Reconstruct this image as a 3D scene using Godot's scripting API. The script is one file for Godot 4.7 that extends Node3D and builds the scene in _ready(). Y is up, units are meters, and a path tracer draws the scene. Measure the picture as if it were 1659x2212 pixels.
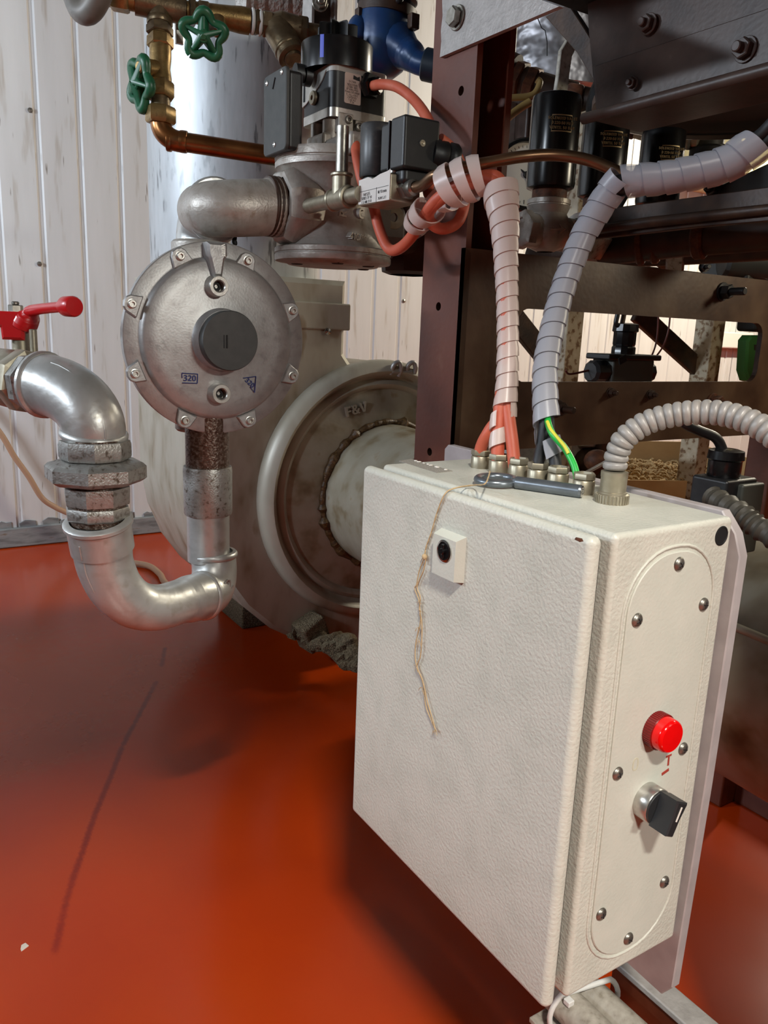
extends Node3D
# A boiler room corner: gas train, fan, machine frame and a control cabinet. Metres, y up.

var M := {}
var used := {}


# ---------------------------------------------------------------- geometry
class G:
	var v := PackedVector3Array()
	var n := PackedVector3Array()

	func tri(a: Vector3, b: Vector3, c: Vector3, na: Vector3, nb: Vector3, nc: Vector3) -> void:
		var x := (b - a).cross(c - a)
		if x.length_squared() < 1e-18:
			return
		if x.dot(na + nb + nc) > 0.0:
			v.append(a); v.append(c); v.append(b)
			n.append(na); n.append(nc); n.append(nb)
		else:
			v.append(a); v.append(b); v.append(c)
			n.append(na); n.append(nb); n.append(nc)

	func quad(a: Vector3, b: Vector3, c: Vector3, d: Vector3, na: Vector3, nb: Vector3, nc: Vector3, nd: Vector3) -> void:
		tri(a, b, c, na, nb, nc)
		tri(a, c, d, na, nc, nd)

	static func frame(axis: Vector3) -> Array:
		var a := axis.normalized()
		var u := Vector3.RIGHT if absf(a.y) > 0.9 else a.cross(Vector3.UP).normalized()
		u = (u - a * u.dot(a)).normalized()
		return [u, a.cross(u), a]

	# a turned body: profile of Vector2(radius, height along the axis), outside from bottom to top
	func lathe(prof: Array, o: Vector3, axis: Vector3, sides := 28, flat := false, a0 := 0.0) -> void:
		var f := frame(axis)
		var m := prof.size()
		var sn: Array = []
		for i in m - 1:
			var d: Vector2 = prof[i + 1] - prof[i]
			sn.append(Vector2(d.y, -d.x).normalized() if d.length() > 1e-7 else Vector2(1, 0))
		for k in sides:
			var t0 := a0 + TAU * k / sides
			var t1 := a0 + TAU * (k + 1) / sides
			var tm := (t0 + t1) * 0.5
			var r0: Vector3 = f[0] * cos(t0) + f[1] * sin(t0)
			var r1: Vector3 = f[0] * cos(t1) + f[1] * sin(t1)
			var rm: Vector3 = f[0] * cos(tm) + f[1] * sin(tm)
			for i in m - 1:
				var lo: Vector2 = sn[i]
				var hi: Vector2 = sn[i]
				if i > 0 and sn[i].dot(sn[i - 1]) > 0.75:
					lo = (sn[i] + sn[i - 1]).normalized()
				if i < m - 2 and sn[i].dot(sn[i + 1]) > 0.75:
					hi = (sn[i] + sn[i + 1]).normalized()
				var p: Vector2 = prof[i]
				var q: Vector2 = prof[i + 1]
				var n0 := rm if flat else r0
				var n1 := rm if flat else r1
				quad(o + r0 * p.x + f[2] * p.y, o + r1 * p.x + f[2] * p.y, o + r1 * q.x + f[2] * q.y, o + r0 * q.x + f[2] * q.y,
					n0 * lo.x + f[2] * lo.y, n1 * lo.x + f[2] * lo.y, n1 * hi.x + f[2] * hi.y, n0 * hi.x + f[2] * hi.y)

	# a closed cylinder (or hexagon with sides 6, flat true) from o along axis, edges chamfered
	func cyl(o: Vector3, axis: Vector3, r: float, h: float, c := 0.0, sides := 28, flat := false, a0 := 0.0, r2 := -1.0) -> void:
		var t := r if r2 < 0.0 else r2
		if c > 0.0:
			lathe([Vector2(0, 0), Vector2(r - c, 0), Vector2(r, c), Vector2(t, h - c), Vector2(t - c, h), Vector2(0, h)], o, axis, sides, flat, a0)
		else:
			lathe([Vector2(0, 0), Vector2(r, 0), Vector2(t, h), Vector2(0, h)], o, axis, sides, flat, a0)

	# a rounded ring round a pipe
	func bead(o: Vector3, axis: Vector3, r: float, w: float, inner: float) -> void:
		lathe([Vector2(inner, -w * 0.5), Vector2(lerpf(inner, r, 0.7), -w * 0.45), Vector2(r, -w * 0.2), Vector2(r, w * 0.2), Vector2(lerpf(inner, r, 0.7), w * 0.45), Vector2(inner, w * 0.5)], o, axis, 32)

	static func frames(path: Array) -> Array:
		var out := []
		var u := Vector3.ZERO
		var m := path.size()
		for i in m:
			var t: Vector3 = (path[mini(i + 1, m - 1)] - path[maxi(i - 1, 0)]).normalized()
			if i == 0:
				u = frame(t)[0]
			u = (u - t * u.dot(t)).normalized()
			out.append([u, t.cross(u), t])
		return out

	# a swept round bar; radius a number or one per point; squash flattens it across its second axis
	func tube(path: Array, radius, sides := 14, caps := true, squash := 1.0) -> void:
		var m := path.size()
		var fr := frames(path)
		for i in m - 1:
			var ra: float = radius[i] if radius is Array else radius
			var rb: float = radius[i + 1] if radius is Array else radius
			var l: float = maxf((path[i + 1] - path[i]).length(), 1e-6)
			var sl := (ra - rb) / l
			for k in sides:
				var t0 := TAU * k / sides
				var t1 := TAU * (k + 1) / sides
				var a0: Vector3 = fr[i][0] * cos(t0) + fr[i][1] * sin(t0) * squash
				var a1: Vector3 = fr[i][0] * cos(t1) + fr[i][1] * sin(t1) * squash
				var b0: Vector3 = fr[i + 1][0] * cos(t0) + fr[i + 1][1] * sin(t0) * squash
				var b1: Vector3 = fr[i + 1][0] * cos(t1) + fr[i + 1][1] * sin(t1) * squash
				quad(path[i] + a0 * ra, path[i] + a1 * ra, path[i + 1] + b1 * rb, path[i + 1] + b0 * rb,
					(a0 + fr[i][2] * sl).normalized(), (a1 + fr[i][2] * sl).normalized(), (b1 + fr[i + 1][2] * sl).normalized(), (b0 + fr[i + 1][2] * sl).normalized())
				if caps and i == 0:
					tri(path[0], path[0] + a0 * ra, path[0] + a1 * ra, -fr[0][2], -fr[0][2], -fr[0][2])
				if caps and i == m - 2:
					tri(path[m - 1], path[m - 1] + b0 * rb, path[m - 1] + b1 * rb, fr[m - 1][2], fr[m - 1][2], fr[m - 1][2])

	# an outline in the plane ux, uy pushed out along ux x uy, its far edge chamfered
	func prism(poly: Array, o: Vector3, ux: Vector3, uy: Vector3, depth: float, bev := 0.0) -> void:
		var w := ux.cross(uy).normalized()
		var pts := PackedVector2Array(poly)
		if Geometry2D.is_polygon_clockwise(pts):
			pts.reverse()
		var m := pts.size()
		var inner := PackedVector2Array()
		for i in m:
			var a := (pts[i] - pts[(i + m - 1) % m]).normalized()
			var b := (pts[(i + 1) % m] - pts[i]).normalized()
			var na := Vector2(-a.y, a.x)
			var nb := Vector2(-b.y, b.x)
			inner.append(pts[i] + (na + nb) / maxf(1.0 + na.dot(nb), 0.3) * bev)
		var ix := Geometry2D.triangulate_polygon(inner)
		var at := func(p: Vector2, h: float) -> Vector3: return o + ux * p.x + uy * p.y + w * h
		for k in range(0, ix.size(), 3):
			tri(at.call(inner[ix[k]], depth), at.call(inner[ix[k + 1]], depth), at.call(inner[ix[k + 2]], depth), w, w, w)
			tri(at.call(pts[ix[k]], 0.0), at.call(pts[ix[k + 1]], 0.0), at.call(pts[ix[k + 2]], 0.0), -w, -w, -w)
		var sn := []
		for i in m:
			var d := (pts[(i + 1) % m] - pts[i]).normalized()
			sn.append(ux * d.y - uy * d.x)
		for i in m:
			var j := (i + 1) % m
			var n0: Vector3 = sn[i]
			var n1: Vector3 = sn[i]
			if sn[i].dot(sn[(i + m - 1) % m]) > 0.85:
				n0 = (sn[i] + sn[(i + m - 1) % m]).normalized()
			if sn[i].dot(sn[j]) > 0.85:
				n1 = (sn[i] + sn[j]).normalized()
			quad(at.call(pts[i], 0.0), at.call(pts[j], 0.0), at.call(pts[j], depth - bev), at.call(pts[i], depth - bev), n0, n1, n1, n0)
			if bev > 0.0:
				quad(at.call(pts[i], depth - bev), at.call(pts[j], depth - bev), at.call(inner[j], depth), at.call(inner[i], depth), (n0 + w).normalized(), (n1 + w).normalized(), (n1 + w).normalized(), (n0 + w).normalized())

	# a box with rounded edges
	func rbox(c: Vector3, size: Vector3, r: float, b := Basis(), k := 3) -> void:
		var h := size * 0.5
		var co := []
		for ax in 3:
			var l := []
			for i in k + 1:
				l.append(-h[ax] + r * (1.0 - tan((1.0 - float(i) / k) * PI / 4.0)))
			for i in k + 1:
				l.append(h[ax] - r * (1.0 - tan(float(i) / k * PI / 4.0)))
			co.append(l)
		for ax in 3:
			var p := (ax + 1) % 3
			var q := (ax + 2) % 3
			for s in [-1.0, 1.0]:
				for i in co[p].size() - 1:
					for j in co[q].size() - 1:
						var pos := []
						var nor := []
						for e in [[0, 0], [1, 0], [1, 1], [0, 1]]:
							var x := Vector3.ZERO
							x[ax] = s * h[ax]
							x[p] = co[p][i + e[0]]
							x[q] = co[q][j + e[1]]
							var inn := x.clamp(-(h - Vector3.ONE * r), h - Vector3.ONE * r)
							var nn := (x - inn).normalized()
							pos.append(c + b * (inn + nn * r))
							nor.append(b * nn)
						quad(pos[0], pos[1], pos[2], pos[3], nor[0], nor[1], nor[2], nor[3])

	func ball(c: Vector3, r: Vector3, k := 10) -> void:
		var prev := []
		for i in k + 1:
			var th := PI * i / k
			var row := []
			for j in k * 2 + 1:
				var ph := TAU * j / (k * 2)
				row.append(Vector3(sin(th) * cos(ph), cos(th), sin(th) * sin(ph)))
			if i > 0:
				for j in k * 2:
					var e := [prev[j], prev[j + 1], row[j + 1], row[j]]
					quad(c + e[0] * r, c + e[1] * r, c + e[2] * r, c + e[3] * r, e[0], e[1], e[2], e[3])
			prev = row

	# a flat band wound round a path: overlapping turns of a spiral cable wrap
	func wrap(path: Array, rad: Array, pitch: float, band: float, thick := 0.0011, sides := 22, phase := 0.0, flare := 0.0012) -> void:
		var fr := frames(path)
		var m := path.size()
		var len_at := [0.0]
		for i in range(1, m):
			len_at.append(len_at[i - 1] + (path[i] - path[i - 1]).length())
		var total: float = len_at[m - 1]
		var steps := int((total - band) / pitch * sides)
		var seg := [0]
		var put := func(s: float, ang: float, dr: float) -> Vector3:
			var i: int = seg[0]
			while i > 0 and len_at[i] > s: i -= 1
			while i < m - 2 and len_at[i + 1] < s: i += 1
			seg[0] = i
			var t: float = clampf((s - len_at[i]) / maxf(len_at[i + 1] - len_at[i], 1e-6), 0.0, 1.0)
			var u: Vector3 = (fr[i][0] as Vector3).lerp(fr[i + 1][0], t).normalized()
			var w: Vector3 = (fr[i][1] as Vector3).lerp(fr[i + 1][1], t).normalized()
			return (path[i] as Vector3).lerp(path[i + 1], t) + (u * cos(ang) + w * sin(ang)) * (lerpf(rad[i], rad[i + 1], t) + dr)
		var last := []
		for k in steps + 1:
			var s0 := float(k) / sides * pitch
			var ang := TAU * k / sides + phase
			var row := [put.call(s0, ang, 0.0), put.call(s0, ang, thick * 0.5), put.call(s0 + band * 0.45, ang, flare * 0.75 + thick), put.call(s0 + band, ang, flare + thick), put.call(s0 + band, ang, flare)]
			var ax: Vector3 = (row[3] - row[1]).normalized()
			var c: Vector3 = put.call(s0 + band * 0.5, ang, -1.0 * lerpf(0.5, 0.5, 0.0) * 0.002)
			var out: Vector3 = (row[2] - c)
			out = (out - ax * out.dot(ax)).normalized()
			row.append(out)
			row.append(ax)
			if k > 0:
				var a := last
				var b := row
				quad(a[1], b[1], b[2], a[2], a[5], b[5], b[5], a[5])
				quad(a[2], b[2], b[3], a[3], a[5], b[5], b[5], a[5])
				quad(a[0], b[0], b[4], a[4], -a[5], -b[5], -b[5], -a[5])
				quad(a[0], b[0], b[1], a[1], -a[6], -b[6], -b[6], -a[6])
				quad(a[4], b[4], b[3], a[3], a[6], b[6], b[6], a[6])
			last = row


static func V(x: float, y: float) -> Vector2:
	return Vector2(x, y)


static func spl(p: Array, k := 8) -> Array:
	var out := []
	var m := p.size()
	for i in m - 1:
		var a: Vector3 = p[maxi(i - 1, 0)]
		var b: Vector3 = p[i]
		var c: Vector3 = p[i + 1]
		var d: Vector3 = p[mini(i + 2, m - 1)]
		for j in k:
			out.append(b.cubic_interpolate(c, a, d, float(j) / k))
	out.append(p[m - 1])
	return out


static func spf(p: Array, k := 8) -> Array:
	var out := []
	for i in p.size() - 1:
		for j in k:
			out.append(lerpf(p[i], p[i + 1], smoothstep(0.0, 1.0, float(j) / k)))
	out.append(p[p.size() - 1])
	return out


static func bend(a: Vector3, c: Vector3, b: Vector3, k := 14) -> Array:
	var out := []
	for i in k + 1:
		var t := float(i) / k
		var w := 0.72
		var q := (1 - t) * (1 - t) + 2 * w * t * (1 - t) + t * t
		out.append((a * (1 - t) * (1 - t) + c * 2 * w * t * (1 - t) + b * t * t) / q)
	return out


static func rrect(x0: float, y0: float, x1: float, y1: float, r: float, k := 6) -> Array:
	var out := []
	for c in [[x1 - r, y0 + r, -PI / 2], [x1 - r, y1 - r, 0.0], [x0 + r, y1 - r, PI / 2], [x0 + r, y0 + r, PI]]:
		for i in k + 1:
			var t: float = c[2] + PI / 2 * i / k
			out.append(Vector2(c[0] + cos(t) * r, c[1] + sin(t) * r))
	return out


# ---------------------------------------------------------------- nodes
func numbered(called: String) -> String:
	var k: int = used.get(called, 0)
	used[called] = k + 1
	return called if k == 0 else "%s_%03d" % [called, k]


func thing(called: String, label: String, category: String, at := Vector3.ZERO, group := "") -> Node3D:
	var o := Node3D.new()
	o.name = numbered(called)
	add_child(o)
	o.position = at
	o.set_meta("label", label)
	o.set_meta("category", category)
	if group:
		o.set_meta("group", group)
	return o


func base(p: Node) -> Vector3:
	var b := Vector3.ZERO
	while p is Node3D and p != self:
		b += (p as Node3D).position
		p = p.get_parent()
	return b


# commits a shape collected in world coordinates as one named mesh under parent
func obj(called: String, g: G, m: Material, parent: Node = self, label := "") -> MeshInstance3D:
	var b := base(parent)
	var vv := g.v.duplicate()
	if b != Vector3.ZERO:
		for i in vv.size():
			vv[i] -= b
	var a := []
	a.resize(Mesh.ARRAY_MAX)
	a[Mesh.ARRAY_VERTEX] = vv
	a[Mesh.ARRAY_NORMAL] = g.n
	var am := ArrayMesh.new()
	am.add_surface_from_arrays(Mesh.PRIMITIVE_TRIANGLES, a)
	am.surface_set_material(0, m)
	var o := MeshInstance3D.new()
	o.mesh = am
	o.name = numbered(called) if parent == self else called
	parent.add_child(o, true)
	if label:
		o.set_meta("label", label)
	return o


func single(called: String, g: G, m: Material, label: String, category: String) -> MeshInstance3D:
	var o := obj(called, g, m)
	o.set_meta("label", label)
	o.set_meta("category", category)
	return o


func struct(called: String, g: G, m: Material, parent: Node = self) -> MeshInstance3D:
	var o := obj(called, g, m, parent)
	if parent == self:
		o.set_meta("kind", "structure")
	return o


func letters(called: String, s: String, cap: float, at: Vector3, right: Vector3, up: Vector3, depth: float, m: Material, parent: Node, font := "Droid Sans", bold := false) -> MeshInstance3D:
	var f := SystemFont.new()
	f.font_names = PackedStringArray([font])
	if bold:
		f.font_weight = 700
	var t := TextMesh.new()
	t.text = s
	t.font = f
	t.font_size = 32
	t.pixel_size = cap / 23.0
	t.depth = depth
	t.material = m
	var o := MeshInstance3D.new()
	o.mesh = t
	o.name = called
	parent.add_child(o, true)
	var w := right.cross(up).normalized()
	o.transform = Transform3D(Basis(right.normalized(), w.cross(right).normalized(), w), at - base(parent))
	return o


func noise_tex(freq: float, stops: Array, octaves := 4, seed_ := 1, kind := FastNoiseLite.TYPE_SIMPLEX_SMOOTH, size := 512, norm := true) -> NoiseTexture2D:
	var f := FastNoiseLite.new()
	f.noise_type = kind
	f.frequency = freq
	f.fractal_octaves = octaves
	f.seed = seed_
	var t := NoiseTexture2D.new()
	t.width = size
	t.height = size
	t.seamless = true
	t.normalize = norm
	t.noise = f
	if stops:
		var gr := Gradient.new()
		var offs := PackedFloat32Array()
		var cols := PackedColorArray()
		for s in stops:
			offs.append(s[0])
			cols.append(s[1])
		gr.offsets = offs
		gr.colors = cols
		t.color_ramp = gr
	return t


func plain(c: Color, rough: float, metal := 0.0) -> StandardMaterial3D:
	var m := StandardMaterial3D.new()
	m.albedo_color = c
	m.roughness = rough
	m.metallic = metal
	return m


# mottled by noise between colours; size is the texture's width in metres
func mottled(stops: Array, rough: float, metal: float, size: float, freq := 0.012, bump := 0.0, bump_freq := 0.05, stretch := Vector3.ONE, octaves := 4) -> StandardMaterial3D:
	var m := plain(Color.WHITE, rough, metal)
	var sd := M.size() + 7
	m.albedo_texture = noise_tex(freq, stops, octaves, sd)
	m.uv1_triplanar = true
	m.uv1_world_triplanar = true
	m.uv1_scale = stretch / size
	if bump > 0.0:
		m.heightmap_enabled = true
		m.heightmap_scale = bump
		m.heightmap_texture = noise_tex(bump_freq, [], 3, sd + 50)
	return m


static func C(r: int, g: int, b: int) -> Color:
	return Color8(r, g, b)



func _ready() -> void:
	var cam := Camera3D.new()
	cam.name = "camera"
	cam.position = Vector3(-0.3913, 0.8596, 0.3515)
	cam.rotation = Vector3(-0.2271, -0.5711, 0.0396)
	cam.fov = 66.12
	cam.near = 0.02
	cam.far = 60.0
	add_child(cam)
	cam.current = true
	var env := Environment.new()
	env.background_mode = Environment.BG_COLOR
	env.background_color = Color(0.02, 0.02, 0.02)
	env.tonemap_mode = Environment.TONE_MAPPER_LINEAR
	env.tonemap_exposure = 1.0
	env.sdfgi_enabled = true
	env.ssao_enabled = true
	env.ssil_enabled = true
	var we := WorldEnvironment.new()
	we.name = "environment"
	we.environment = env
	add_child(we)
	materials()
	# cool lamps low at the left, warm ones above and before the cabinet, one over the far right of the room
	lamp("hanging_lamp", "long cool white lamp hung low at the left near the white wall", Vector3(-2.2, 1.6, -1.5), Vector3.FORWARD, Vector3(0.75, -0.25, -0.6), 0.8, Color(0.90, 0.95, 1.0), 6.5)
	lamp("hanging_lamp", "cool white lamp hung low at the left side of the room", Vector3(-2.3, 1.62, -0.25), Vector3.RIGHT, Vector3(0.93, -0.35, -0.1), 0.4, Color(0.90, 0.95, 1.0), 1.8)
	lamp("hanging_lamp", "warm white lamp low behind the camera lighting the cabinet's side", Vector3(0.33, 1.62, 2.4), Vector3.RIGHT, Vector3(-0.1, -0.42, -0.9), 0.36, Color(1.0, 1.0, 0.965), 3.1)
	lamp("hanging_lamp", "white lamp hung high behind the camera on the left, lighting the red floor", Vector3(-1.25, 3.4, 2.15), Vector3.RIGHT, Vector3(0.39, -1.0, -0.86), 0.4, Color(1.0, 0.98, 0.94), 16.0)
	lamp("hanging_lamp", "long warm white lamp over the far right of the room", Vector3(3.9, 2.3, -1.2), Vector3.RIGHT, Vector3(-0.4, -0.6, -0.5), 1.0, Color(1.0, 0.96, 0.87), 10.0)
	lamp("machine_lamp", "small warm lamp under the overhead housing at the right, out of the picture", Vector3(1.05, 1.17, 0.0), Vector3.RIGHT, Vector3(-0.45, -0.6, -0.6), 0.10, Color(1.0, 0.95, 0.84), 0.18)
	room()
	fan()
	frame()
	overhead()
	cabinet()
	gas_train()
	gas_valve()
	upper_pipes()
	bundles()
	small_clips()
	burner_valves()
	beyond()
	floor_things()


func lamp(called: String, label: String, at: Vector3, along: Vector3, aim: Vector3, length: float, col: Color, energy: float) -> void:
	var t := thing(called, label, "lamp", at)
	var z := -aim.normalized()
	var x := (along - z * along.dot(z)).normalized()
	var bs := Basis(x, z.cross(x), z)
	var g := G.new()
	g.rbox(at + z * 0.045, Vector3(length + 0.08, 0.16, 0.05), 0.008, bs)
	obj("lamp_housing", g, M.white_metal, t)
	var em := plain(Color(1, 1, 1), 0.4)
	em.emission_enabled = true
	em.emission = col
	em.emission_energy_multiplier = 1.5
	for k in [-1.0, 1.0]:
		g = G.new()
		g.cyl(at - x * length * 0.5 + bs.y * 0.04 * k, x, 0.013, length, 0.003, 12)
		obj("lamp_tube", g, em, t)
	g = G.new()
	for k in [-0.35, 0.35]:
		var p: Vector3 = at + x * length * k + z * 0.06
		g.tube([p, Vector3(p.x, 4.58, p.z)], 0.004, 6)
	obj("hanger", g, M.white_metal, t)
	var a := AreaLight3D.new()
	a.name = "lamp_light"
	a.area_size = Vector2(length, 0.11)
	a.area_normalize_energy = true
	a.light_color = col
	a.light_energy = energy
	a.area_range = 14.0
	a.shadow_enabled = true
	t.add_child(a)
	a.position = -z * 0.02
	a.basis = bs


func materials() -> void:
	M.white_metal = plain(C(225, 225, 220), 0.5)
	M.cabinet = mottled([[0.0, C(184, 184, 173)], [0.5, C(191, 190, 179)], [1.0, C(195, 193, 182)]], 0.42, 0.0, 0.16, 0.006, 0.035, 0.075)
	M.cover = mottled([[0.0, C(187, 188, 177)], [1.0, C(195, 194, 183)]], 0.45, 0.0, 0.16, 0.006, 0.012, 0.075)
	M.gasket = plain(C(48, 46, 42), 0.8)
	M.black_plastic = mottled([[0.0, C(20, 20, 21)], [0.7, C(27, 27, 28)], [1.0, C(36, 35, 34)]], 0.42, 0.0, 0.2, 0.02, 0.004, 0.2)
	M.black_gloss = mottled([[0.0, C(12, 12, 13)], [0.75, C(18, 18, 19)], [1.0, C(44, 43, 42)]], 0.24, 0.0, 0.12, 0.02)
	M.dark_grey = mottled([[0.0, C(50, 51, 50)], [1.0, C(64, 65, 63)]], 0.55, 0.0, 0.2, 0.02, 0.004, 0.25)
	M.black = plain(C(10, 10, 10), 0.7)
	M.rubber = plain(C(28, 28, 31), 0.55)
	M.silver_paint = mottled([[0.0, C(156, 155, 151)], [0.45, C(184, 184, 181)], [0.75, C(190, 190, 187)], [1.0, C(156, 150, 138)]], 0.38, 0.55, 0.3, 0.014, 0.03, 0.05)
	M.silver_worn = mottled([[0.0, C(60, 48, 38)], [0.22, C(100, 90, 78)], [0.30, C(150, 148, 143)], [0.8, C(166, 165, 161)], [1.0, C(128, 114, 96)]], 0.42, 0.6, 0.1, 0.02, 0.03, 0.06)
	M.rust_silver = mottled([[0.0, C(56, 34, 24)], [0.45, C(88, 66, 54)], [0.62, C(112, 96, 86)], [1.0, C(160, 154, 148)]], 0.4, 0.5, 0.08, 0.03, 0.06, 0.05)
	M.alu = mottled([[0.0, C(136, 134, 133)], [0.35, C(160, 158, 156)], [0.7, C(168, 167, 166)], [1.0, C(150, 147, 144)]], 0.44, 0.6, 0.22, 0.018, 0.01, 0.12)
	M.alu_bright = mottled([[0.0, C(172, 168, 160)], [1.0, C(205, 202, 196)]], 0.34, 0.75, 0.2, 0.02, 0.006, 0.12)
	M.cast = mottled([[0.0, C(120, 108, 96)], [0.35, C(160, 153, 144)], [0.8, C(174, 168, 161)], [1.0, C(140, 126, 108)]], 0.44, 0.35, 0.2, 0.016, 0.03, 0.08)
	M.steel = mottled([[0.0, C(120, 116, 108)], [1.0, C(168, 164, 155)]], 0.35, 0.85, 0.1, 0.02, 0.006, 0.1)
	M.chrome = plain(C(196, 195, 190), 0.18, 1.0)
	M.nickel = mottled([[0.0, C(140, 132, 112)], [1.0, C(172, 164, 146)]], 0.4, 0.7, 0.1, 0.015)
	M.brass = mottled([[0.0, C(90, 72, 46)], [0.4, C(138, 112, 70)], [0.75, C(152, 126, 82)], [1.0, C(88, 72, 50)]], 0.38, 0.8, 0.12, 0.016, 0.012, 0.08)
	M.brass_dull = mottled([[0.0, C(72, 62, 48)], [0.5, C(118, 102, 78)], [0.8, C(136, 118, 90)], [1.0, C(84, 92, 78)]], 0.4, 0.75, 0.2, 0.016, 0.02, 0.09)
	M.copper = mottled([[0.0, C(70, 46, 28)], [0.45, C(132, 84, 48)], [0.78, C(152, 100, 58)], [0.9, C(118, 92, 66)], [1.0, C(92, 140, 122)]], 0.3, 0.9, 0.5, 0.012)
	M.copper_tube = mottled([[0.0, C(84, 66, 48)], [0.5, C(122, 96, 72)], [1.0, C(140, 94, 66)]], 0.34, 0.85, 0.3, 0.01)
	M.brown = mottled([[0.0, C(78, 34, 18)], [0.5, C(94, 43, 25)], [0.8, C(100, 48, 29)], [1.0, C(112, 68, 50)]], 0.42, 0.0, 0.5, 0.01, 0.01, 0.1)
	M.brown_grey = mottled([[0.0, C(54, 41, 36)], [0.5, C(72, 56, 49)], [0.85, C(80, 64, 56)], [1.0, C(108, 94, 84)]], 0.42, 0.0, 0.4, 0.012, 0.01, 0.1)
	M.dark_brown = mottled([[0.0, C(36, 22, 16)], [0.5, C(58, 38, 26)], [1.0, C(78, 54, 36)]], 0.5, 0.1, 0.3, 0.014, 0.02, 0.08)
	M.rust = mottled([[0.0, C(40, 22, 14)], [0.5, C(88, 50, 30)], [1.0, C(132, 80, 48)]], 0.65, 0.2, 0.2, 0.02, 0.04, 0.08)
	M.rusty_beige = mottled([[0.0, C(96, 70, 48)], [0.30, C(132, 108, 80)], [0.40, C(176, 164, 140)], [1.0, C(194, 185, 164)]], 0.6, 0.0, 0.25, 0.022, 0.02, 0.08)
	M.grey_plate = mottled([[0.0, C(150, 146, 142)], [0.6, C(168, 164, 160)], [0.92, C(174, 170, 166)], [1.0, C(120, 108, 100)]], 0.4, 0.1, 0.16, 0.016, 0.03, 0.06)
	M.fan = mottled([[0.0, C(108, 92, 70)], [0.28, C(150, 142, 124)], [0.5, C(166, 160, 145)], [0.8, C(172, 167, 153)], [1.0, C(128, 106, 78)]], 0.42, 0.1, 0.9, 0.012, 0.02, 0.06, Vector3(1.4, 0.6, 1.4))
	M.fan_grimy = mottled([[0.0, C(84, 64, 40)], [0.3, C(124, 110, 86)], [0.5, C(146, 138, 120)], [0.85, C(156, 149, 133)], [1.0, C(128, 106, 76)]], 0.4, 0.1, 0.6, 0.012, 0.03, 0.06)
	M.grime = mottled([[0.0, C(48, 30, 14)], [0.5, C(82, 58, 30)], [1.0, C(128, 102, 60)]], 0.5, 0.0, 0.1, 0.02, 0.08, 0.05)
	M.duct = mottled([[0.0, C(60, 60, 64)], [0.16, C(120, 122, 124)], [0.24, C(178, 182, 184)], [0.8, C(190, 194, 197)], [1.0, C(165, 166, 165)]], 0.42, 0.35, 0.7, 0.02, 0.015, 0.05, Vector3(2.6, 0.45, 2.6), 5)
	M.foil = mottled([[0.0, C(110, 108, 110)], [1.0, C(178, 176, 180)]], 0.42, 0.75, 0.5, 0.012, 0.8, 0.014)
	M.wall = wall_paint()
	M.white_paint = plain(C(206, 205, 200), 0.5)
	M.baseboard = mottled([[0.0, C(90, 92, 92)], [0.5, C(128, 131, 131)], [0.8, C(138, 140, 140)], [1.0, C(104, 88, 70)]], 0.55, 0.0, 0.5, 0.016, 0.03, 0.06, Vector3(0.5, 2, 1))
	M.orange = mottled([[0.0, C(186, 84, 58)], [0.7, C(198, 94, 68)], [1.0, C(206, 122, 98)]], 0.5, 0.0, 0.3, 0.012)
	M.wrap_pink = plain(Color(0.88, 0.80, 0.765, 0.68), 0.3)
	M.wrap_pink.transparency = BaseMaterial3D.TRANSPARENCY_ALPHA
	M.wrap_pink.roughness = 0.32
	M.wrap_grey = plain(Color(0.66, 0.66, 0.69, 0.68), 0.3)
	M.wrap_grey.transparency = BaseMaterial3D.TRANSPARENCY_ALPHA
	M.wrap_grey.roughness = 0.32
	M.hose_grey = mottled([[0.0, C(126, 122, 118)], [0.6, C(150, 146, 142)], [1.0, C(140, 126, 112)]], 0.45, 0.15, 0.2, 0.02)
	M.red_plastic = plain(C(190, 22, 26), 0.32)
	M.red_lens = plain(C(215, 8, 10), 0.12)
	M.red_dark = plain(C(120, 14, 14), 0.2)
	M.frame_plate = mottled([[0.0, C(66, 46, 32)], [0.5, C(92, 70, 52)], [0.8, C(104, 84, 64)], [1.0, C(114, 96, 76)]], 0.42, 0.0, 0.5, 0.01, 0.01, 0.1)
	M.chrome_soft = mottled([[0.0, C(176, 174, 168)], [1.0, C(204, 202, 196)]], 0.25, 0.85, 0.05, 0.02)
	M.dark_plastic = plain(C(34, 35, 37), 0.42)
	M.residue = mottled([[0.0, C(112, 106, 98)], [0.6, C(150, 144, 134)], [1.0, C(176, 170, 158)]], 0.8, 0.0, 0.03, 0.03)
	M.lilac_sheet = mottled([[0.0, C(150, 142, 142)], [1.0, C(172, 164, 164)]], 0.45, 0.0, 0.3, 0.012)
	M.plate_pink = plain(C(196, 176, 164), 0.5)
	M.blue_plastic = plain(C(40, 62, 190), 0.35)
	M.coil_grey = mottled([[0.0, C(40, 40, 41)], [0.7, C(52, 51, 51)], [1.0, C(92, 82, 74)]], 0.38, 0.0, 0.1, 0.02)
	M.motor_grey = mottled([[0.0, C(44, 44, 42)], [1.0, C(66, 66, 62)]], 0.5, 0.1, 0.3, 0.012)
	M.box_grey = plain(C(70, 72, 66), 0.5)
	M.conduit_grey = mottled([[0.0, C(88, 84, 78)], [1.0, C(122, 116, 108)]], 0.5, 0.1, 0.2, 0.02)
	M.hose_dark = plain(C(62, 58, 50), 0.55)
	M.green = mottled([[0.0, C(22, 74, 48)], [1.0, C(34, 98, 66)]], 0.4, 0.0, 0.1, 0.02)
	M.green_tag = plain(C(52, 112, 52), 0.5)
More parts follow.
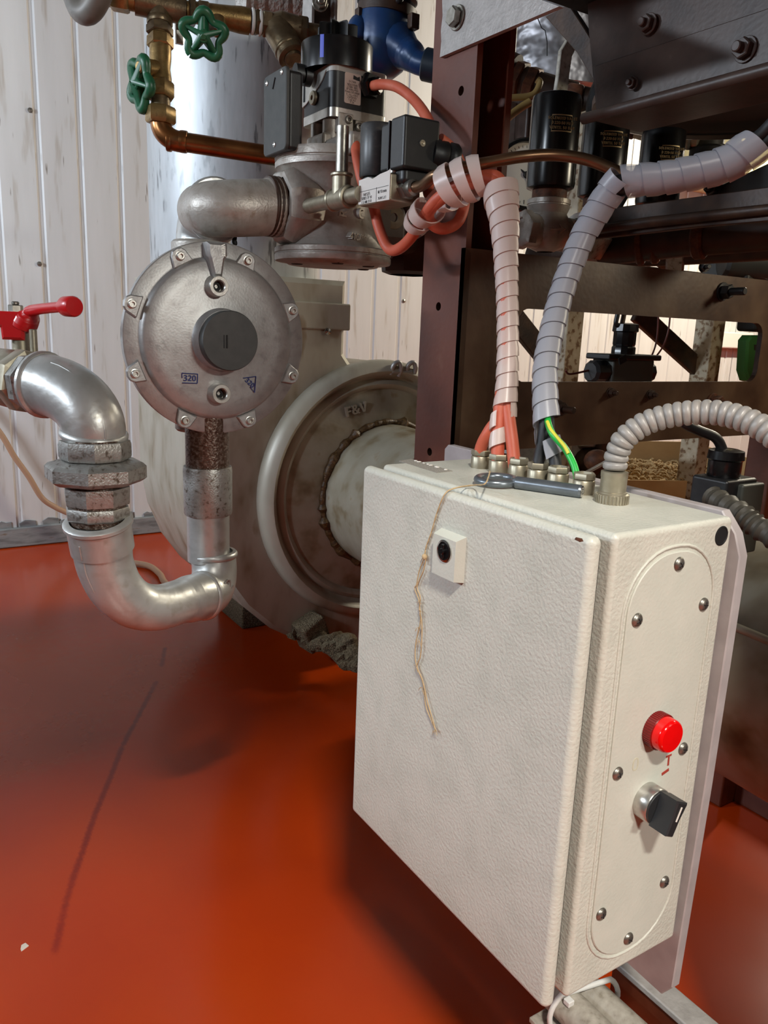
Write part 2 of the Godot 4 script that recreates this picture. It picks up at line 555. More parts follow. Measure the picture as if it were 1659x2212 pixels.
	M.blue = mottled([[0.0, C(14, 40, 78)], [0.6, C(24, 60, 108)], [1.0, C(36, 66, 98)]], 0.35, 0.1, 0.3, 0.012, 0.01, 0.06)
	M.dark_blue = plain(C(18, 34, 48), 0.45)
	M.white_label = plain(C(214, 208, 200), 0.5)
	M.ink = plain(C(30, 28, 28), 0.6)
	M.blue_ink = plain(C(24, 40, 104), 0.6)
	M.red_ink = plain(C(150, 52, 40), 0.7)
	M.faint_ink = plain(C(186, 182, 160), 0.7)
	M.gold = plain(C(168, 148, 112), 0.4, 0.7)
	M.key = mottled([[0.0, C(98, 104, 110)], [1.0, C(128, 134, 140)]], 0.32, 0.75, 0.1, 0.015)
	M.twine = mottled([[0.0, C(160, 130, 94)], [1.0, C(205, 182, 142)]], 0.85, 0.0, 0.02, 0.03)
	M.cable_beige = plain(C(172, 138, 110), 0.5)
	M.cable_green = plain(C(38, 168, 68), 0.35)
	M.cable_yellow = plain(C(205, 200, 60), 0.35)
	M.wire_red = plain(C(84, 26, 20), 0.45)
	M.hose_yellow = plain(C(150, 124, 74), 0.45)
	M.tape = plain(C(214, 214, 210), 0.5)
	M.cardboard = mottled([[0.0, C(176, 140, 92)], [1.0, C(196, 160, 110)]], 0.8, 0.0, 0.4, 0.01)
	M.shaving = mottled([[0.0, C(150, 116, 72)], [1.0, C(216, 190, 142)]], 0.85, 0.0, 0.05, 0.03)
	M.glass = plain(Color(0.95, 0.97, 0.97, 0.08), 0.03)
	M.glass.transparency = BaseMaterial3D.TRANSPARENCY_ALPHA
	M.dial = plain(C(222, 220, 212), 0.5)
	M.cream = plain(C(214, 206, 160), 0.5)
	M.lagging = mottled([[0.0, C(150, 146, 140)], [1.0, C(214, 210, 204)]], 0.8, 0.0, 0.15, 0.02, 0.5, 0.03)
	M.mineral = mottled([[0.0, C(60, 48, 34)], [0.5, C(112, 96, 72)], [1.0, C(158, 146, 120)]], 0.95, 0.0, 0.1, 0.03, 0.6, 0.05)
	M.pipe_white = mottled([[0.0, C(104, 94, 78)], [0.35, C(156, 150, 138)], [1.0, C(186, 180, 168)]], 0.55, 0.0, 0.12, 0.02)
	M.ceiling = plain(C(92, 91, 88), 0.8)
	M.far_wall = plain(C(88, 86, 83), 0.7)
	M.clear_plastic = plain(Color(0.82, 0.81, 0.78, 0.55), 0.3)
	M.clear_plastic.transparency = BaseMaterial3D.TRANSPARENCY_ALPHA


# white coated sheet with faint brown runs and scattered dashes of dirt
func wall_paint() -> StandardMaterial3D:
	var m := plain(Color.WHITE, 0.45)
	m.uv1_triplanar = true
	m.uv1_world_triplanar = true
	m.uv1_scale = Vector3(1.0, 0.12, 1.0) / 1.3
	m.albedo_texture = noise_tex(0.02, [[0.0, C(166, 154, 138)], [0.14, C(186, 181, 174)], [0.3, C(205, 205, 203)], [1.0, C(211, 211, 210)]], 5, 31, FastNoiseLite.TYPE_SIMPLEX_SMOOTH, 1024)
	m.detail_enabled = true
	m.detail_blend_mode = BaseMaterial3D.BLEND_MODE_MUL
	m.detail_uv_layer = BaseMaterial3D.DETAIL_UV_1
	m.detail_albedo = noise_tex(0.055, [[0.0, C(110, 96, 84)], [0.07, C(190, 184, 178)], [0.12, Color.WHITE], [1.0, Color.WHITE]], 3, 77, FastNoiseLite.TYPE_SIMPLEX_SMOOTH, 1024)
	return m


# ---------------------------------------------------------------- the room
func room() -> void:
	floor_slab()
	# the far wall: coated sandwich panels with shallow grooves
	var wall := G.new()
	wall.rbox(Vector3(2.0, 2.3, -2.95), Vector3(9.0, 4.8, 0.2), 0.005)
	var back := struct("wall_back", wall, M.white_paint)
	for k in 8:
		var x0 := -2.44 + k * 1.12
		var prof := []
		for j in 8:
			var x := x0 + j * 0.14
			prof.append_array([V(x + 0.004, 0.0), V(x + 0.058, 0.0), V(x + 0.064, -0.005), V(x + 0.076, -0.005), V(x + 0.082, 0.0), V(x + 0.136, 0.0)])
		prof.append_array([V(x0 + 1.117, -0.014), V(x0 + 0.003, -0.014)])
		var g := G.new()
		panel(g, prof)
		obj("wall_panel", g, M.wall, back)
	for p in [Vector2(0.1308, 1.5540), Vector2(0.1322, 1.0443), Vector2(1.7158, 0.9960), Vector2(0.5484, 1.8993), Vector2(1.0454, 1.7024)]:
		var g := G.new()
		g.lathe([V(0.009, 0), V(0.008, 0.003), V(0.0, 0.005)], Vector3(p.x, p.y, -2.829), Vector3.BACK, 10)
		obj("rivet", g, M.steel, back)
	var bb := G.new()
	var pts := []
	for i in 41:
		var x := -2.4 + i * 0.22
		pts.append(V(x, 0.075 + 0.004 * sin(i * 2.3)))
	pts.append(V(6.4, 0.0))
	pts.append(V(-2.4, 0.0))
	bb.prism(pts, Vector3(0, 0.001, -2.83), Vector3.RIGHT, Vector3.UP, 0.014, 0.004)
	var b := struct("baseboard_back", bb, M.baseboard)
	var rng := RandomNumberGenerator.new()
	rng.seed = 5
	for k in 26:      # torn flakes of grey sealant left above the strip
		var x := -0.3 + k * 0.075 + rng.randf() * 0.03
		var w := 0.02 + rng.randf() * 0.05
		var h := 0.014 + rng.randf() * 0.016
		var g := G.new()
		g.prism([V(x, 0.07), V(x + w, 0.07), V(x + w * 0.95, 0.075 + h * 0.8), V(x + w * 0.6, 0.075 + h * (0.7 + 0.3 * rng.randf())), V(x + w * 0.3, 0.075 + h), V(x - 0.003, 0.075 + h * 0.6)], Vector3(0, 0, -2.83), Vector3.RIGHT, Vector3.UP, 0.004, 0.001)
		obj("sealant_flake", g, M.baseboard, b)
	for w in [["wall_left", Vector3(-2.6, 2.3, 0.2), Vector3(0.2, 4.8, 6.5)], ["wall_right", Vector3(6.6, 2.3, 0.2), Vector3(0.2, 4.8, 6.5)], ["wall_front", Vector3(2.0, 2.3, 3.35), Vector3(9.4, 4.8, 0.2)]]:
		var g := G.new()
		g.rbox(w[1], w[2], 0.005)
		struct(w[0], g, M.far_wall)
	var sb := thing("storage_chest", "closed dark storage chest on the floor left of the pipes", "chest", Vector3(-1.05, 0, -0.85))
	var ch := G.new()
	ch.rbox(Vector3(-1.05, 0.41, -0.85), Vector3(0.3, 0.8, 2.1), 0.01)
	obj("chest_body", ch, M.dark_brown, sb)
	ch = G.new()
	ch.rbox(Vector3(-1.05, 0.83, -0.85), Vector3(0.32, 0.04, 2.12), 0.006)
	obj("chest_lid", ch, M.dark_brown, sb)
	var ct := thing("air_duct", "rectangular sheet metal air duct hung across the room above and behind the camera", "duct", Vector3(0.3, 2.55, 1.2))
	var tg := G.new()
	tg.rbox(Vector3(0.3, 3.01, 1.24), Vector3(5.4, 0.88, 0.3), 0.006)
	obj("duct_casing", tg, M.alu, ct)
	for x in [-2.0, 0.3, 2.6]:
		tg = G.new()
		tg.rbox(Vector3(x, 3.01, 1.24), Vector3(0.05, 0.92, 0.34), 0.004)
		obj("joint_flange", tg, M.steel, ct)
		tg = G.new()
		tg.tube([Vector3(x, 3.4, 1.24), Vector3(x, 4.58, 1.24)], 0.006, 6)
		obj("hanger", tg, M.steel, ct)
	var c := G.new()
	c.rbox(Vector3(2.0, 4.67, 0.2), Vector3(9.4, 0.2, 6.5), 0.005)
	struct("ceiling", c, M.ceiling)


func panel(g: G, prof: Array) -> void:
	# the groove profile lies in x, z and is pushed up from the floor
	var flip := []
	for p in prof:
		flip.append(V(p.x, -p.y))
	g.prism(flip, Vector3(0, 0.03, -2.83), Vector3.RIGHT, Vector3.FORWARD, 4.52)


func floor_slab() -> void:
	var s := 1024
	var x0 := -1.2
	var z0 := -2.9
	var span := 3.4
	var im := Image.create(s, s, false, Image.FORMAT_RGB8)
	var rg := Image.create(s, s, false, Image.FORMAT_RGB8)
	var big := FastNoiseLite.new()
	big.seed = 3
	big.frequency = 0.006
	big.fractal_octaves = 4
	var fine := FastNoiseLite.new()
	fine.seed = 9
	fine.frequency = 0.09
	fine.fractal_octaves = 3
	var run: Array = [Vector2(0.1952, -1.6293), Vector2(0.1524, -1.5168), Vector2(0.1160, -1.4380), Vector2(0.0318, -1.2867), Vector2(-0.0327, -1.1732), Vector2(-0.0843, -1.0635), Vector2(-0.1364, -0.9567), Vector2(-0.1772, -0.8628), Vector2(-0.2006, -0.8110), Vector2(-0.2272, -0.7436), Vector2(-0.2569, -0.6572)]
	var dust: Vector2 = Vector2(-0.1531, -1.5840)
	for j in s:
		for i in s:
			var p := V(x0 + span * (i + 0.5) / s, z0 + span * (j + 0.5) / s)
			var nb := big.get_noise_2d(i, j)
			var nf := fine.get_noise_2d(i, j)
			var c := Color(0.69, 0.235, 0.035).lerp(Color(0.65, 0.20, 0.03), clampf(0.5 + nb, 0, 1))
			var rough := 0.2 + 0.05 * nb
			# dust scuffed into a crust on the left
			var dd := p.distance_to(dust)
			var crust := clampf((0.40 - dd + 0.28 * nb + 0.10 * nf) * 5.0, 0.0, 1.0)
			c = c.lerp(Color(0.60, 0.33, 0.25), crust * 0.35)
			rough += crust * 0.07
			im.set_pixel(i, j, c)
			rg.set_pixel(i, j, Color(rough, rough, rough))
	for k in run.size() - 1:
		if k == 1:
			continue
		var a: Vector2 = run[k]
		var b: Vector2 = run[k + 1]
		var steps := int(a.distance_to(b) / span * s * 2.0) + 1
		for t in steps:
			var q := a.lerp(b, float(t) / steps)
			var w := 1.5 + 1.0 * fine.get_noise_1d(k * 40.0 + t * 2.0)
			for dj in range(-5, 6):
				for di in range(-5, 6):
					var pi_ := int((q.x - x0) / span * s) + di
					var pj := int((q.y - z0) / span * s) + dj
					var d := Vector2(di, dj).length()
					if d < w and pi_ > 0 and pj > 0 and pi_ < s and pj < s:
						var fade := 0.75 * (1.0 - 0.75 * float(k) / run.size())
						im.set_pixel(pi_, pj, im.get_pixel(pi_, pj).lerp(Color(0.48, 0.11, 0.03), fade * 0.5))
	var m := plain(Color.WHITE, 1.0)
	m.albedo_texture = ImageTexture.create_from_image(im)
	m.roughness_texture = ImageTexture.create_from_image(rg)
	m.texture_repeat = false
	m.metallic_specular = 0.4
	m.uv1_triplanar = true
	m.uv1_world_triplanar = true
	m.uv1_scale = Vector3(1, 1, 1) / span
	m.uv1_offset = Vector3(-x0, 0, -z0) / span
	m.texture_repeat = true
	var g := G.new()
	g.rbox(Vector3(2.0, -0.1, 0.2), Vector3(9.4, 0.2, 6.5), 0.002)
	struct("floor", g, m)



# ---------------------------------------------------------------- the fan and its ducts
func fan() -> void:
	var t := thing("centrifugal_fan", "large beige centrifugal fan with a round inlet plate on the red floor behind the cabinet", "fan", Vector3(0.675, 0.0, -1.6))
	var c := V(0.675, 0.453)
	var pl := []
	var xl := 0.205
	var xr := 0.572
	pl.append(V(xr, 0.97))
	pl.append(V(xl, 0.97))
	for i in 25:
		var f := float(i) / 24
		var a := PI + f * PI * 1.62
		var r := lerpf(0.47, 0.315, f)
		pl.append(c + V(cos(a) * r, sin(a) * r))
	pl.append(V(xr + 0.06, 0.765))
	pl.append(V(xr + 0.02, 0.775))
	pl.append(V(xr, 0.80))
	var g := G.new()
	g.prism(pl, Vector3(0, 0, -1.85), Vector3.RIGHT, Vector3.UP, 0.5, 0.012)
	obj("scroll_housing", g, M.fan, t)
	g = G.new()
	g.lathe([V(0.335, 0), V(0.333, 0.02), V(0.322, 0.034), V(0.308, 0.040), V(0.300, 0.034), V(0.296, 0.018), V(0.288, 0.012), V(0.284, 0.020), V(0.276, 0.026), V(0.268, 0.022), V(0.262, 0.010), V(0.2, 0.006)], Vector3(c.x, c.y, -1.35), Vector3.BACK, 72)
	obj("inlet_ring", g, M.fan, t)
	g = G.new()
	g.lathe([V(0.272, 0.012), V(0.262, 0.014), V(0.20, 0.034), V(0.185, 0.036), V(0.0, 0.036)], Vector3(c.x, c.y, -1.35), Vector3.BACK, 72)
	var ip := obj("inlet_plate", g, M.fan_grimy, t)
	letters("cast_letters", "F&V", 0.024, Vector3(0.5867, 0.6681, -1.3180), Vector3(0.97, 0.24, 0), Vector3(-0.24, 0.97, 0), 0.008, M.fan, ip, "Droid Sans", true)
	# ragged sealant squeezed out round the joint of pipe and plate
	var rng := RandomNumberGenerator.new()
	rng.seed = 11
	g = G.new()
	var ring := []
	var rr := []
	for i in 70:
		var a := deg_to_rad(40 + i * 3.4)
		ring.append(Vector3(0.685 + cos(a) * 0.187, 0.448 + sin(a) * 0.187, -1.313))
		rr.append(0.006 + rng.randf() * rng.randf() * 0.016)
	g.tube(ring, rr, 8)
	obj("joint_sealant", g, M.grime, ip)
	g = G.new()
	g.tube([Vector3(0.685, 0.448, -1.33), Vector3(0.681, 0.438, -1.05)], 0.182, 48)
	g.lathe([V(0.182, 0), V(0.187, 0.003), V(0.187, 0.016), V(0.182, 0.02)], Vector3(0.681, 0.438, -1.06), Vector3(-0.01, -0.03, 1), 48)
	g.tube([Vector3(0.681, 0.438, -1.05), Vector3(0.668, 0.40, -0.05)], 0.176, 48)
	obj("inlet_pipe", g, M.fan_grimy, t)
	g = G.new()     # the lapped seam along the pipe
	g.tube([Vector3(0.536, 0.535, -1.04), Vector3(0.520, 0.494, -0.05)], 0.006, 8)
	obj("pipe_seam", g, M.fan, t)
	g = G.new()     # latch on the rim
	for k in [-1, 1]:
		var p: Vector3 = Vector3(0.7191, 0.7627, -1.3200) + Vector3(0.022 * k, 0, 0)
		g.tube(spl([p + Vector3(-0.012, -0.01, 0), p + Vector3(-0.008, 0.014, 0.008), p + Vector3(0.006, 0.02, 0.01), p + Vector3(0.014, 0.004, 0.008), p + Vector3(0.012, -0.014, 0)], 5), 0.006, 8)
	g.cyl(Vector3(0.6856, 0.7594, -1.3150), Vector3.RIGHT, 0.005, 0.06, 0.001, 10)
	obj("latch", g, M.alu, t)
	g = G.new()     # joint band round the outlet
	var yb := 0.886
	g.rbox(Vector3((xl + xr) * 0.5, yb, -1.6), Vector3(xr - xl + 0.016, 0.062, 0.516), 0.004)
	var band := obj("joint_band", g, M.fan, t)
	g = G.new()
	g.lathe([V(0.009, 0), V(0.008, 0.004), V(0, 0.007)], Vector3(0.5167, 0.8511, -1.3420), Vector3.BACK, 14)
	obj("rivet", g, M.chrome, band)
	for x in [0.50, 0.95]:
		g = G.new()
		g.rbox(Vector3(x, 0.065, -1.76), Vector3(0.14, 0.13, 0.2), 0.006)
		obj("foot", g, M.mineral, t)

	var d := thing("outlet_duct", "silvery round sheet metal duct with dark scratches rising from the fan to the ceiling", "duct", Vector3(0.39, 0.93, -1.6))
	g = G.new()
	g.lathe([V(0.19, 0.925), V(0.2, 0.94), V(0.206, 0.97), V(0.206, 4.56)], Vector3(0.39, 0, -1.6), Vector3.UP, 64)
	obj("duct_pipe", g, M.duct, d)
	g = G.new()
	g.lathe([V(0.206, 0), V(0.213, 0.003), V(0.213, 0.04), V(0.206, 0.043)], Vector3(0.39, 1.62, -1.6), Vector3.UP, 64)
	obj("duct_clamp", g, M.duct, d)


# ---------------------------------------------------------------- the brown frame
func bolt(parent: Node, called: String, o: Vector3, axis: Vector3, r: float, nut: float, stud: float, m: Material) -> void:
	var g := G.new()
	g.cyl(o, axis, r * 1.25, nut * 0.25, 0.0005, 18)
	g.cyl(o + axis * nut * 0.25, axis, r, nut, r * 0.12, 6, true, 0.3)
	if stud > 0.0:
		g.cyl(o + axis * nut * 1.2, axis, r * 0.52, stud, r * 0.1, 14)
	obj(called, g, m, parent)


func frame() -> void:
	var t := thing("steel_chassis", "brown painted steel machine frame of post and slotted side plate behind the cabinet", "frame", Vector3(0.2, 0, -0.45))
	var cs := CSGCombiner3D.new()
	cs.name = "post"
	t.add_child(cs)
	var mk := func(c: Vector3, s: Vector3) -> CSGBox3D:
		var b := CSGBox3D.new()
		b.size = s
		b.position = c - t.position
		b.material = M.brown
		return b
	cs.add_child(mk.call(Vector3(0.204, 1.025, -0.4575), Vector3(0.008, 1.15, 0.085)))
	cs.add_child(mk.call(Vector3(0.227, 1.025, -0.496), Vector3(0.054, 1.15, 0.008)))
	cs.add_child(mk.call(Vector3(0.250, 1.025, -0.4575), Vector3(0.008, 1.15, 0.085)))
	for p in [Vector2(-0.4411, 1.1296), Vector2(-0.3774, 1.2039), Vector2(-0.4631, 0.8906), Vector2(-0.4657, 0.7089)]:
		var h := CSGCylinder3D.new()
		h.radius = 0.0052
		h.height = 0.03
		h.sides = 20
		h.rotation = Vector3(0, 0, PI / 2)
		h.position = Vector3(0.2, p.y, p.x) - t.position
		h.operation = CSGShape3D.OPERATION_SUBTRACTION
		h.material = M.dark_brown
		cs.add_child(h)
	var sp := CSGCombiner3D.new()
	sp.name = "side_plate"
	t.add_child(sp)
	var body := CSGPolygon3D.new()
	body.polygon = PackedVector2Array([V(0.2, 0.715), V(1.3, 0.715), V(1.3, 0.96), V(0.2, 0.957)])
	body.depth = 0.008
	body.position = Vector3(0, 0, -0.415) - t.position
	body.material = M.frame_plate
	sp.add_child(body)
	for w in [[0.287, 0.8015, 0.805, 0.893], [0.86, 0.8015, 1.22, 0.893]]:
		var hole := CSGPolygon3D.new()
		hole.polygon = PackedVector2Array(rrect(w[0], w[1], w[2], w[3], 0.02))
		hole.depth = 0.03
		hole.position = Vector3(0, 0, -0.40) - t.position
		hole.operation = CSGShape3D.OPERATION_SUBTRACTION
		hole.material = M.dark_brown
		sp.add_child(hole)
	bolt(t, "bolt", Vector3(0.6878, 0.9352, -0.4150), Vector3.BACK, 0.011, 0.012, 0.024, M.black_plastic)
	bolt(t, "bolt", Vector3(0.3703, 0.7668, -0.4150), Vector3.BACK, 0.009, 0.010, 0.018, M.dark_brown)
	bolt(t, "bolt", Vector3(0.4679, 0.7869, -0.4150), Vector3.BACK, 0.006, 0.006, 0.006, M.dark_brown)
	bolt(t, "bolt", Vector3(0.5516, 0.7835, -0.4150), Vector3.BACK, 0.006, 0.006, 0.006, M.dark_brown)
	bolt(t, "bolt", Vector3(0.6985, 0.7693, -0.4150), Vector3.BACK, 0.012, 0.013, 0.014, M.rust)
	var g := G.new()
	g.rbox(Vector3(0.92, 0.36, -0.44), Vector3(0.07, 0.72, 0.05), 0.004)
	obj("leg", g, M.brown, t)
	# the far side of the frame: two rust-spotted legs, a rail and slanting braces
	for x in [Vector2(0.8069, 0.8395), Vector2(1.2721, 0.8388)]:
		g = G.new()
		g.rbox(Vector3(x.x, 0.64, -0.85), Vector3(0.045, 1.28, 0.05), 0.003)
		obj("rear_leg", g, M.rusty_beige, t)
	for b in [[Vector3(1.0279, 0.9215, -0.8700), Vector3(1.2789, 0.7943, -0.8700)], [Vector3(0.6812, 0.8900, -0.8700), Vector3(0.7918, 0.8007, -0.8700)]]:
		g = G.new()
		var dir: Vector3 = (b[1] - b[0])
		g.prism([V(0, -0.022), V(dir.length(), -0.022), V(dir.length(), 0.022), V(0, 0.022)], b[0], dir.normalized(), Vector3(0, 0, 1).cross(dir).normalized(), 0.012, 0.002)
		obj("brace", g, M.dark_brown, t)
	g = G.new()
	g.rbox(Vector3(1.15, 0.985, -0.86), Vector3(0.9, 0.06, 0.04), 0.004)
	obj("rear_rail", g, M.dark_brown, t)

	var gp := thing("gusset_plate", "light grey flaked triangular plate bolted to the top of the brown post", "plate", Vector3(0.195, 1.17, -0.45))
	g = G.new()
	var e := [V(-0.478, 1.172), V(-0.283, 1.170), V(-0.478, 1.266)]
	g.prism([e[0], e[1], V(-0.32, 1.1885), e[2], V(-0.4755, 1.25), V(-0.479, 1.232), V(-0.4765, 1.215), V(-0.4785, 1.2), V(-0.4765, 1.188)], Vector3(0.2, 0, 0), Vector3.BACK, Vector3.UP, 0.006)
	obj("plate", g, M.grey_plate, gp)
	bolt(gp, "bolt", Vector3(0.1930, 1.2045, -0.4462), Vector3.LEFT, 0.0105, 0.008, 0.0, M.steel)


func overhead() -> void:
	# the lintel of folded sheet over the frame, seen from below
	var t := thing("overhead_beam", "dark grey-brown folded beam with bolts crossing the top right corner", "beam", Vector3(0.37, 1.1, -0.2))
	var g := G.new()
	g.prism([V(-0.392, 1.12), V(0.12, 1.12), V(0.12, 1.29), V(-0.405, 1.29), V(-0.425, 1.255), V(-0.418, 1.22)], Vector3(0.376, 0, 0), Vector3.BACK, Vector3.UP, 0.006, 0.0)
	obj("web", g, M.brown_grey, t)
	g = G.new()
	g.prism([V(-0.388, 1.118), V(0.12, 1.118), V(0.12, 1.176), V(-0.402, 1.178)], Vector3(0.37, 0, 0), Vector3.BACK, Vector3.UP, 0.0035, 0.001)
	obj("lap_strip", g, M.brown_grey, t)
	g = G.new()
	g.tube([Vector3(0.354, 1.117, -0.398), Vector3(0.354, 1.117, 0.12)], 0.0065, 12)
	g.rbox(Vector3(0.40, 1.117, -0.135), Vector3(0.09, 0.005, 0.51), 0.001)
	obj("lip", g, M.brown_grey, t)
	bolt(t, "bolt", Vector3(0.3660, 1.2019, -0.3225), Vector3.LEFT, 0.009, 0.007, 0.006, M.brown_grey)
	bolt(t, "bolt", Vector3(0.3660, 1.1451, -0.1949), Vector3.LEFT, 0.010, 0.008, 0.008, M.brown_grey)
	bolt(t, "bolt", Vector3(0.3620, 1.1434, -0.3330), Vector3.LEFT, 0.006, 0.005, 0.004, M.brown_grey)

	g = G.new()
	g.prism([Vector2(-0.5649, 1.2896), Vector2(-0.5212, 1.2932), Vector2(-0.4880, 1.2555), Vector2(-0.4520, 1.2128), Vector2(-0.4157, 1.1602), Vector2(-0.4256, 1.1433), Vector2(-0.4988, 1.2296)], Vector3(0.44, 0, 0), Vector3.BACK, Vector3.UP, 0.01, 0.001)
	single("diagonal_brace", g, M.dark_brown, "dark brown slanting brace between the grey triangular plate and the overhead beam", "brace")

	t = thing("machine_housing", "black housing of the machine overhead above the frame", "machine", Vector3(0.8, 1.25, -0.2))
	g = G.new()
	g.rbox(Vector3(1.2, 1.385, -0.14), Vector3(2.0, 0.24, 0.6), 0.01)
	obj("casing", g, M.black, t)
	g = G.new()
	g.rbox(Vector3(1.2, 1.262, -0.14), Vector3(2.02, 0.02, 0.62), 0.004)
	obj("bottom_flange", g, M.black, t)
	g = G.new()
	g.rbox(Vector3(1.2, 0.66, 0.43), Vector3(1.96, 1.3, 0.56), 0.01)
	obj("lower_casing", g, M.brown, t)

	t = thing("round_tank", "underside of a round black tank below the overhead beam at the right edge", "tank", Vector3(0.86, 1.15, -0.34))
	var tc: Vector3 = Vector3(0.7327, 1.2334, -0.4685)
	g = G.new()
	g.lathe([V(0, 0.012), V(0.16, 0.010), V(0.175, 0.0), V(0.2, 0.0), V(0.203, 0.004), V(0.203, 0.05), V(0.197, 0.054), V(0.197, 0.4), V(0, 0.4)], tc + Vector3(0, -0.02, 0), Vector3.UP, 48)
	obj("tank_body", g, M.black, t)
	g = G.new()
	g.lathe([V(0.198, 0), V(0.208, 0.002), V(0.208, 0.014), V(0.198, 0.016)], tc + Vector3(0, -0.028, 0), Vector3.UP, 48)
	obj("bottom_rim", g, M.brown_grey, t)


# ---------------------------------------------------------------- the control cabinet
func cabinet() -> void:
	var t := thing("control_cabinet", "light grey steel control cabinet with red lamp and black selector switch on its side", "cabinet", Vector3(0.085, 0.35, -0.15))
	var g := G.new()
	g.rbox(Vector3(0.089, 0.54, -0.15), Vector3(0.1324, 0.38, 0.3), 0.0045)
	var body := obj("body", g, M.cabinet, t)
	g = G.new()
	g.rbox(Vector3(0.0177, 0.54, -0.15), Vector3(0.014, 0.356, 0.276), 0.002)
	obj("gasket", g, M.gasket, t)
	g = G.new()
	g.rbox(Vector3(0.006, 0.54, -0.15), Vector3(0.0125, 0.38, 0.3), 0.0058, Basis(), 4)
	var door := obj("door", g, M.cabinet, t)
	g = G.new()
	lock_block(g)
	var lock := obj("lock_plate", g, M.cover, door)
	var lc: Vector3 = Vector3(-0.0090, 0.6836, -0.1487)
	g = G.new()
	g.lathe([V(0.0095, 0), V(0.0095, 0.0008), V(0.0078, 0.0012), V(0.0078, 0.0002), V(0, 0.0002)], lc, Vector3.LEFT, 28)
	obj("lock_ring", g, M.chrome, lock)
	g = G.new()
	g.cyl(lc, Vector3.LEFT, 0.0078, 0.0009, 0.0003, 24)
	g.rbox(lc + Vector3(-0.0012, 0, 0), Vector3(0.003, 0.0125, 0.0032), 0.001)
	g.cyl(lc, Vector3.LEFT, 0.0028, 0.0034, 0.0006, 14)
	obj("lock_insert", g, M.black_gloss, lock)
	g = G.new()
	g.prism(rrect(-0.1725, 0.660, -0.1675, 0.665, 0.0008, 2), Vector3(-0.0086, 0, 0), Vector3.BACK, Vector3.UP, 0.0006)
	obj("lock_mark", g, M.cabinet, lock)
	g = G.new()
	g.prism([V(-0.0155, 0.7255), V(-0.0105, 0.7248), V(-0.0075, 0.7262), V(-0.0095, 0.7275), V(-0.0145, 0.7272)], Vector3(0.0012, 0, 0), Vector3.BACK, Vector3.UP, 0.0014)
	obj("paint_chip", g, M.rust, door)
	# the cover plate on the side, its raised surround and eight screws
	g = G.new()
	for k in 1:
		var ring := []
		for p in rrect(0.0385, 0.366, 0.1405, 0.7145, 0.047, 8):
			ring.append(Vector3(p.x, p.y, 0.0))
		ring.append(ring[0])
		g.tube(ring, 0.0013, 8, false)
	obj("embossed_surround", g, M.cabinet, body)
	g = G.new()
	g.prism(rrect(0.0425, 0.3695, 0.1365, 0.7105, 0.043, 9), Vector3(0, 0, -0.0005), Vector3.RIGHT, Vector3.UP, 0.0022, 0.0007)
	var cover := obj("side_cover", g, M.cover, t)
	var ang := 0.0
	for p in [V(0.092, 0.701), V(0.128, 0.664), V(0.0525, 0.664), V(0.127, 0.542), V(0.051, 0.542), V(0.1265, 0.419), V(0.051, 0.419), V(0.0885, 0.380)]:
		g = G.new()
		g.lathe([V(0.0055, 0), V(0.0053, 0.0009), V(0.0042, 0.0021), V(0.0022, 0.0028), V(0.0, 0.003)], Vector3(p.x, p.y, 0.0016), Vector3.BACK, 20)
		var s := obj("screw", g, M.steel, cover)
		g = G.new()
		ang += 0.7
		for k in 2:
			g.rbox(Vector3(p.x, p.y, 0.0043), Vector3(0.0052, 0.001, 0.0012), 0.0003, Basis(Vector3.BACK, ang + k * PI / 2), 1)
		obj("cross_recess", g, M.ink, s)
	# red pilot lamp
	var il := Vector3(0.0885, 0.5695, 0.0017)
	g = G.new()
	g.lathe([V(0.0142, 0), V(0.0142, 0.0075), V(0.0136, 0.008)], il, Vector3.BACK, 60, true)
	for k in 48:
		var a := TAU * k / 48
		g.rbox(il + Vector3(cos(a) * 0.0141, sin(a) * 0.0141, 0.0038), Vector3(0.001, 0.0008, 0.0075), 0.0002, Basis(Vector3.BACK, a), 1)
	var pilot := obj("pilot_lamp", g, M.red_dark, cover)
	g = G.new()
	g.lathe([V(0.0135, 0.005), V(0.0133, 0.0135), V(0.0127, 0.0155), V(0.0116, 0.0166), V(0.0, 0.0172)], il, Vector3.BACK, 40)
	obj("lens", g, M.red_lens, pilot)
	# selector switch, its bar turned down and to the left
	var kc := Vector3(0.0880, 0.5085, 0.0017)
	g = G.new()
	g.lathe([V(0.0148, 0), V(0.0146, 0.0115), V(0.0140, 0.0122), V(0.0, 0.0122)], kc, Vector3.BACK, 36)
	var sel := obj("selector_switch", g, M.chrome_soft, cover)
	g = G.new()
	g.cyl(kc + Vector3(0, 0, 0.0122), Vector3.BACK, 0.0136, 0.0014, 0.0004, 32)
	var kd := Vector3(-0.40, -0.917, 0)
	var kb := Basis(kd.cross(Vector3.BACK), kd, Vector3.BACK)
	var bar := [V(-0.0070, -0.0134), V(0.0070, -0.0134), V(0.0050, 0.0), V(0.0046, 0.0148), V(-0.0046, 0.0148), V(-0.0050, 0.0)]
	g.prism(bar, kc + Vector3(0, 0, 0.0132), kb.x, kb.y, 0.0165, 0.0012)
	var kn := obj("knob", g, M.dark_plastic, sel)
	g = G.new()
	g.rbox(kc + kd * -0.0038 + Vector3(0, 0, 0.0298), Vector3(0.0018, 0.0120, 0.0006), 0.0002, kb, 1)
	obj("pointer_mark", g, M.white_label, kn)
	letters("marker_letter", "T", 0.0095, Vector3(0.1105, 0.5360, 0.0018), Vector3(0.98, 0.05, 0), Vector3(0, 1, 0), 0.0003, M.red_ink, cover, "Droid Sans", true)
	g = G.new()
	g.rbox(Vector3(0.1085, 0.5265, 0.0018), Vector3(0.0085, 0.0027, 0.0004), 0.0002, Basis(Vector3.BACK, 0.25), 1)
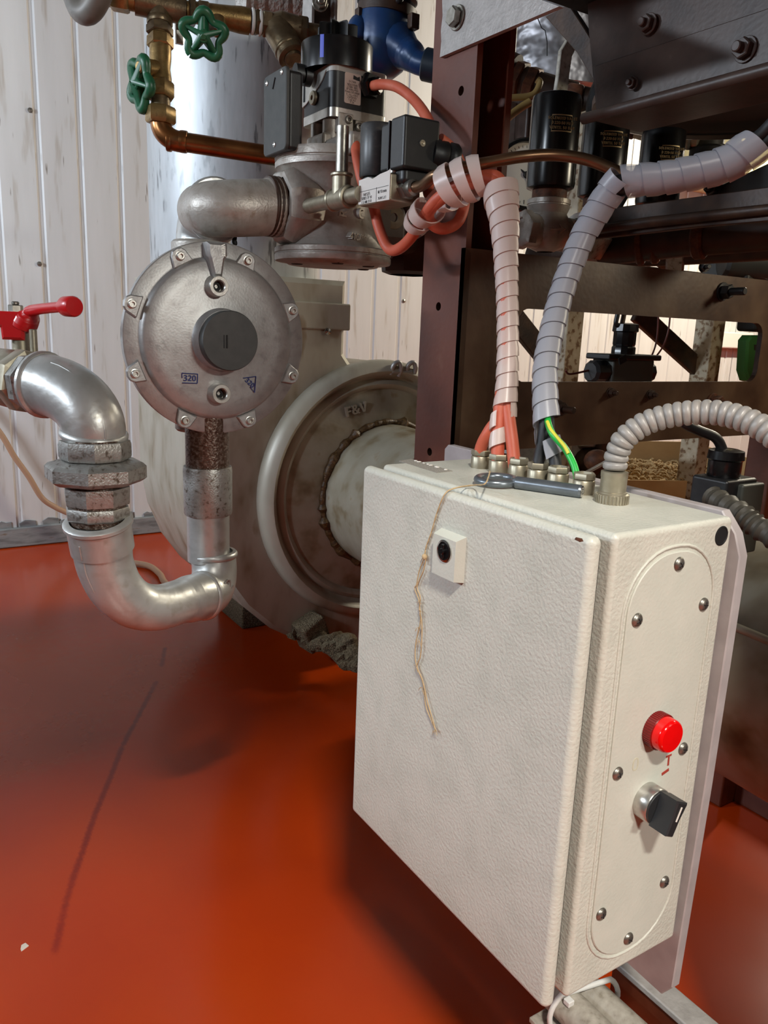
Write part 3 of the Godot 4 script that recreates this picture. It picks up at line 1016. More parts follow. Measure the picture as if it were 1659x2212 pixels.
	obj("marker_dash", g, M.red_ink, cover)
	letters("faded_zero", "0", 0.0105, Vector3(0.0705, 0.5435, 0.0018), Vector3(1, 0, 0), Vector3(0, 1, 0), 0.0002, M.faint_ink, cover)
	g = G.new()
	g.lathe([V(0.0078, 0), V(0.0078, 0.0004), V(0.0066, 0.0006), V(0.0064, 0.0002), V(0, 0.0001)], Vector3(0.1415, 0.7165, -0.0001), Vector3.BACK, 28)
	obj("cable_hole", g, M.black, body)
	g = G.new()
	g.prism([Vector2(-0.3094, 0.0492), Vector2(-0.3152, 0.0679), Vector2(-0.2414, 0.0663), Vector2(-0.2387, 0.0451)], Vector3(0, 0.7295, 0), Vector3.BACK, Vector3.RIGHT, 0.0009)
	obj("sticker_residue", g, M.residue, body)
	var rng := RandomNumberGenerator.new()
	rng.seed = 21
	for k in 9:
		var a: Vector3 = Vector3(0.0650, 0.7306, -0.3093)
		var b: Vector3 = Vector3(0.0631, 0.7306, -0.2417)
		g = G.new()
		g.ball(a.lerp(b, (k + rng.randf()) / 9.0), Vector3(0.0012 + 0.002 * rng.randf(), 0.0008, 0.001 + 0.001 * rng.randf()), 4)
		obj("glue_crumb", g, M.white_label, body)
	# six cable glands along the top
	var k := 0
	for p in [V(0.106, -0.249), V(0.106, -0.2215), V(0.108, -0.195), V(0.108, -0.169), V(0.111, -0.146), V(0.109, -0.1135)]:
		var o := Vector3(p.x, 0.7295, p.y)
		g = G.new()
		g.lathe([V(0.0094, 0), V(0.0094, 0.0115), V(0.0086, 0.0125), V(0.0, 0.0125)], o, Vector3.UP, 24)
		var gl := obj("cable_gland", g, M.nickel, t)
		g = G.new()
		g.lathe([V(0.0085, 0.0125), V(0.0098, 0.0135), V(0.0098, 0.0175), V(0.0092, 0.0185), V(0.0072, 0.0185), V(0.0066, 0.014)], o, Vector3.UP, 6, true, 0.2 + k * 0.35)
		obj("gland_nut", g, M.nickel, gl)
		k += 1

	# the mounting plate at the cabinet's back
	g = G.new()
	g.prism([V(-0.37, 0.30), V(-0.006, 0.285), V(0.004, 0.30), V(0.0075, 0.50), V(0.0085, 0.70), V(0.002, 0.717), V(-0.006, 0.726), V(-0.012, 0.7325), V(-0.37, 0.7335), V(-0.376, 0.728)], Vector3(0.1655, 0, 0), Vector3.BACK, Vector3.UP, 0.0095, 0.001)
	single("mounting_plate", g, M.lilac_sheet, "grey sheet metal mounting plate standing behind the control cabinet", "plate")

	# T-shaped ring key lying on top, with a length of twine tied to it
	var kt := thing("cabinet_key", "grey metal key with a round ring grip lying on top of the cabinet", "key", Vector3(0.07, 0.7305, -0.16))
	var yk := 0.7355
	g = G.new()
	var lp := []
	var c0: Vector3 = Vector3(0.0612, 0.7345, -0.1708)
	for i in 33:
		var a := TAU * i / 32
		lp.append(c0 + Vector3(cos(a) * 0.019, 0.0, sin(a) * 0.0165).rotated(Vector3.UP, 0.5))
	g.tube(lp, 0.0036, 12, false)
	obj("ring_grip", g, M.key, kt)
	g = G.new()
	var ka: Vector3 = Vector3(0.0656, 0.7355, -0.1545)
	var kz: Vector3 = Vector3(0.0928, 0.7355, -0.0992)
	g.tube([ka, ka.lerp(kz, 0.06), ka.lerp(kz, 0.97), kz], [0.0036, 0.0056, 0.0056, 0.005], 16)
	obj("shank", g, M.key, kt)
	g = G.new()
	var kax := (kz - ka).normalized()
	g.lathe([V(0.0022, 0.0002), V(0.004, 0.0004), V(0.0048, 0.0001)], kz, kax, 16)
	g.cyl(kz - kax * 0.002, kax, 0.0016, 0.0026, 0.0004, 8)
	obj("socket_end", g, M.chrome, kt)


func lock_block(g: G) -> void:
	# a lock housing whose sides slope outward to the door
	var f: Array = [Vector2(-0.1651, 0.6951), Vector2(-0.1343, 0.6948), Vector2(-0.1338, 0.6635), Vector2(-0.1640, 0.6604)]
	var z0: float = f[0].x
	var z1: float = f[1].x
	var y0: float = f[3].y
	var y1: float = f[1].y
	var a := Vector3(-0.0088, y0, z0)
	var q := [Vector3(-0.0088, y0, z0), Vector3(-0.0088, y0, z1), Vector3(-0.0088, y1, z1), Vector3(-0.0088, y1, z0)]
	var r := [Vector3(0.0006, y0 - 0.001, z0 - 0.001), Vector3(0.0006, y0 - 0.001, z1 + 0.003), Vector3(0.0006, y1 + 0.004, z1 + 0.003), Vector3(0.0006, y1 + 0.004, z0 - 0.001)]
	g.quad(q[0], q[1], q[2], q[3], Vector3.LEFT, Vector3.LEFT, Vector3.LEFT, Vector3.LEFT)
	var ns := [Vector3(-0.2, -1, 0), Vector3(-0.3, 0, 1), Vector3(-0.4, 1, 0), Vector3(-0.2, 0, -1)]
	for i in 4:
		var nn: Vector3 = ns[i].normalized()
		var j := (i + 1) % 4
		g.quad(q[i], q[j], r[j], r[i], nn, nn, nn, nn)



# ---------------------------------------------------------------- silver gas train on the left
func gas_train() -> void:
	# ball valve with its red lever; the pipe runs to the wall side
	var a: Vector3 = Vector3(-0.3111, 0.7890, -0.8707)
	var b: Vector3 = Vector3(-0.2368, 0.7850, -0.6084)
	var ax := (b - a).normalized()
	var t := thing("ball_valve", "nickel ball valve with a red lever handle at the left edge of the picture", "valve", b - ax * 0.06)
	var g := G.new()
	var L := (b - a).length()
	g.lathe([V(0.0, 0.0), V(0.031, 0.0), V(0.0315, 0.03), V(0.034, L - 0.105), V(0.0345, L - 0.075), V(0.0338, L - 0.052), V(0.0325, L - 0.048)], a, ax, 40)
	var body := obj("body", g, M.nickel, t)
	letters("cast_mark", "PN25", 0.006, Vector3(-0.2662, 0.7873, -0.6401), Vector3(0.98, -0.02, 0.3), Vector3(0, 1, 0), 0.001, M.steel, body)
	g = G.new()
	g.lathe([V(0.030, 0), V(0.0365, 0.002), V(0.0375, 0.006), V(0.0375, 0.021), V(0.0365, 0.025), V(0.030, 0.027)], b - ax * 0.05, ax, 8, true, 0.2)
	obj("hex_end", g, M.nickel, t)
	g = G.new()
	g.lathe([V(0.028, 0), V(0.0345, 0.001), V(0.0345, 0.015), V(0.030, 0.018)], b - ax * 0.022, ax, 8, true, 0.5)
	obj("hex_adapter", g, M.silver_worn, t)
	var h: Vector3 = Vector3(-0.2426, 0.8251, -0.7085)
	var top: Vector3 = Vector3(-0.2426, 0.8551, -0.7085)
	g = G.new()
	g.cyl(h + Vector3(0, -0.03, 0), Vector3.UP, 0.0105, 0.045, 0.001, 20)
	obj("stem", g, M.nickel, t)
	g = G.new()
	g.cyl(Vector3(-0.2325, 0.8246, -0.6836) + Vector3(0, -0.01, 0), Vector3.UP, 0.0045, 0.03, 0.001, 12)
	obj("stop_pin", g, M.nickel, t)
	var lever := G.new()
	var y0: float = h.y + 0.006
	lever.prism([V(-0.0125, 0), V(0.0125, 0), V(0.0135, 0.014), V(0.019, 0.014), V(0.020, 0.028), V(0.013, 0.033), V(-0.013, 0.033), V(-0.020, 0.028), V(-0.019, 0.014), V(-0.0135, 0.014)], Vector3(h.x, y0, h.z - 0.012), Vector3(0.9, 0, 0.43), Vector3.UP, 0.026, 0.003)
	var arm_y: float = Vector3(-0.2426, 0.8654, -0.7085).y
	var p0 := Vector3(h.x + 0.004, y0 + 0.016, h.z + 0.004)
	var p1 := Vector3(h.x + 0.010, arm_y - 0.004, h.z + 0.012)
	var pe: Vector3 = Vector3(-0.2083, 0.8716, -0.6139)
	var pk: Vector3 = Vector3(-0.1962, 0.8720, -0.5696)
	lever.tube(spl([p0, p1, p1.lerp(pe, 0.15) + Vector3(0, 0.004, 0), pe], 6), [0.017, 0.017, 0.017, 0.0165, 0.016, 0.0145, 0.012, 0.011, 0.0105, 0.01, 0.0095, 0.009, 0.0085, 0.0083, 0.0082, 0.0081, 0.008, 0.008, 0.0085], 12, true, 0.75)
	obj("lever", lever, M.red_plastic, t)
	g = G.new()
	var kd := (pk - pe).normalized()
	g.lathe([V(0, 0), V(0.0085, 0.0), V(0.0112, 0.007), V(0.0114, 0.024), V(0.0100, 0.0265), V(0, 0.027)], pe - kd * 0.004, kd, 28)
	obj("grip", g, M.red_plastic, t)
	g = G.new()
	g.cyl(Vector3(h.x - 0.003, y0 + 0.032, h.z - 0.006), Vector3.UP, 0.0085, 0.009, 0.001, 6, true)
	g.cyl(Vector3(h.x - 0.003, y0 + 0.041, h.z - 0.006), Vector3.UP, 0.0045, 0.004, 0.001, 12)
	obj("lever_nut", g, M.steel, t)

	# elbow down
	var e0 := b
	var ec: Vector3 = Vector3(-0.1972, 0.7851, -0.5342)
	var e1: Vector3 = Vector3(-0.1984, 0.7362, -0.5423)
	t = thing("pipe_elbow", "silver painted pipe elbow turning down from the ball valve with red lever", "pipe elbow", e1)
	g = G.new()
	var path := bend(e0, ec, e1, 20)
	var rad := []
	for i in path.size():
		rad.append(lerpf(0.0345, 0.0335, i / 20.0))
	g.tube(path, rad, 40)
	g.bead(e0 + (ec - e0).normalized() * 0.003, ec - e0, 0.0375, 0.010, 0.030)
	g.bead(e1, e1 - ec, 0.0362, 0.009, 0.030)
	var el := obj("elbow", g, M.silver_paint, t)
	g = G.new()     # casting seam round the outer side
	var seam := []
	for i in path.size():
		if i > 4:
			seam.append(path[i] + ((path[i] - (e0 * 0.5 + e1 * 0.5)).normalized() * 0.8 + Vector3(-0.3, 0.3, 0.9) * 0.65).normalized() * (rad[i] - 0.0002))
	g.tube(seam, 0.0012, 6)
	obj("casting_seam", g, M.silver_paint, el)
	letters("cast_mark", "2", 0.017, Vector3(-0.2323, 0.7728, -0.5448), Vector3(0.9, -0.2, 0.5), Vector3(0.2, 1, 0), 0.005, M.silver_paint, el)

	# union: nuts stacked down the drop
	var dx := Vector3(0, -1, 0)
	var u0: Vector3 = Vector3(-0.1995, 0.7322, -0.5346)
	t = thing("pipe_union", "chipped silver painted pipe union with a wide nut hanging below the elbow", "pipe union", u0 + dx * 0.09)
	var ys := []
	for v in [u0.y, Vector3(-0.1995, 0.7307, -0.5346).y, Vector3(-0.1995, 0.7098, -0.5346).y, Vector3(-0.1995, 0.7041, -0.5346).y, Vector3(-0.1995, 0.6850, -0.5346).y, Vector3(-0.1995, 0.6803, -0.5346).y, Vector3(-0.1995, 0.6599, -0.5346).y, Vector3(-0.1995, 0.6578, -0.5346).y, Vector3(-0.1995, 0.6430, -0.5346).y, Vector3(-0.1995, 0.6377, -0.5346).y]:
		ys.append(v)
	var cx: Vector3 = Vector3(-0.1995, 0.7057, -0.5346)
	var at := func(y: float) -> Vector3: return Vector3(cx.x, y, cx.z)
	g = G.new()
	g.cyl(at.call(ys[9]), Vector3.UP, 0.0300, ys[0] - ys[9], 0.0, 32)
	obj("threaded_core", g, M.rust_silver, t)
	g = G.new()
	var hh: float = ys[1] - ys[2]
	g.lathe([V(0.030, 0), V(0.0365, 0.001), V(0.0378, 0.004), V(0.0378, hh - 0.004), V(0.0365, hh), V(0.030, hh)], at.call(ys[2]), Vector3.UP, 8, true, 0.55)
	obj("upper_hexagon", g, M.silver_worn, t)
	g = G.new()
	hh = ys[2] - ys[4]
	g.lathe([V(0.030, 0), V(0.046, 0.0), V(0.0505, 0.0025), V(0.0535, 0.005), V(0.0535, hh - 0.007), V(0.050, hh - 0.0035), V(0.040, hh - 0.0005), V(0.034, hh)], at.call(ys[4]), Vector3.UP, 8, true, 0.42)
	obj("union_nut", g, M.silver_worn, t)
	g = G.new()
	hh = ys[5] - ys[6]
	g.lathe([V(0.030, 0), V(0.0348, 0.001), V(0.0355, 0.003), V(0.0362, hh - 0.003), V(0.036, hh), V(0.030, hh)], at.call(ys[6]), Vector3.UP, 8, true, 0.25)
	obj("lower_hexagon", g, M.silver_worn, t)
	g = G.new()
	hh = ys[7] - ys[8]
	g.lathe([V(0.030, 0), V(0.0335, 0.001), V(0.035, 0.003), V(0.035, hh - 0.003), V(0.034, hh), V(0.030, hh)], at.call(ys[8]), Vector3.UP, 8, true, 0.25)
	obj("nipple_hexagon", g, M.silver_worn, t)

	# the long return bend and the short elbow up to the regulator
	var s0: Vector3 = Vector3(-0.2013, 0.6406, -0.5276)
	var s1: Vector3 = Vector3(-0.1963, 0.6081, -0.5338)
	var r1: Vector3 = Vector3(-0.0628, 0.5151, -0.5872)
	t = thing("pipe_bend", "wide silver painted pipe bend at the bottom of the gas pipe loop", "pipe bend", r1)
	g = G.new()
	path = [s0, s0.lerp(s1, 0.5), s1]
	path.append_array(spl([s1, Vector3(-0.1938, 0.5873, -0.5350), Vector3(-0.1824, 0.5579, -0.5355), Vector3(-0.1610, 0.5346, -0.5397), Vector3(-0.1315, 0.5231, -0.5481), Vector3(-0.0967, 0.5197, -0.5675), r1], 7))
	rad = []
	for i in path.size():
		var f := float(i) / (path.size() - 1)
		var q := 0.0345
		if i > 2:
			q = lerpf(0.0322, 0.0275, smoothstep(0.0, 0.75, f))
		if f > 0.83:
			q = lerpf(q, 0.0302, smoothstep(0.83, 0.9, f))
		rad.append(q)
	g.tube(path, rad, 40)
	g.bead(s0, s0 - s1, 0.0375, 0.009, 0.030)
	g.bead(r1 + (r1 - path[path.size() - 3]).normalized() * 0.001, r1 - path[path.size() - 3], 0.0325, 0.009, 0.026)
	el = obj("bend", g, M.silver_paint, t)
	g = G.new()
	seam = []
	for i in range(1, 22):
		var w: Vector3 = path[i]
		seam.append(w + Vector3(-0.72, -0.12, 0.55).normalized() * (rad[i] - 0.0002))
	g.tube(seam, 0.0011, 6)
	obj("casting_seam", g, M.silver_paint, el)

	var c1: Vector3 = Vector3(-0.0393, 0.5146, -0.6085)
	var v1: Vector3 = Vector3(-0.0357, 0.5573, -0.6204)
	t = thing("pipe_elbow", "small silver painted elbow turning up beneath the round regulator", "pipe elbow", c1)
	g = G.new()
	path = bend(r1 + (c1 - r1).normalized() * 0.004, c1 + Vector3(0.008, -0.008, 0), v1, 16)
	g.tube(path, 0.0295, 36)
	g.bead(v1 + Vector3(0, 0.002, 0), Vector3.UP, 0.0325, 0.009, 0.026)
	el = obj("elbow", g, M.silver_paint, t)
	letters("cast_mark", "92", 0.014, Vector3(-0.0333, 0.5255, -0.5784), Vector3(0.75, 0.45, -0.25), Vector3(-0.5, 0.8, 0.2), 0.003, M.silver_paint, el)

	t = thing("riser_pipe", "short silver riser pipe with a coupling and a rusty neck under the regulator", "pipe", v1)
	var px := v1
	var yy := func(y: float) -> Vector3: return Vector3(px.x - 0.006, y, px.z)
	var y_top: float = Vector3(-0.0255, 0.7290, -0.6586).y
	var y_b: float = Vector3(-0.0255, 0.6790, -0.6586).y
	var y_c: float = Vector3(-0.0255, 0.6150, -0.6586).y
	g = G.new()
	g.cyl(yy.call(v1.y - 0.005), Vector3.UP, 0.0275, y_c - v1.y + 0.012, 0.0, 36)
	obj("pipe", g, M.silver_paint, t)
	g = G.new()
	g.lathe([V(0.0262, 0), V(0.0305, 0.0006), V(0.0312, 0.003), V(0.0315, y_b - y_c - 0.004), V(0.0305, y_b - y_c), V(0.026, y_b - y_c)], yy.call(y_c), Vector3.UP, 36)
	obj("coupling", g, M.silver_worn, t)
	g = G.new()
	g.cyl(yy.call(y_b - 0.004), Vector3.UP, 0.0278, y_top - y_b + 0.03, 0.001, 36)
	obj("threaded_neck", g, M.rust_silver, t)

	regulator()

	# elbows over the regulator to the filter
	t = thing("pipe_elbow", "large silver painted pipe elbow leading left from the gas filter", "pipe elbow", Vector3(0.0, 1.0, -0.65))
	g = G.new()
	var k0: Vector3 = Vector3(0.0707, 1.0112, -0.6550)
	var k1: Vector3 = Vector3(0.0190, 1.0044, -0.6550)
	var k2: Vector3 = Vector3(-0.0106, 1.0018, -0.6720)
	var k3: Vector3 = Vector3(-0.0097, 1.0041, -0.7178)
	path = spl([k0, k1, k2, k3], 8)
	rad = []
	for i in path.size():
		rad.append(0.0372 if i < 3 else lerpf(0.0352, 0.0335, float(i) / path.size()))
	g.tube(path, rad, 40)
	obj("elbow", g, M.cast, t)
	g = G.new()
	for i in 3:
		g.bead(k0 + Vector3(-0.002 - 0.006 * i, 0, 0), Vector3.RIGHT, 0.0378, 0.006, 0.034)
	obj("thread", g, M.dark_brown, t)
	t = thing("pipe_elbow", "silver painted elbow turning down behind the regulator with a wide collar", "pipe elbow", Vector3(-0.03, 0.98, -0.72))
	g = G.new()
	var j0: Vector3 = Vector3(-0.0032, 1.0027, -0.6853)
	var j1: Vector3 = Vector3(0.0026, 1.0064, -0.7655)
	var j2: Vector3 = Vector3(-0.0024, 0.9443, -0.7333)
	g.tube(bend(j0, j1, j2, 16), 0.0365, 36)
	g.bead(j0, j0 - j1, 0.041, 0.011, 0.033)
	obj("elbow", g, M.silver_paint, t)


func regulator() -> void:
	var c := Vector3(-0.035, 0.84, -0.60)
	var t := thing("pressure_regulator", "round aluminium gas pressure regulator with a black cap in its centre", "regulator", c)
	var g := G.new()
	g.lathe([V(0.0, -0.05), V(0.05, -0.05), V(0.09, -0.03), V(0.112, -0.008), V(0.1155, -0.006), V(0.1155, 0.0035), V(0.1140, 0.0045), V(0.099, 0.0045), V(0.0975, 0.005), V(0.0955, 0.009), V(0.092, 0.0115), V(0.075, 0.0135), V(0.05, 0.015), V(0.038, 0.017), V(0.0365, 0.019), V(0.0355, 0.034), V(0.0, 0.034)], c, Vector3.BACK, 80)
	var body := obj("diaphragm_cover", g, M.alu, t)
	g = G.new()
	g.cyl(c + Vector3(0, 0, -0.12), Vector3.BACK, 0.048, 0.08, 0.004, 32)
	g.cyl(c + Vector3(0.0, -0.12, -0.062), Vector3.UP, 0.034, 0.24, 0.003, 32)
	obj("valve_body", g, M.cast, t)
	g = G.new()
	g.lathe([V(0.0345, 0.0), V(0.0352, 0.001), V(0.0352, 0.0105), V(0.0342, 0.0122), V(0.0, 0.0125)], c + Vector3(0, 0, 0.0335), Vector3.BACK, 56)
	var cap := obj("cap", g, M.dark_grey, t)
	g = G.new()
	g.rbox(c + Vector3(-0.005, -0.001, 0.0462), Vector3(0.0022, 0.0155, 0.001), 0.0004, Basis(), 1)
	g.rbox(c + Vector3(-0.0085, -0.001, 0.0462), Vector3(0.0010, 0.0155, 0.0008), 0.0003, Basis(), 1)
	obj("slot", g, M.black, cap)
	# two test nipples
	for p in [Vector3(-0.0423, 0.9027, -0.5710), Vector3(-0.0403, 0.7759, -0.5730)]:
		g = G.new()
		g.lathe([V(0.014, 0.0), V(0.0125, 0.006), V(0.0120, 0.016), V(0.0112, 0.0178), V(0.0076, 0.0178), V(0.0064, 0.0165), V(0.0062, 0.006), V(0, 0.006)], Vector3(p.x, p.y, -0.589), Vector3.BACK, 32)
		var nip := obj("test_nipple", g, M.alu_bright, t)
		g = G.new()
		g.lathe([V(0.0062, 0.0), V(0.0028, 0.0002), V(0.0026, -0.003), V(0, -0.003)], Vector3(p.x, p.y, -0.589 + 0.0085), Vector3.BACK, 6, true)
		obj("nipple_bore", g, M.black, nip)
	# vent spout above the upper nipple
	g = G.new()
	var vx: float = Vector3(-0.0412, 0.9417, -0.5850).x
	var vt: float = Vector3(-0.0434, 0.9525, -0.5850).y
	var vb: float = Vector3(-0.0380, 0.9139, -0.5850).y
	g.prism([V(-0.0125, 0.0), V(-0.012, -0.014), V(-0.010, -0.019), V(-0.005, vb - vt), V(0.006, vb - vt), V(0.009, -0.019), V(0.0125, -0.014), V(0.0125, 0.0)], Vector3(vx, vt, -0.597), Vector3.RIGHT, Vector3.UP, 0.019, 0.003)
	var vent := obj("vent_spout", g, M.alu, t)
	letters("cast_letters", "VENT", 0.0042, Vector3(vx + 0.0068, vt - 0.0085, -0.5782), Vector3(0.05, -1, 0), Vector3(1, 0.05, 0), 0.0008, M.alu_bright, vent, "Droid Sans", true)
	# eight lugs with socket screws
	for p in [Vector3(-0.0827, 0.9346, -0.5920), Vector3(0.0016, 0.9359, -0.5920), Vector3(0.0629, 0.8793, -0.5920), Vector3(0.0640, 0.7967, -0.5920), Vector3(0.0040, 0.7402, -0.5920), Vector3(-0.0802, 0.7425, -0.5920), Vector3(-0.1389, 0.7988, -0.5920), Vector3(-0.1400, 0.8778, -0.5920)]:
		var o := Vector3(p.x, p.y, -0.5955)
		var out := Vector3(p.x - c.x, p.y - c.y, 0).normalized()
		var side := Vector3.BACK.cross(out)
		g = G.new()
		g.prism([V(-0.013, -0.010), V(0.013, -0.010), V(0.0095, 0.004), V(0.006, 0.008), V(0.0, 0.0095), V(-0.006, 0.008), V(-0.0095, 0.004)], o, out.cross(Vector3.BACK), out, 0.0045, 0.0012)
		var lug := obj("lug", g, M.alu, body)
		g = G.new()
		g.lathe([V(0.0056, 0.0), V(0.0056, 0.001), V(0.0046, 0.0012), V(0.0046, 0.0046), V(0.004, 0.0052), V(0.0023, 0.0052), V(0.002, 0.0022), V(0, 0.0022)], o + Vector3(0, 0, 0.0045), Vector3.BACK, 20)
		obj("socket_screw", g, M.alu_bright, lug)
	# two blue ink stamps
	var st := Vector3(0.998, -0.03, 0)
	letters("stamp_number", "320", 0.0070, Vector3(-0.0755, 0.7940, -0.5846), st, Vector3.UP, 0.0003, M.blue_ink, body, "Droid Sans", true)
	var box := [Vector3(-0.0850, 0.8000, -0.5846), Vector3(-0.0656, 0.7990, -0.5846), Vector3(-0.0663, 0.7879, -0.5846), Vector3(-0.0847, 0.7885, -0.5846)]
	g = G.new()
	for e in [[0, 1], [1, 2], [2, 3]]:
		g.tube([box[e[0]], box[e[1]]], 0.0006, 6)
	g.tube([box[0], box[0].lerp(box[3], 0.5)], 0.0005, 6)
	obj("stamp_frame", g, M.blue_ink, body)
	box = [Vector3(-0.0072, 0.7941, -0.5846), Vector3(0.0102, 0.7964, -0.5846), Vector3(0.0084, 0.7762, -0.5846)]
	g = G.new()
	for e in [[0, 1], [1, 2]]:
		g.tube([box[e[0]], box[e[1]]], 0.0006, 6)
	g.tube([box[2], box[2].lerp(box[0], 0.4)], 0.0004, 6)
	obj("stamp_frame", g, M.blue_ink, body)
	letters("stamp_number", "320", 0.0062, Vector3(0.0021, 0.7884, -0.5846), Vector3(0.75, -0.66, 0), Vector3(0.66, 0.75, 0), 0.0003, M.blue_ink, body, "Droid Sans", true)


# ---------------------------------------------------------------- filter, valve head and its wiring
func gas_valve() -> void:
	var c := Vector3(0.152, 0.0, -0.65)
	var yb: float = Vector3(0.1529, 0.9429, -0.6500).y
	var yt: float = Vector3(0.1490, 1.0836, -0.6500).y
	var t := thing("gas_filter", "silver cast gas filter with round flanges above and below beside the brown post", "filter", Vector3(c.x, yb, c.z))
	var g := G.new()
	var hgt := yt - yb
	g.lathe([V(0, 0), V(0.062, 0.0), V(0.066, 0.003), V(0.079, 0.004), V(0.080, 0.006), V(0.080, 0.0115), V(0.0785, 0.0125), V(0.0785, 0.0135), V(0.080, 0.0145), V(0.080, 0.020), V(0.078, 0.0215), V(0.070, 0.022), V(0.062, 0.036), V(0.054, 0.060), V(0.0515, hgt * 0.5), V(0.056, hgt - 0.050), V(0.066, hgt - 0.033), V(0.076, hgt - 0.022), V(0.080, hgt - 0.0205), V(0.0805, hgt - 0.014), V(0.0785, hgt - 0.0125), V(0.0785, hgt - 0.0115), V(0.0805, hgt - 0.0105), V(0.0805, hgt - 0.003), V(0.0795, hgt), V(0, hgt)], Vector3(c.x, yb, c.z), Vector3.UP, 64)
	var body := obj("filter_body", g, M.cast, t)
	for p in [V(0.03, 0.045), V(-0.02, 0.05), V(0.055, -0.01), V(-0.05, -0.01)]:
		g = G.new()
		g.lathe([V(0.0, -0.0012), V(0.007, -0.001), V(0.009, 0.0005)], Vector3(c.x + p.x, yb, c.z + p.y), Vector3.UP, 16)
		obj("blind_hole", g, M.gasket, body)
	# octagonal inlet flange facing the elbow, outlet boss on the right
	g = G.new()
	var cy: float = Vector3(0.1020, 1.0129, -0.6500).y
	g.lathe([V(0.036, 0), V(0.043, 0.0), V(0.046, 0.003), V(0.050, 0.012), V(0.050, 0.036), V(0.030, 0.075)], Vector3(Vector3(0.0691, 1.0093, -0.6500).x, cy, c.z), Vector3.RIGHT, 8, true, PI / 8)
	obj("inlet_flange", g, M.cast, t)
	g = G.new()
	g.lathe([V(0.0, 0), V(0.045, 0.0), V(0.048, 0.003), V(0.048, 0.045), V(0.03, 0.06), V(0.0, 0.06)], Vector3(c.x + 0.04, cy - 0.01, c.z), Vector3.RIGHT, 8, true, PI / 8)
	obj("outlet_flange", g, M.brown_grey, t)
	letters("cast_letters", "R", 0.011, Vector3(0.1309, 1.0031, -0.5880), Vector3(0.1, 1, 0), Vector3(-1, 0.1, 0), 0.004, M.cast, body, "Droid Sans", true)
	letters("cast_letters", "C", 0.013, Vector3(0.1617, 1.0078, -0.5970), Vector3(0.95, -0.1, -0.3), Vector3(0.0, 1, 0), 0.006, M.cast, body, "Droid Sans", true)
	letters("cast_letters", "410/02", 0.0078, Vector3(0.1526, 0.9762, -0.5880), Vector3(0.94, -0.06, -0.34), Vector3(0.0, 1, 0), 0.008, M.cast, body)

	# test line: nipple, tee, block and solenoid running towards the viewer
	var xa := 0.09
	t = thing("test_pipe", "thin dull steel pipe with a tee in front of the gas filter", "pipe", Vector3(0.0900, 1.0098, -0.5619))
	var l0: Vector3 = Vector3(0.0900, 1.0095, -0.6284)
	var l1: Vector3 = Vector3(0.0900, 1.0098, -0.4723)
	var tee: Vector3 = Vector3(0.0900, 1.0099, -0.5187)
	l1.y = l0.y
	tee.y = l0.y
	var la := (l1 - l0).normalized()
	g = G.new()
	g.tube([l0, l1], 0.0088, 20)
	obj("pipe", g, M.nickel, t)
	g = G.new()
	g.lathe([V(0.008, -0.02), V(0.019, -0.02), V(0.0195, 0.010), V(0.0185, 0.013), V(0.0135, 0.014), V(0.0125, 0.009), V(0.009, 0.009)], l0, la, 28)
	obj("collar", g, M.cast, t)
	g = G.new()
	g.cyl(tee - la * 0.02, la, 0.0118, 0.04, 0.002, 22)
	g.bead(tee - la * 0.018, la, 0.0132, 0.005, 0.010)
	g.bead(tee + la * 0.018, la, 0.0132, 0.005, 0.010)
	g.cyl(tee, Vector3.UP, 0.0112, 0.027, 0.002, 22)
	g.bead(tee + Vector3(0, 0.026, 0), Vector3.UP, 0.0132, 0.005, 0.009)
	obj("tee", g, M.nickel, t)
	g = G.new()
	var up_end: Vector3 = Vector3(0.0898, 1.0884, -0.5163)
	g.tube([tee + Vector3(0, 0.02, 0), Vector3(tee.x, up_end.y, tee.z)], 0.0074, 20)
	obj("upright_pipe", g, M.steel, t)

	head()
	solenoid(l0.y)

	# dark flanged valve body behind the post
	t = thing("shut_off_valve", "dark oily valve body between the gas filter and the brown post", "valve", Vector3(0.2575, 0.9973, -0.6358))
	g = G.new()
	var vc: Vector3 = Vector3(0.2899, 1.0026, -0.6652)
	g.rbox(vc, Vector3(0.085, 0.075, 0.08), 0.012)
	g.lathe([V(0.03, -0.062), V(0.042, -0.058), V(0.046, -0.03), V(0.046, 0.0)], vc, Vector3.UP, 8, true)
	g.cyl(vc + Vector3(-0.09, 0, 0), Vector3.RIGHT, 0.034, 0.22, 0.002, 24)
	obj("body", g, M.dark_brown, t)
	g = G.new()
	var pp: Vector3 = Vector3(0.2208, 1.0097, -0.6079)
	var pd := Vector3(-0.15, 0.0, 0.99)
	g.lathe([V(0.0165, -0.02), V(0.0165, 0.0), V(0.015, 0.003), V(0.006, 0.003), V(0.005, -0.004), V(0, -0.004)], pp, pd, 24)
	obj("plug", g, M.nickel, t)
	g = G.new()
	g.lathe([V(0.0052, 0.0), V(0.0, 0.0)], pp + pd * -0.0005, pd, 6, true)
	obj("plug_socket", g, M.black, t)


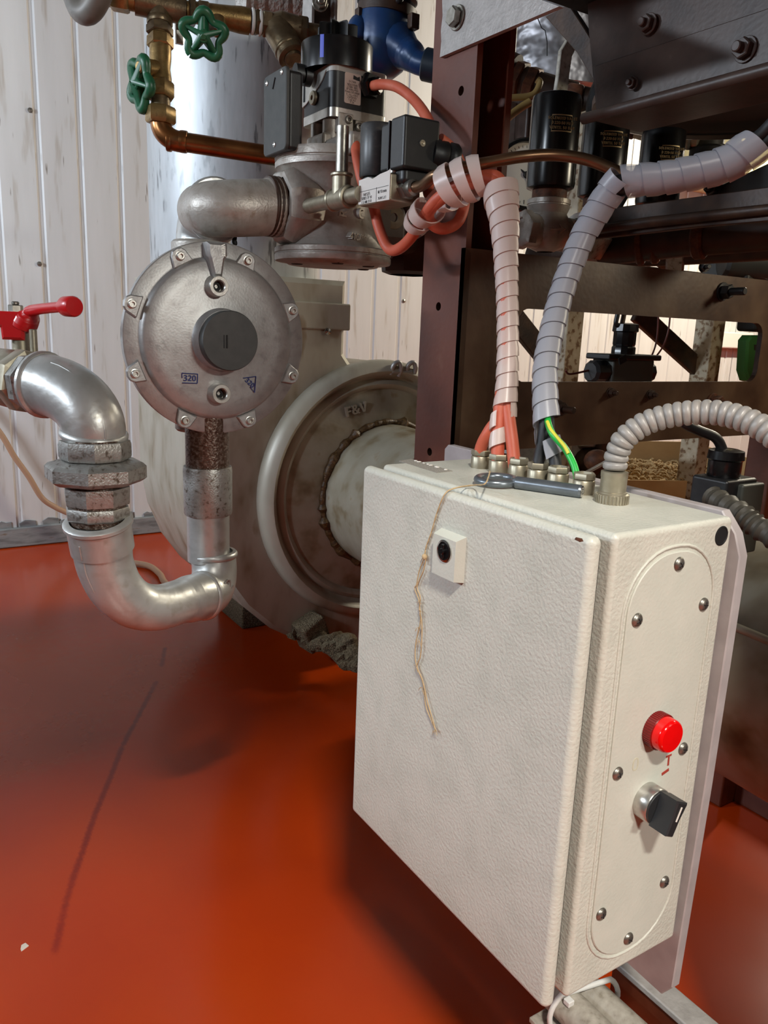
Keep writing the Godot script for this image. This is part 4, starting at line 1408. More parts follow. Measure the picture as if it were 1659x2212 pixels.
func head() -> void:
	# square valve head with axes along the room
	var zf := -0.615
	var x0: float = Vector3(0.1254, 1.1505, -0.6150).x
	var x1: float = Vector3(0.2119, 1.1657, -0.6150).x
	var dz := x1 - x0
	var yb0: float = Vector3(0.1315, 1.1245, -0.6150).y
	var y1: float = Vector3(0.1312, 1.1358, -0.6150).y
	var y2: float = Vector3(0.1300, 1.1781, -0.6150).y
	var y3: float = Vector3(0.1297, 1.1871, -0.6150).y
	var t := thing("valve_actuator", "black and aluminium valve actuator with a round knob on top above the gas filter", "actuator", Vector3((x0 + x1) * 0.5, yb0, zf - dz * 0.5))
	var plan := rrect(x0, zf - dz, x1, zf, 0.011, 6)
	var lift := func(g: G, a: float, b: float, inset: float, bev: float) -> void:
		var pl := []
		for p in rrect(x0 + inset, -zf + inset, x1 - inset, -zf + dz - inset, 0.011, 6):
			pl.append(p)
		g.prism(pl, Vector3(0, a, 0), Vector3.RIGHT, Vector3.FORWARD, b - a, bev)
	var g := G.new()
	lift.call(g, yb0, y1, 0.0, 0.0005)
	lift.call(g, yb0 - 0.012, yb0, 0.012, 0.0)
	var base_ := obj("base_plate", g, M.alu_bright, t)
	g = G.new()
	g.rbox(Vector3(x0 + 0.022, yb0 - 0.006, zf - 0.012), Vector3(0.022, 0.024, 0.026), 0.002)
	g.rbox(Vector3(x0 + 0.05, yb0 - 0.008, zf - 0.015), Vector3(0.026, 0.022, 0.028), 0.002)
	g.cyl(Vector3(x0 + 0.012, yb0 - 0.026, zf - 0.02), Vector3.UP, 0.012, 0.026, 0.002, 20)
	g.cyl(Vector3(x0 + 0.006, yb0 - 0.03, zf - 0.05), Vector3.UP, 0.008, 0.03, 0.002, 16)
	g.rbox(Vector3(x0 + 0.02, yb0 - 0.033, zf - 0.035), Vector3(0.05, 0.03, 0.05), 0.004)
	g.rbox(Vector3(x0 + 0.012, yb0 - 0.040, zf + 0.022), Vector3(0.03, 0.026, 0.07), 0.006)
	obj("underside_castings", g, M.cast, base_)
	for p in [Vector3(0.1503, 1.1226, -0.6120), Vector3(0.1665, 1.1163, -0.6120)]:
		g = G.new()
		g.lathe([V(0.0052, -0.002), V(0.0052, 0.002), V(0.004, 0.003), V(0.0025, 0.003), V(0.002, 0.0), V(0, 0.0)], Vector3(p.x, p.y, zf + 0.001), Vector3.BACK, 18)
		obj("socket_screw", g, M.steel, base_)
	g = G.new()
	lift.call(g, y1, y2, 0.0006, 0.0)
	var blk := obj("black_band", g, M.black_plastic, t)
	g = G.new()
	lift.call(g, y2, y3, 0.0, 0.0015)
	obj("lid", g, M.clear_plastic, t)
	g = G.new()   # the pale wedge of the casing shows past the band on the left side
	g.prism([V(zf - dz + 0.004, y1 + 0.012), V(zf - dz + 0.016, y1 + 0.014), V(zf - dz * 0.52, y1 + 0.024), V(zf - dz * 0.28, y2 - 0.008), V(zf - 0.014, y2 + 0.002), V(zf - dz + 0.004, y2 + 0.002)], Vector3(x0 + 0.002, 0, 0), Vector3.BACK, Vector3.UP, 0.0032, 0.0005)
	obj("pale_casing", g, M.alu_bright, t)
	g = G.new()
	g.rbox(Vector3(x0 - 0.0012, (y1 + y2) * 0.5 + 0.012, zf - dz + 0.012), Vector3(0.002, 0.03, 0.004), 0.0005)
	obj("casing_slot", g, M.black, t)
	g = G.new()
	var pl: Vector3 = Vector3(0.1500, 1.1680, -0.7010)
	g.lathe([V(0.0088, 0), V(0.0088, 0.003), V(0.0078, 0.004), V(0.0032, 0.004), V(0.0026, 0.001), V(0, 0.001)], Vector3(x0, y1 + 0.018, zf - dz * 0.55), Vector3.LEFT, 28)
	obj("end_plug", g, M.nickel, t)
	# type plate: print only
	var lx0: float = Vector3(0.1444, 1.1674, -0.6150).x
	var lx1: float = Vector3(0.1683, 1.1717, -0.6150).x
	var ly0: float = Vector3(0.1557, 1.1383, -0.6150).y + 0.004
	var ly1: float = Vector3(0.1543, 1.1794, -0.6150).y - 0.001
	g = G.new()
	g.prism(rrect(lx0, ly0, lx1, ly1, 0.002, 3), Vector3(0, 0, zf - 0.0006), Vector3.RIGHT, Vector3.UP, 0.0009)
	var lb := obj("type_plate", g, M.plate_pink, t)
	var lh := ly1 - ly0
	var lw := lx1 - lx0
	var rows := [["D-7300", 0.0018, 0.70], ["MULT/500", 0.0022, 0.60], ["CTRN -405", 0.0022, 0.52], ["IP 50Hz/P65", 0.0022, 0.44], ["Pmax=50 mbar", 0.0021, 0.36], ["T. -15..+70 C", 0.0020, 0.27], ["2.V/50 Hz", 0.0019, 0.19], ["1.42 A.I", 0.0018, 0.11], ["P 54", 0.0018, 0.03]]
	for r in rows:
		var tx := letters("plate_print", r[0], r[1], Vector3(lx0 + lw * 0.46, ly0 + lh * (r[2] + 0.02), zf + 0.0004), Vector3.RIGHT, Vector3.UP, 0.0002, M.ink, lb)
	g = G.new()
	g.prism([V(lx0 + lw * 0.5, ly0 + lh * 0.82), V(lx0 + lw * 0.72, ly0 + lh * 0.80), V(lx0 + lw * 0.92, ly0 + lh * 0.79), V(lx0 + lw * 0.9, ly0 + lh * 0.94), V(lx0 + lw * 0.76, ly0 + lh * 0.9), V(lx0 + lw * 0.52, ly0 + lh * 0.95)], Vector3(0, 0, zf + 0.0002), Vector3.RIGHT, Vector3.UP, 0.0003)
	obj("plate_emblem", g, M.ink, lb)
	# round cap and knob
	var cc: Vector3 = Vector3(0.1539, 1.2083, -0.6550)
	g = G.new()
	g.lathe([V(0.047, -0.024), V(0.047, 0.009), V(0.0465, 0.0105), V(0.044, 0.0115), V(0, 0.0115)], Vector3(cc.x, cc.y, cc.z), Vector3.UP, 56)
	var cap := obj("round_cap", g, M.black_gloss, t)
	g = G.new()
	var ka: Vector3 = Vector3(cc.x - 0.047, cc.y, cc.z)
	var prev := []
	for i in 5:
		var a := PI * 1.19 + i * 0.028
		prev.append(V(cos(a), sin(a)))
	for i in 4:
		var q := [prev[i], prev[i + 1]]
		var pts := []
		for e in [[0, -0.016], [1, -0.016], [1, 0.010], [0, 0.0105]]:
			pts.append(Vector3(cc.x + q[e[0]].x * 0.0472, cc.y + e[1], cc.z - q[e[0]].y * 0.0472))
		var n0 := Vector3(q[0].x, 0, -q[0].y)
		g.quad(pts[0], pts[1], pts[2], pts[3], n0, n0, n0, n0)
	obj("blue_mark", g, M.blue_plastic, cap)
	g = G.new()
	var star := []
	for i in 32:
		var a := TAU * i / 32
		var r := 0.021 + 0.006 * clampf(cos(a * 8.0) * 2.5, -1.0, 1.0)
		star.append(V(cos(a) * r, sin(a) * r))
	g.prism(star, Vector3(cc.x, cc.y + 0.010, cc.z), Vector3.RIGHT, Vector3.FORWARD, 0.026, 0.002)
	g.cyl(Vector3(cc.x, cc.y + 0.010, cc.z), Vector3.UP, 0.030, 0.004, 0.001, 32)
	obj("knob", g, M.black_gloss, t)
	# cable gland on the right side
	var gp: Vector3 = Vector3(0.1844, 1.1675, -0.6100)
	g = G.new()
	g.lathe([V(0.0, 0), V(0.0150, 0.0), V(0.0160, 0.002), V(0.0160, 0.008), V(0.015, 0.010), V(0.0, 0.010)], gp + Vector3(-0.006, 0, -0.006), Vector3(0.35, 0, 0.94), 6, true)
	g.cyl(gp, Vector3(0.5, 0, 0.87), 0.0105, 0.010, 0.002, 20)
	obj("cable_gland", g, M.black_gloss, t)

	# grey box on the head's left side, its lid facing left
	var jb := thing("junction_box", "black box with a dark grey screwed lid left of the valve actuator", "box", Vector3(0.085, 1.08, -0.67))
	var q0: Vector3 = Vector3(0.0620, 1.1681, -0.6802)
	var q1: Vector3 = Vector3(0.0620, 1.1676, -0.6163)
	var q2: Vector3 = Vector3(0.0620, 1.0758, -0.6141)
	g = G.new()
	g.prism(rrect(q0.z - 0.001, q2.y - 0.001, q1.z + 0.003, q1.y + 0.003, 0.007, 5), Vector3(0.066, 0, 0), Vector3.BACK, Vector3.UP, 0.0045, 0.001)
	var lid := obj("lid", g, M.dark_grey, jb)
	g = G.new()
	g.rbox(Vector3(0.0765, (q1.y + q2.y) * 0.5, (q0.z + q1.z) * 0.5), Vector3(0.021, q1.y - q2.y, q1.z - q0.z), 0.005)
	obj("box", g, M.black_plastic, jb)
	for p in [Vector3(0.0610, 1.1615, -0.6706), Vector3(0.0610, 1.1650, -0.6261), Vector3(0.0610, 1.0851, -0.6466)]:
		g = G.new()
		g.lathe([V(0.0034, 0), V(0.0032, 0.0012), V(0.0014, 0.002), V(0, 0.0014)], Vector3(0.0618, p.y, p.z), Vector3.LEFT, 14)
		obj("screw", g, M.alu_bright, lid)
	g = G.new()
	g.tube([Vector3(0.0610, 1.1629, -0.6451), Vector3(0.0610, 1.1511, -0.6519)], 0.0009, 6)
	obj("scratch_mark", g, M.black, lid)
	g = G.new()
	var g0: Vector3 = Vector3(0.0980, 1.1793, -0.6663)
	var g1: Vector3 = Vector3(0.1208, 1.1786, -0.6636)
	var gd := (g1 - g0).normalized()
	g.lathe([V(0.0, 0), V(0.0125, 0.0), V(0.0125, 0.010), V(0.009, 0.010), V(0.009, 0.013), V(0.0125, 0.013), V(0.0125, 0.022), V(0.0, 0.024)], g0, gd, 20)
	obj("screw_coupling", g, M.black_plastic, jb)


func solenoid(y: float) -> void:
	var x := 0.09
	var z0: float = Vector3(0.0900, 1.0091, -0.4754).z
	var z1: float = Vector3(0.0900, 1.0066, -0.4114).z
	var t := thing("solenoid_valve", "small steel solenoid valve with white paper label and black coil before the brown post", "valve", Vector3(x + 0.02, y - 0.02, (z0 + z1) * 0.5))
	var ya: float = Vector3(0.0900, 0.9961, -0.4746).y
	var yb: float = Vector3(0.0900, 1.0241, -0.4763).y
	var g := G.new()
	g.rbox(Vector3(x + 0.020, (ya + yb) * 0.5, (z0 + z1) * 0.5), Vector3(0.04, yb - ya, z1 - z0), 0.002)
	var blk := obj("valve_block", g, M.nickel, t)
	g = G.new()
	g.prism([V(z0 - 0.001, ya + 0.002), V(z1 + 0.0005, ya + 0.0005), V(z1 + 0.0005, yb + 0.003), V(z1 - 0.006, yb + 0.002), V(z1 - 0.02, yb + 0.001), V(z1 - 0.035, yb - 0.002), V(z1 - 0.045, yb + 0.001), V(z0 - 0.001, yb)], Vector3(x, 0, 0), Vector3.BACK, Vector3.UP, 0.0008)
	var lab := obj("paper_label", g, M.white_label, blk)
	var lines := [["14/1225", 0.0030, 0.40], ["SERIES TF 10", 0.0028, 0.26], ["C-E-AM-31-0", 0.0028, 0.12]]
	for l in lines:
		letters("label_print", l[0], l[1], Vector3(x - 0.0010, ya + (yb - ya) * l[2], z0 + 0.017), Vector3.BACK, Vector3.UP, 0.0002, M.ink, lab)
	for l in [["M 10 mm", 0.0030, 0.38], ["76 W 5.3.1", 0.0026, 0.14]]:
		letters("label_print", l[0], l[1], Vector3(x - 0.0010, ya + (yb - ya) * l[2], z1 - 0.014), Vector3.BACK, Vector3.UP, 0.0002, M.ink, lab)
	g = G.new()
	for zz in [z0 + 0.022, z0 + 0.038]:
		g.rbox(Vector3(x - 0.001, ya + (yb - ya) * (0.3 if zz > z0 + 0.03 else 0.5), zz), Vector3(0.0003, (yb - ya) * (0.55 if zz > z0 + 0.03 else 0.02), 0.0004), 0.0001, Basis(), 1)
	g.rbox(Vector3(x - 0.001, ya + (yb - ya) * 0.54, (z0 + z1) * 0.5), Vector3(0.0003, 0.0004, z1 - z0 - 0.003), 0.0001, Basis(), 1)
	obj("label_rules", g, M.ink, lab)
	g = G.new()
	g.cyl(Vector3(x + 0.008, yb, z1 - 0.007), Vector3.UP, 0.0045, 0.006, 0.001, 16)
	obj("needle_screw", g, M.alu_bright, t)
	# coil: a dark cylinder with a moulded block and plug towards the viewer
	var cc := Vector3(x + 0.022, yb, Vector3(0.1100, 1.0562, -0.4758).z)
	var ct: float = Vector3(0.1084, 1.0885, -0.4731).y
	g = G.new()
	g.cyl(Vector3(cc.x, yb, cc.z), Vector3.UP, 0.0155, 0.006, 0.001, 24)
	g.lathe([V(0, 0), V(0.019, 0.0), V(0.020, 0.002), V(0.020, ct - yb - 0.010), V(0.019, ct - yb - 0.008), V(0.0, ct - yb - 0.008)], Vector3(cc.x, yb + 0.005, cc.z), Vector3.UP, 40)
	obj("coil", g, M.coil_grey, t)
	g = G.new()
	var m0: Vector3 = Vector3(0.0950, 1.0459, -0.4222)
	var mz: float = m0.z
	var mtop: float = Vector3(0.0950, 1.0776, -0.4246).y
	g.rbox(Vector3(cc.x + 0.006, mtop - 0.024, mz - 0.012), Vector3(0.042, 0.050, 0.024), 0.004)
	obj("coil_block", g, M.black_plastic, t)
	for k in 3:
		g = G.new()
		g.cyl(Vector3(cc.x - 0.006 + k * 0.006, mtop - 0.002, mz - 0.018 + k * 0.006), Vector3.UP, 0.0025, 0.002, 0.0006, 12)
		obj("contact_stud", g, M.alu_bright, t)
	g = G.new()
	var cz: float = Vector3(0.0950, 1.0592, -0.3918).z
	g.rbox(Vector3(cc.x + 0.0035, mtop - 0.0245, (mz + cz) * 0.5 + 0.002), Vector3(0.046, 0.052, cz - mz - 0.003), 0.003)
	var plug := obj("plug_connector", g, M.black_plastic, t)
	g = G.new()
	g.rbox(Vector3(cc.x + 0.002, mtop - 0.025, mz + 0.0005), Vector3(0.044, 0.050, 0.003), 0.001)
	obj("seal", g, M.rubber, plug)
	g = G.new()
	g.lathe([V(0.0036, 0), V(0.0034, 0.001), V(0.0014, 0.0012), V(0, 0.0004)], Vector3(cc.x + 0.004, mtop - 0.024, cz + 0.0005), Vector3.BACK, 16)
	obj("plug_screw", g, M.nickel, plug)
	g = G.new()
	var gx := Vector3(cc.x + 0.024, mtop - 0.030, cz - 0.012)
	g.lathe([V(0.0, 0), V(0.0175, 0.0), V(0.0165, 0.008), V(0.0165, 0.016), V(0.0150, 0.018), V(0.0165, 0.020), V(0.0165, 0.028), V(0.014, 0.031), V(0, 0.031)], gx, Vector3(0.95, -0.12, 0.28), 24)
	obj("cable_gland", g, M.black_plastic, plug)
	g = G.new()
	g.rbox(Vector3(cc.x + 0.004, mtop - 0.056, mz + 0.004), Vector3(0.036, 0.018, 0.040), 0.006)
	obj("lower_housing", g, M.black_plastic, t)

	# compression nut and the thin copper tube that runs on to the right
	var ct_ := thing("copper_tube", "thin brown copper tube arching from the solenoid valve over the cable wraps", "tube", Vector3(0.1000, 1.0087, -0.3997))
	g = G.new()
	var n0 := Vector3(x + 0.020, y, z1 + 0.002)
	var n1 := n0 + Vector3(0.0, 0.0, 0.03)
	var nd := (n1 - n0).normalized()
	g.lathe([V(0.005, 0), V(0.0105, 0.0), V(0.0115, 0.002), V(0.0115, 0.008), V(0.010, 0.010), V(0.0085, 0.010)], n0 - nd * 0.004, nd, 6, true)
	g.lathe([V(0.0085, 0.010), V(0.0095, 0.012), V(0.0085, 0.019), V(0.006, 0.021)], n0 - nd * 0.004, nd, 20)
	obj("compression_nut", g, M.steel, ct_)
	g = G.new()
	g.tube(spl([n0, n1, Vector3(0.1042, 1.0146, -0.3487), Vector3(0.1223, 1.0215, -0.3267), Vector3(0.1430, 1.0269, -0.3088), Vector3(0.1708, 1.0335, -0.2928), Vector3(0.2020, 1.0373, -0.2798), Vector3(0.2283, 1.0340, -0.2620), Vector3(0.2476, 1.0232, -0.2406), Vector3(0.2582, 1.0126, -0.2248)], 8), 0.0058, 16)
	obj("tube", g, M.copper_tube, ct_)



# ---------------------------------------------------------------- brass pipework at the top left
func handwheel(parent: Node, hub: Vector3, axis: Vector3, r: float, turn: float) -> void:
	var g := G.new()
	var f := G.frame(axis)
	var rim := []
	var rr := []
	for i in 61:
		var a := TAU * i / 60 + turn
		var q := r * (0.88 + 0.14 * cos(a * 5.0 - turn * 5.0))
		rim.append(hub + (f[0] * cos(a) + f[1] * sin(a)) * q)
		rr.append(r * (0.2 + 0.03 * cos(a * 5.0 - turn * 5.0)))
	g.tube(rim, rr, 10, false)
	var wheel := obj("handwheel", g, M.green, parent)
	for k in 5:
		var a := TAU * k / 5 + turn
		g = G.new()
		g.tube([hub + f[2] * r * 0.14, hub + (f[0] * cos(a) + f[1] * sin(a)) * r * 0.95], [r * 0.34, r * 0.2], 8, true, 0.4)
		obj("spoke", g, M.green, wheel)
	g = G.new()
	g.cyl(hub - f[2] * r * 0.12, axis, r * 0.30, r * 0.42, r * 0.05, 16)
	g.cyl(hub + f[2] * r * 0.25, axis, r * 0.15, r * 0.16, r * 0.03, 6, true)
	obj("hub", g, M.green, wheel)


func hexnut(g: G, a: Vector3, b: Vector3, r: float, turn := 0.2) -> void:
	var h := (b - a).length()
	g.lathe([V(r * 0.6, 0), V(r * 0.9, 0.0), V(r, h * 0.12), V(r, h * 0.88), V(r * 0.9, h), V(r * 0.6, h)], a, (b - a).normalized(), 6, true, turn)


func upper_pipes() -> void:
	var d := 1.16
	# T piece and the vertical leg
	var t := thing("pipe_tee", "dull brass pipe tee at the top edge above the stop valve with green handwheel", "pipe tee", Vector3(0.0055, 1.3073, -0.9316))
	var g := G.new()
	g.tube([Vector3(-0.0271, 1.3139, -0.9422), Vector3(0.0060, 1.3119, -0.9326), Vector3(0.0419, 1.3100, -0.9212)], 0.0185, 24)
	g.tube([Vector3(0.0060, 1.3119, -0.9326), Vector3(0.0030, 1.2794, -0.9256)], 0.0165, 24)
	g.bead(Vector3(0.0038, 1.2887, -0.9276), Vector3(0.0031, 1.2807, -0.9259) - Vector3(0.0038, 1.2887, -0.9276), 0.0188, 0.010, 0.0150)
	obj("tee", g, M.brass_dull, t)
	g = G.new()
	hexnut(g, Vector3(0.0034, 1.2833, -0.9265), Vector3(0.0022, 1.2700, -0.9236), 0.0195)
	obj("hex_nipple", g, M.brass_dull, t)
	g = G.new()
	hexnut(g, Vector3(-0.0592, 1.3151, -0.9510), Vector3(-0.0354, 1.3129, -0.9412), 0.0185, 0.0)
	g.tube([Vector3(-0.0841, 1.3153, -0.9548), Vector3(-0.0227, 1.3128, -0.9391)], 0.014, 18)
	obj("left_union", g, M.brass, t)

	t = thing("stop_valve", "brass stop valve with green handwheel on the vertical pipe at upper left", "valve", Vector3(-0.0017, 1.2209, -0.9126))
	g = G.new()
	var ya: Vector3 = Vector3(0.0027, 1.2701, -0.9232)
	var yb: Vector3 = Vector3(-0.0031, 1.1997, -0.9076)
	var dn := (yb - ya).normalized()
	var vl := (yb - ya).length()
	g.lathe([V(0.0150, 0.0), V(0.0158, vl * 0.25), V(0.0158, vl * 0.45), V(0.0140, vl * 0.68), V(0.0158, vl * 0.86), V(0.0158, vl)], ya, dn, 28)
	var sb: Vector3 = Vector3(-0.0080, 1.2191, -0.9100)
	var sx := Vector3(-0.85, -0.12, 0.30).normalized()
	g.cyl(sb, sx, 0.0125, 0.020, 0.002, 20)
	g.cyl(sb, sx, 0.0085, 0.032, 0.002, 16)
	obj("body", g, M.brass, t)
	g = G.new()
	hexnut(g, Vector3(0.0026, 1.2687, -0.9229), Vector3(0.0010, 1.2515, -0.9192), 0.0192, 0.3)
	obj("upper_hexagon", g, M.brass, t)
	g = G.new()
	hexnut(g, Vector3(-0.0034, 1.2023, -0.9086), Vector3(-0.0056, 1.1784, -0.9034), 0.0205, 0.5)
	obj("lower_hexagon", g, M.brass, t)
	handwheel(t, Vector3(-0.0315, 1.1969, -0.9129), Vector3(-0.98, -0.08, 0.14), 0.0335, 0.3)
	g = G.new()
	g.tube([sb, Vector3(-0.0315, 1.1969, -0.9129)], 0.005, 12)
	obj("spindle", g, M.steel, t)

	t = thing("copper_pipe", "copper pipe with brass union and elbow running right behind the junction box", "pipe", Vector3(-0.0046, 1.1303, -0.9017))
	g = G.new()
	g.cyl(Vector3(-0.0048, 1.1811, -0.9036), dn, 0.0138, 0.022, 0.001, 20)
	obj("neck", g, M.brass_dull, t)
	g = G.new()
	hexnut(g, Vector3(-0.0060, 1.1678, -0.9007), Vector3(-0.0066, 1.1444, -0.9008), 0.0222, 0.45)
	obj("union_nut", g, M.brass, t)
	g = G.new()
	g.tube(bend(Vector3(-0.0064, 1.1464, -0.9012), Vector3(-0.0080, 1.1177, -0.8981), Vector3(0.0231, 1.1213, -0.8839), 12), 0.0150, 24)
	g.bead(Vector3(0.0220, 1.1212, -0.8846), Vector3(0.0426, 1.1195, -0.8745) - Vector3(0.0220, 1.1212, -0.8846), 0.0158, 0.012, 0.0140)
	g.bead(Vector3(0.0040, 1.1220, -0.8940), Vector3(0.0426, 1.1195, -0.8745) - Vector3(0.0220, 1.1212, -0.8846), 0.0158, 0.008, 0.0140)
	obj("elbow", g, M.copper, t)
	g = G.new()
	g.tube([Vector3(0.0121, 1.1217, -0.8887), Vector3(0.1516, 1.1111, -0.8327)], 0.0138, 24)
	obj("pipe", g, M.copper, t)

	# horizontal valve, strainer
	t = thing("stop_valve", "brass stop valve with green handwheel hanging under the horizontal pipe at the top", "valve", Vector3(0.0948, 1.3123, -0.9123))
	g = G.new()
	var ha: Vector3 = Vector3(0.0419, 1.3100, -0.9212)
	var hb: Vector3 = Vector3(0.1328, 1.3101, -0.8994)
	var hd := (hb - ha).normalized()
	var hl := (hb - ha).length()
	g.lathe([V(0.014, 0.0), V(0.0155, hl * 0.3), V(0.0160, hl * 0.5), V(0.0170, hl * 0.7), V(0.0185, hl * 0.85), V(0.0185, hl)], ha, hd, 28)
	g.cyl(Vector3(0.0822, 1.2996, -0.8986), Vector3(-0.2, -0.75, 0.6).normalized(), 0.0125, 0.024, 0.002, 20)
	obj("body", g, M.brass, t)
	g = G.new()
	hexnut(g, Vector3(0.0457, 1.3098, -0.9200), Vector3(0.0549, 1.3100, -0.9178), 0.0200, 0.1)
	hexnut(g, Vector3(0.0587, 1.3099, -0.9165), Vector3(0.0737, 1.3090, -0.9103), 0.0192, 0.3)
	obj("hexagon", g, M.brass_dull, t)
	handwheel(t, Vector3(0.0454, 1.2619, -0.8570), Vector3(-0.35, -0.45, 0.82), 0.0300, 0.9)
	g = G.new()
	g.tube([Vector3(0.0731, 1.2909, -0.8898), Vector3(0.0454, 1.2619, -0.8570)], 0.005, 12)
	obj("spindle", g, M.steel, t)

	t = thing("pipe_strainer", "dull brass angled strainer with white sealing tape left of the black round cap", "strainer", Vector3(0.1837, 1.3028, -0.8891))
	for k in 2:
		g = G.new()
		g.bead((Vector3(0.1370, 1.3103, -0.8968)).lerp(Vector3(0.1477, 1.3098, -0.8934), k), hd, 0.0182, 0.006, 0.012)
		obj("sealing_tape", g, M.tape, t)
	g = G.new()
	hexnut(g, Vector3(0.1387, 1.3097, -0.8955), Vector3(0.1459, 1.3097, -0.8946), 0.0188, 0.2)
	hexnut(g, Vector3(0.1511, 1.3096, -0.8924), Vector3(0.1658, 1.3089, -0.8876), 0.0198, 0.4)
	obj("hexagon", g, M.brass_dull, t)
	g = G.new()
	g.tube([Vector3(0.1630, 1.3091, -0.8883), Vector3(0.1773, 1.3074, -0.8823), Vector3(0.2058, 1.3049, -0.8694)], [0.0165, 0.022, 0.019], 24)
	var leg: Vector3 = Vector3(0.1831, 1.2617, -0.8538)
	var l0: Vector3 = Vector3(0.1735, 1.3044, -0.8839)
	g.tube([l0, l0.lerp(leg, 0.55), leg], [0.0235, 0.0225, 0.0205], 24)
	g.bead(l0.lerp(leg, 0.78), leg - l0, 0.0228, 0.007, 0.018)
	g.bead(leg, leg - l0, 0.0218, 0.008, 0.012)
	g.cyl(leg, (leg - l0).normalized(), 0.014, 0.008, 0.002, 20)
	obj("body", g, M.brass_dull, t)
	g = G.new()
	hexnut(g, Vector3(0.1994, 1.3056, -0.8725), Vector3(0.2156, 1.3050, -0.8668), 0.0205, 0.1)
	g.tube([Vector3(0.2097, 1.3051, -0.8694), Vector3(0.2848, 1.3044, -0.8490)], 0.013, 18)
	obj("outlet_nut", g, M.brass_dull, t)

	g = G.new()
	g.prism([Vector2(0.0335, 1.3074), Vector2(0.0450, 1.3098), Vector2(0.0450, 1.2717), Vector2(0.0335, 1.2713)], Vector3(0, 0, -0.95), Vector3.RIGHT, Vector3.UP, 0.006, 0.001)
	single("metal_strap", g, M.alu_bright, "short galvanised strap hanging from the brass tee beside the green handwheel", "strap")

	g = G.new()
	g.tube(spl([Vector3(-0.1072, 1.3467, -0.9905), Vector3(-0.1044, 1.3143, -0.9798), Vector3(-0.1010, 1.2900, -0.9587), Vector3(-0.0949, 1.2840, -0.9410), Vector3(-0.0876, 1.2921, -0.9263), Vector3(-0.0794, 1.3125, -0.9145), Vector3(-0.0739, 1.3379, -0.9179)], 8), 0.0165, 20)
	single("bent_conduit", g, M.conduit_grey, "grey bent pipe dipping into the top left corner of the picture", "pipe")

	t = thing("wall_bracket", "grey-brown steel channel with bolts standing behind the round black cap", "bracket", Vector3(0.3761, 1.4158, -1.1381))
	g = G.new()
	g.rbox(Vector3(0.3839, 1.5018, -1.1567), Vector3(0.048, 0.32, 0.03), 0.002)
	obj("channel", g, M.brown_grey, t)
	g = G.new()
	g.rbox(Vector3(0.3567, 1.4924, -1.1473), Vector3(0.006, 0.32, 0.04), 0.001)
	g.rbox(Vector3(0.4041, 1.5027, -1.1440), Vector3(0.006, 0.32, 0.04), 0.001)
	obj("flange_edge", g, M.grey_plate, t)
	bolt(t, "bolt", Vector3(0.3682, 1.4514, -1.1225), Vector3(-0.3, 0, 0.95), 0.012, 0.010, 0.004, M.steel)
	bolt(t, "bolt", Vector3(0.3654, 1.3966, -1.1092), Vector3(-0.3, 0, 0.95), 0.010, 0.010, 0.004, M.steel)

	# lagged pipe in white crumpled cover behind the strainer
	g = G.new()
	var lp := []
	var lr := []
	var rng := RandomNumberGenerator.new()
	rng.seed = 4
	for i in 16:
		lp.append((Vector3(0.1771, 1.3954, -1.0408)).lerp(Vector3(0.2745, 1.4045, -1.0295), i / 15.0))
		lr.append(0.028 + 0.006 * rng.randf())
	g.tube(lp, lr, 18)
	single("lagged_pipe", g, M.lagging, "pipe in crumpled white insulation at the top behind the brass strainer", "pipe")

	# blue valve between the black cap and the brown post
	t = thing("blue_valve", "blue painted valve body with a brown clamp ring right of the black knob", "valve", Vector3(0.3514, 1.3237, -0.8603))
	g = G.new()
	var bt: Vector3 = Vector3(0.3541, 1.3530, -0.8667)
	var yl: float = 0.0904
	g.lathe([V(0.0, -yl * 0.98), V(0.020, -yl * 0.96), V(0.034, -yl * 0.84), V(0.043, -yl * 0.62), V(0.0465, -yl * 0.38), V(0.0452, -yl * 0.1), V(0.042, 0.02), V(0.0, 0.02)], bt, Vector3.UP, 44)
	g.tube(spl([Vector3(0.3631, 1.3132, -0.8499), Vector3(0.3718, 1.2906, -0.8137), Vector3(0.3771, 1.2755, -0.7940), Vector3(0.4040, 1.2645, -0.7615)], 6), spf([0.040, 0.024, 0.018, 0.0175], 6), 24)
	g.ball(Vector3(0.3114, 1.3243, -0.8740), Vector3(0.02, 0.028, 0.02), 10)
	obj("body", g, M.blue, t)
	g = G.new()
	var br: Vector3 = Vector3(0.3585, 1.3605, -0.8658)
	g.lathe([V(0.044, -0.008), V(0.0485, -0.0075), V(0.0485, 0.0075), V(0.044, 0.008)], br, Vector3(0.08, 1, 0.05), 44)
	g.rbox(Vector3(0.3753, 1.3382, -0.8123), Vector3(0.016, 0.022, 0.014), 0.002)
	g.rbox(Vector3(0.3098, 1.3510, -0.8701), Vector3(0.012, 0.016, 0.014), 0.002)
	obj("clamp_ring", g, M.dark_brown, t)
	g = G.new()
	g.cyl(br + Vector3(0, 0.012, 0), Vector3.UP, 0.049, 0.05, 0.004, 40)
	g.cyl(Vector3(0.3504, 1.3639, -0.8232), Vector3(0, 0.3, 0.9), 0.006, 0.01, 0.001, 10)
	obj("top_flange", g, M.black_plastic, t)
	g = G.new()
	g.cyl(Vector3(0.3800, 1.2720, -0.7851), Vector3(0.4040, 1.2645, -0.7615) - Vector3(0.3800, 1.2720, -0.7851), 0.024, 0.05, 0.002, 24)
	obj("outlet_union", g, M.dark_blue, t)


# ---------------------------------------------------------------- cables
func cable(called: String, pts: Array, r: float, m: Material, label: String) -> void:
	var g := G.new()
	g.tube(spl(pts, 8), r, 14)
	single(called, g, m, label, "cable")


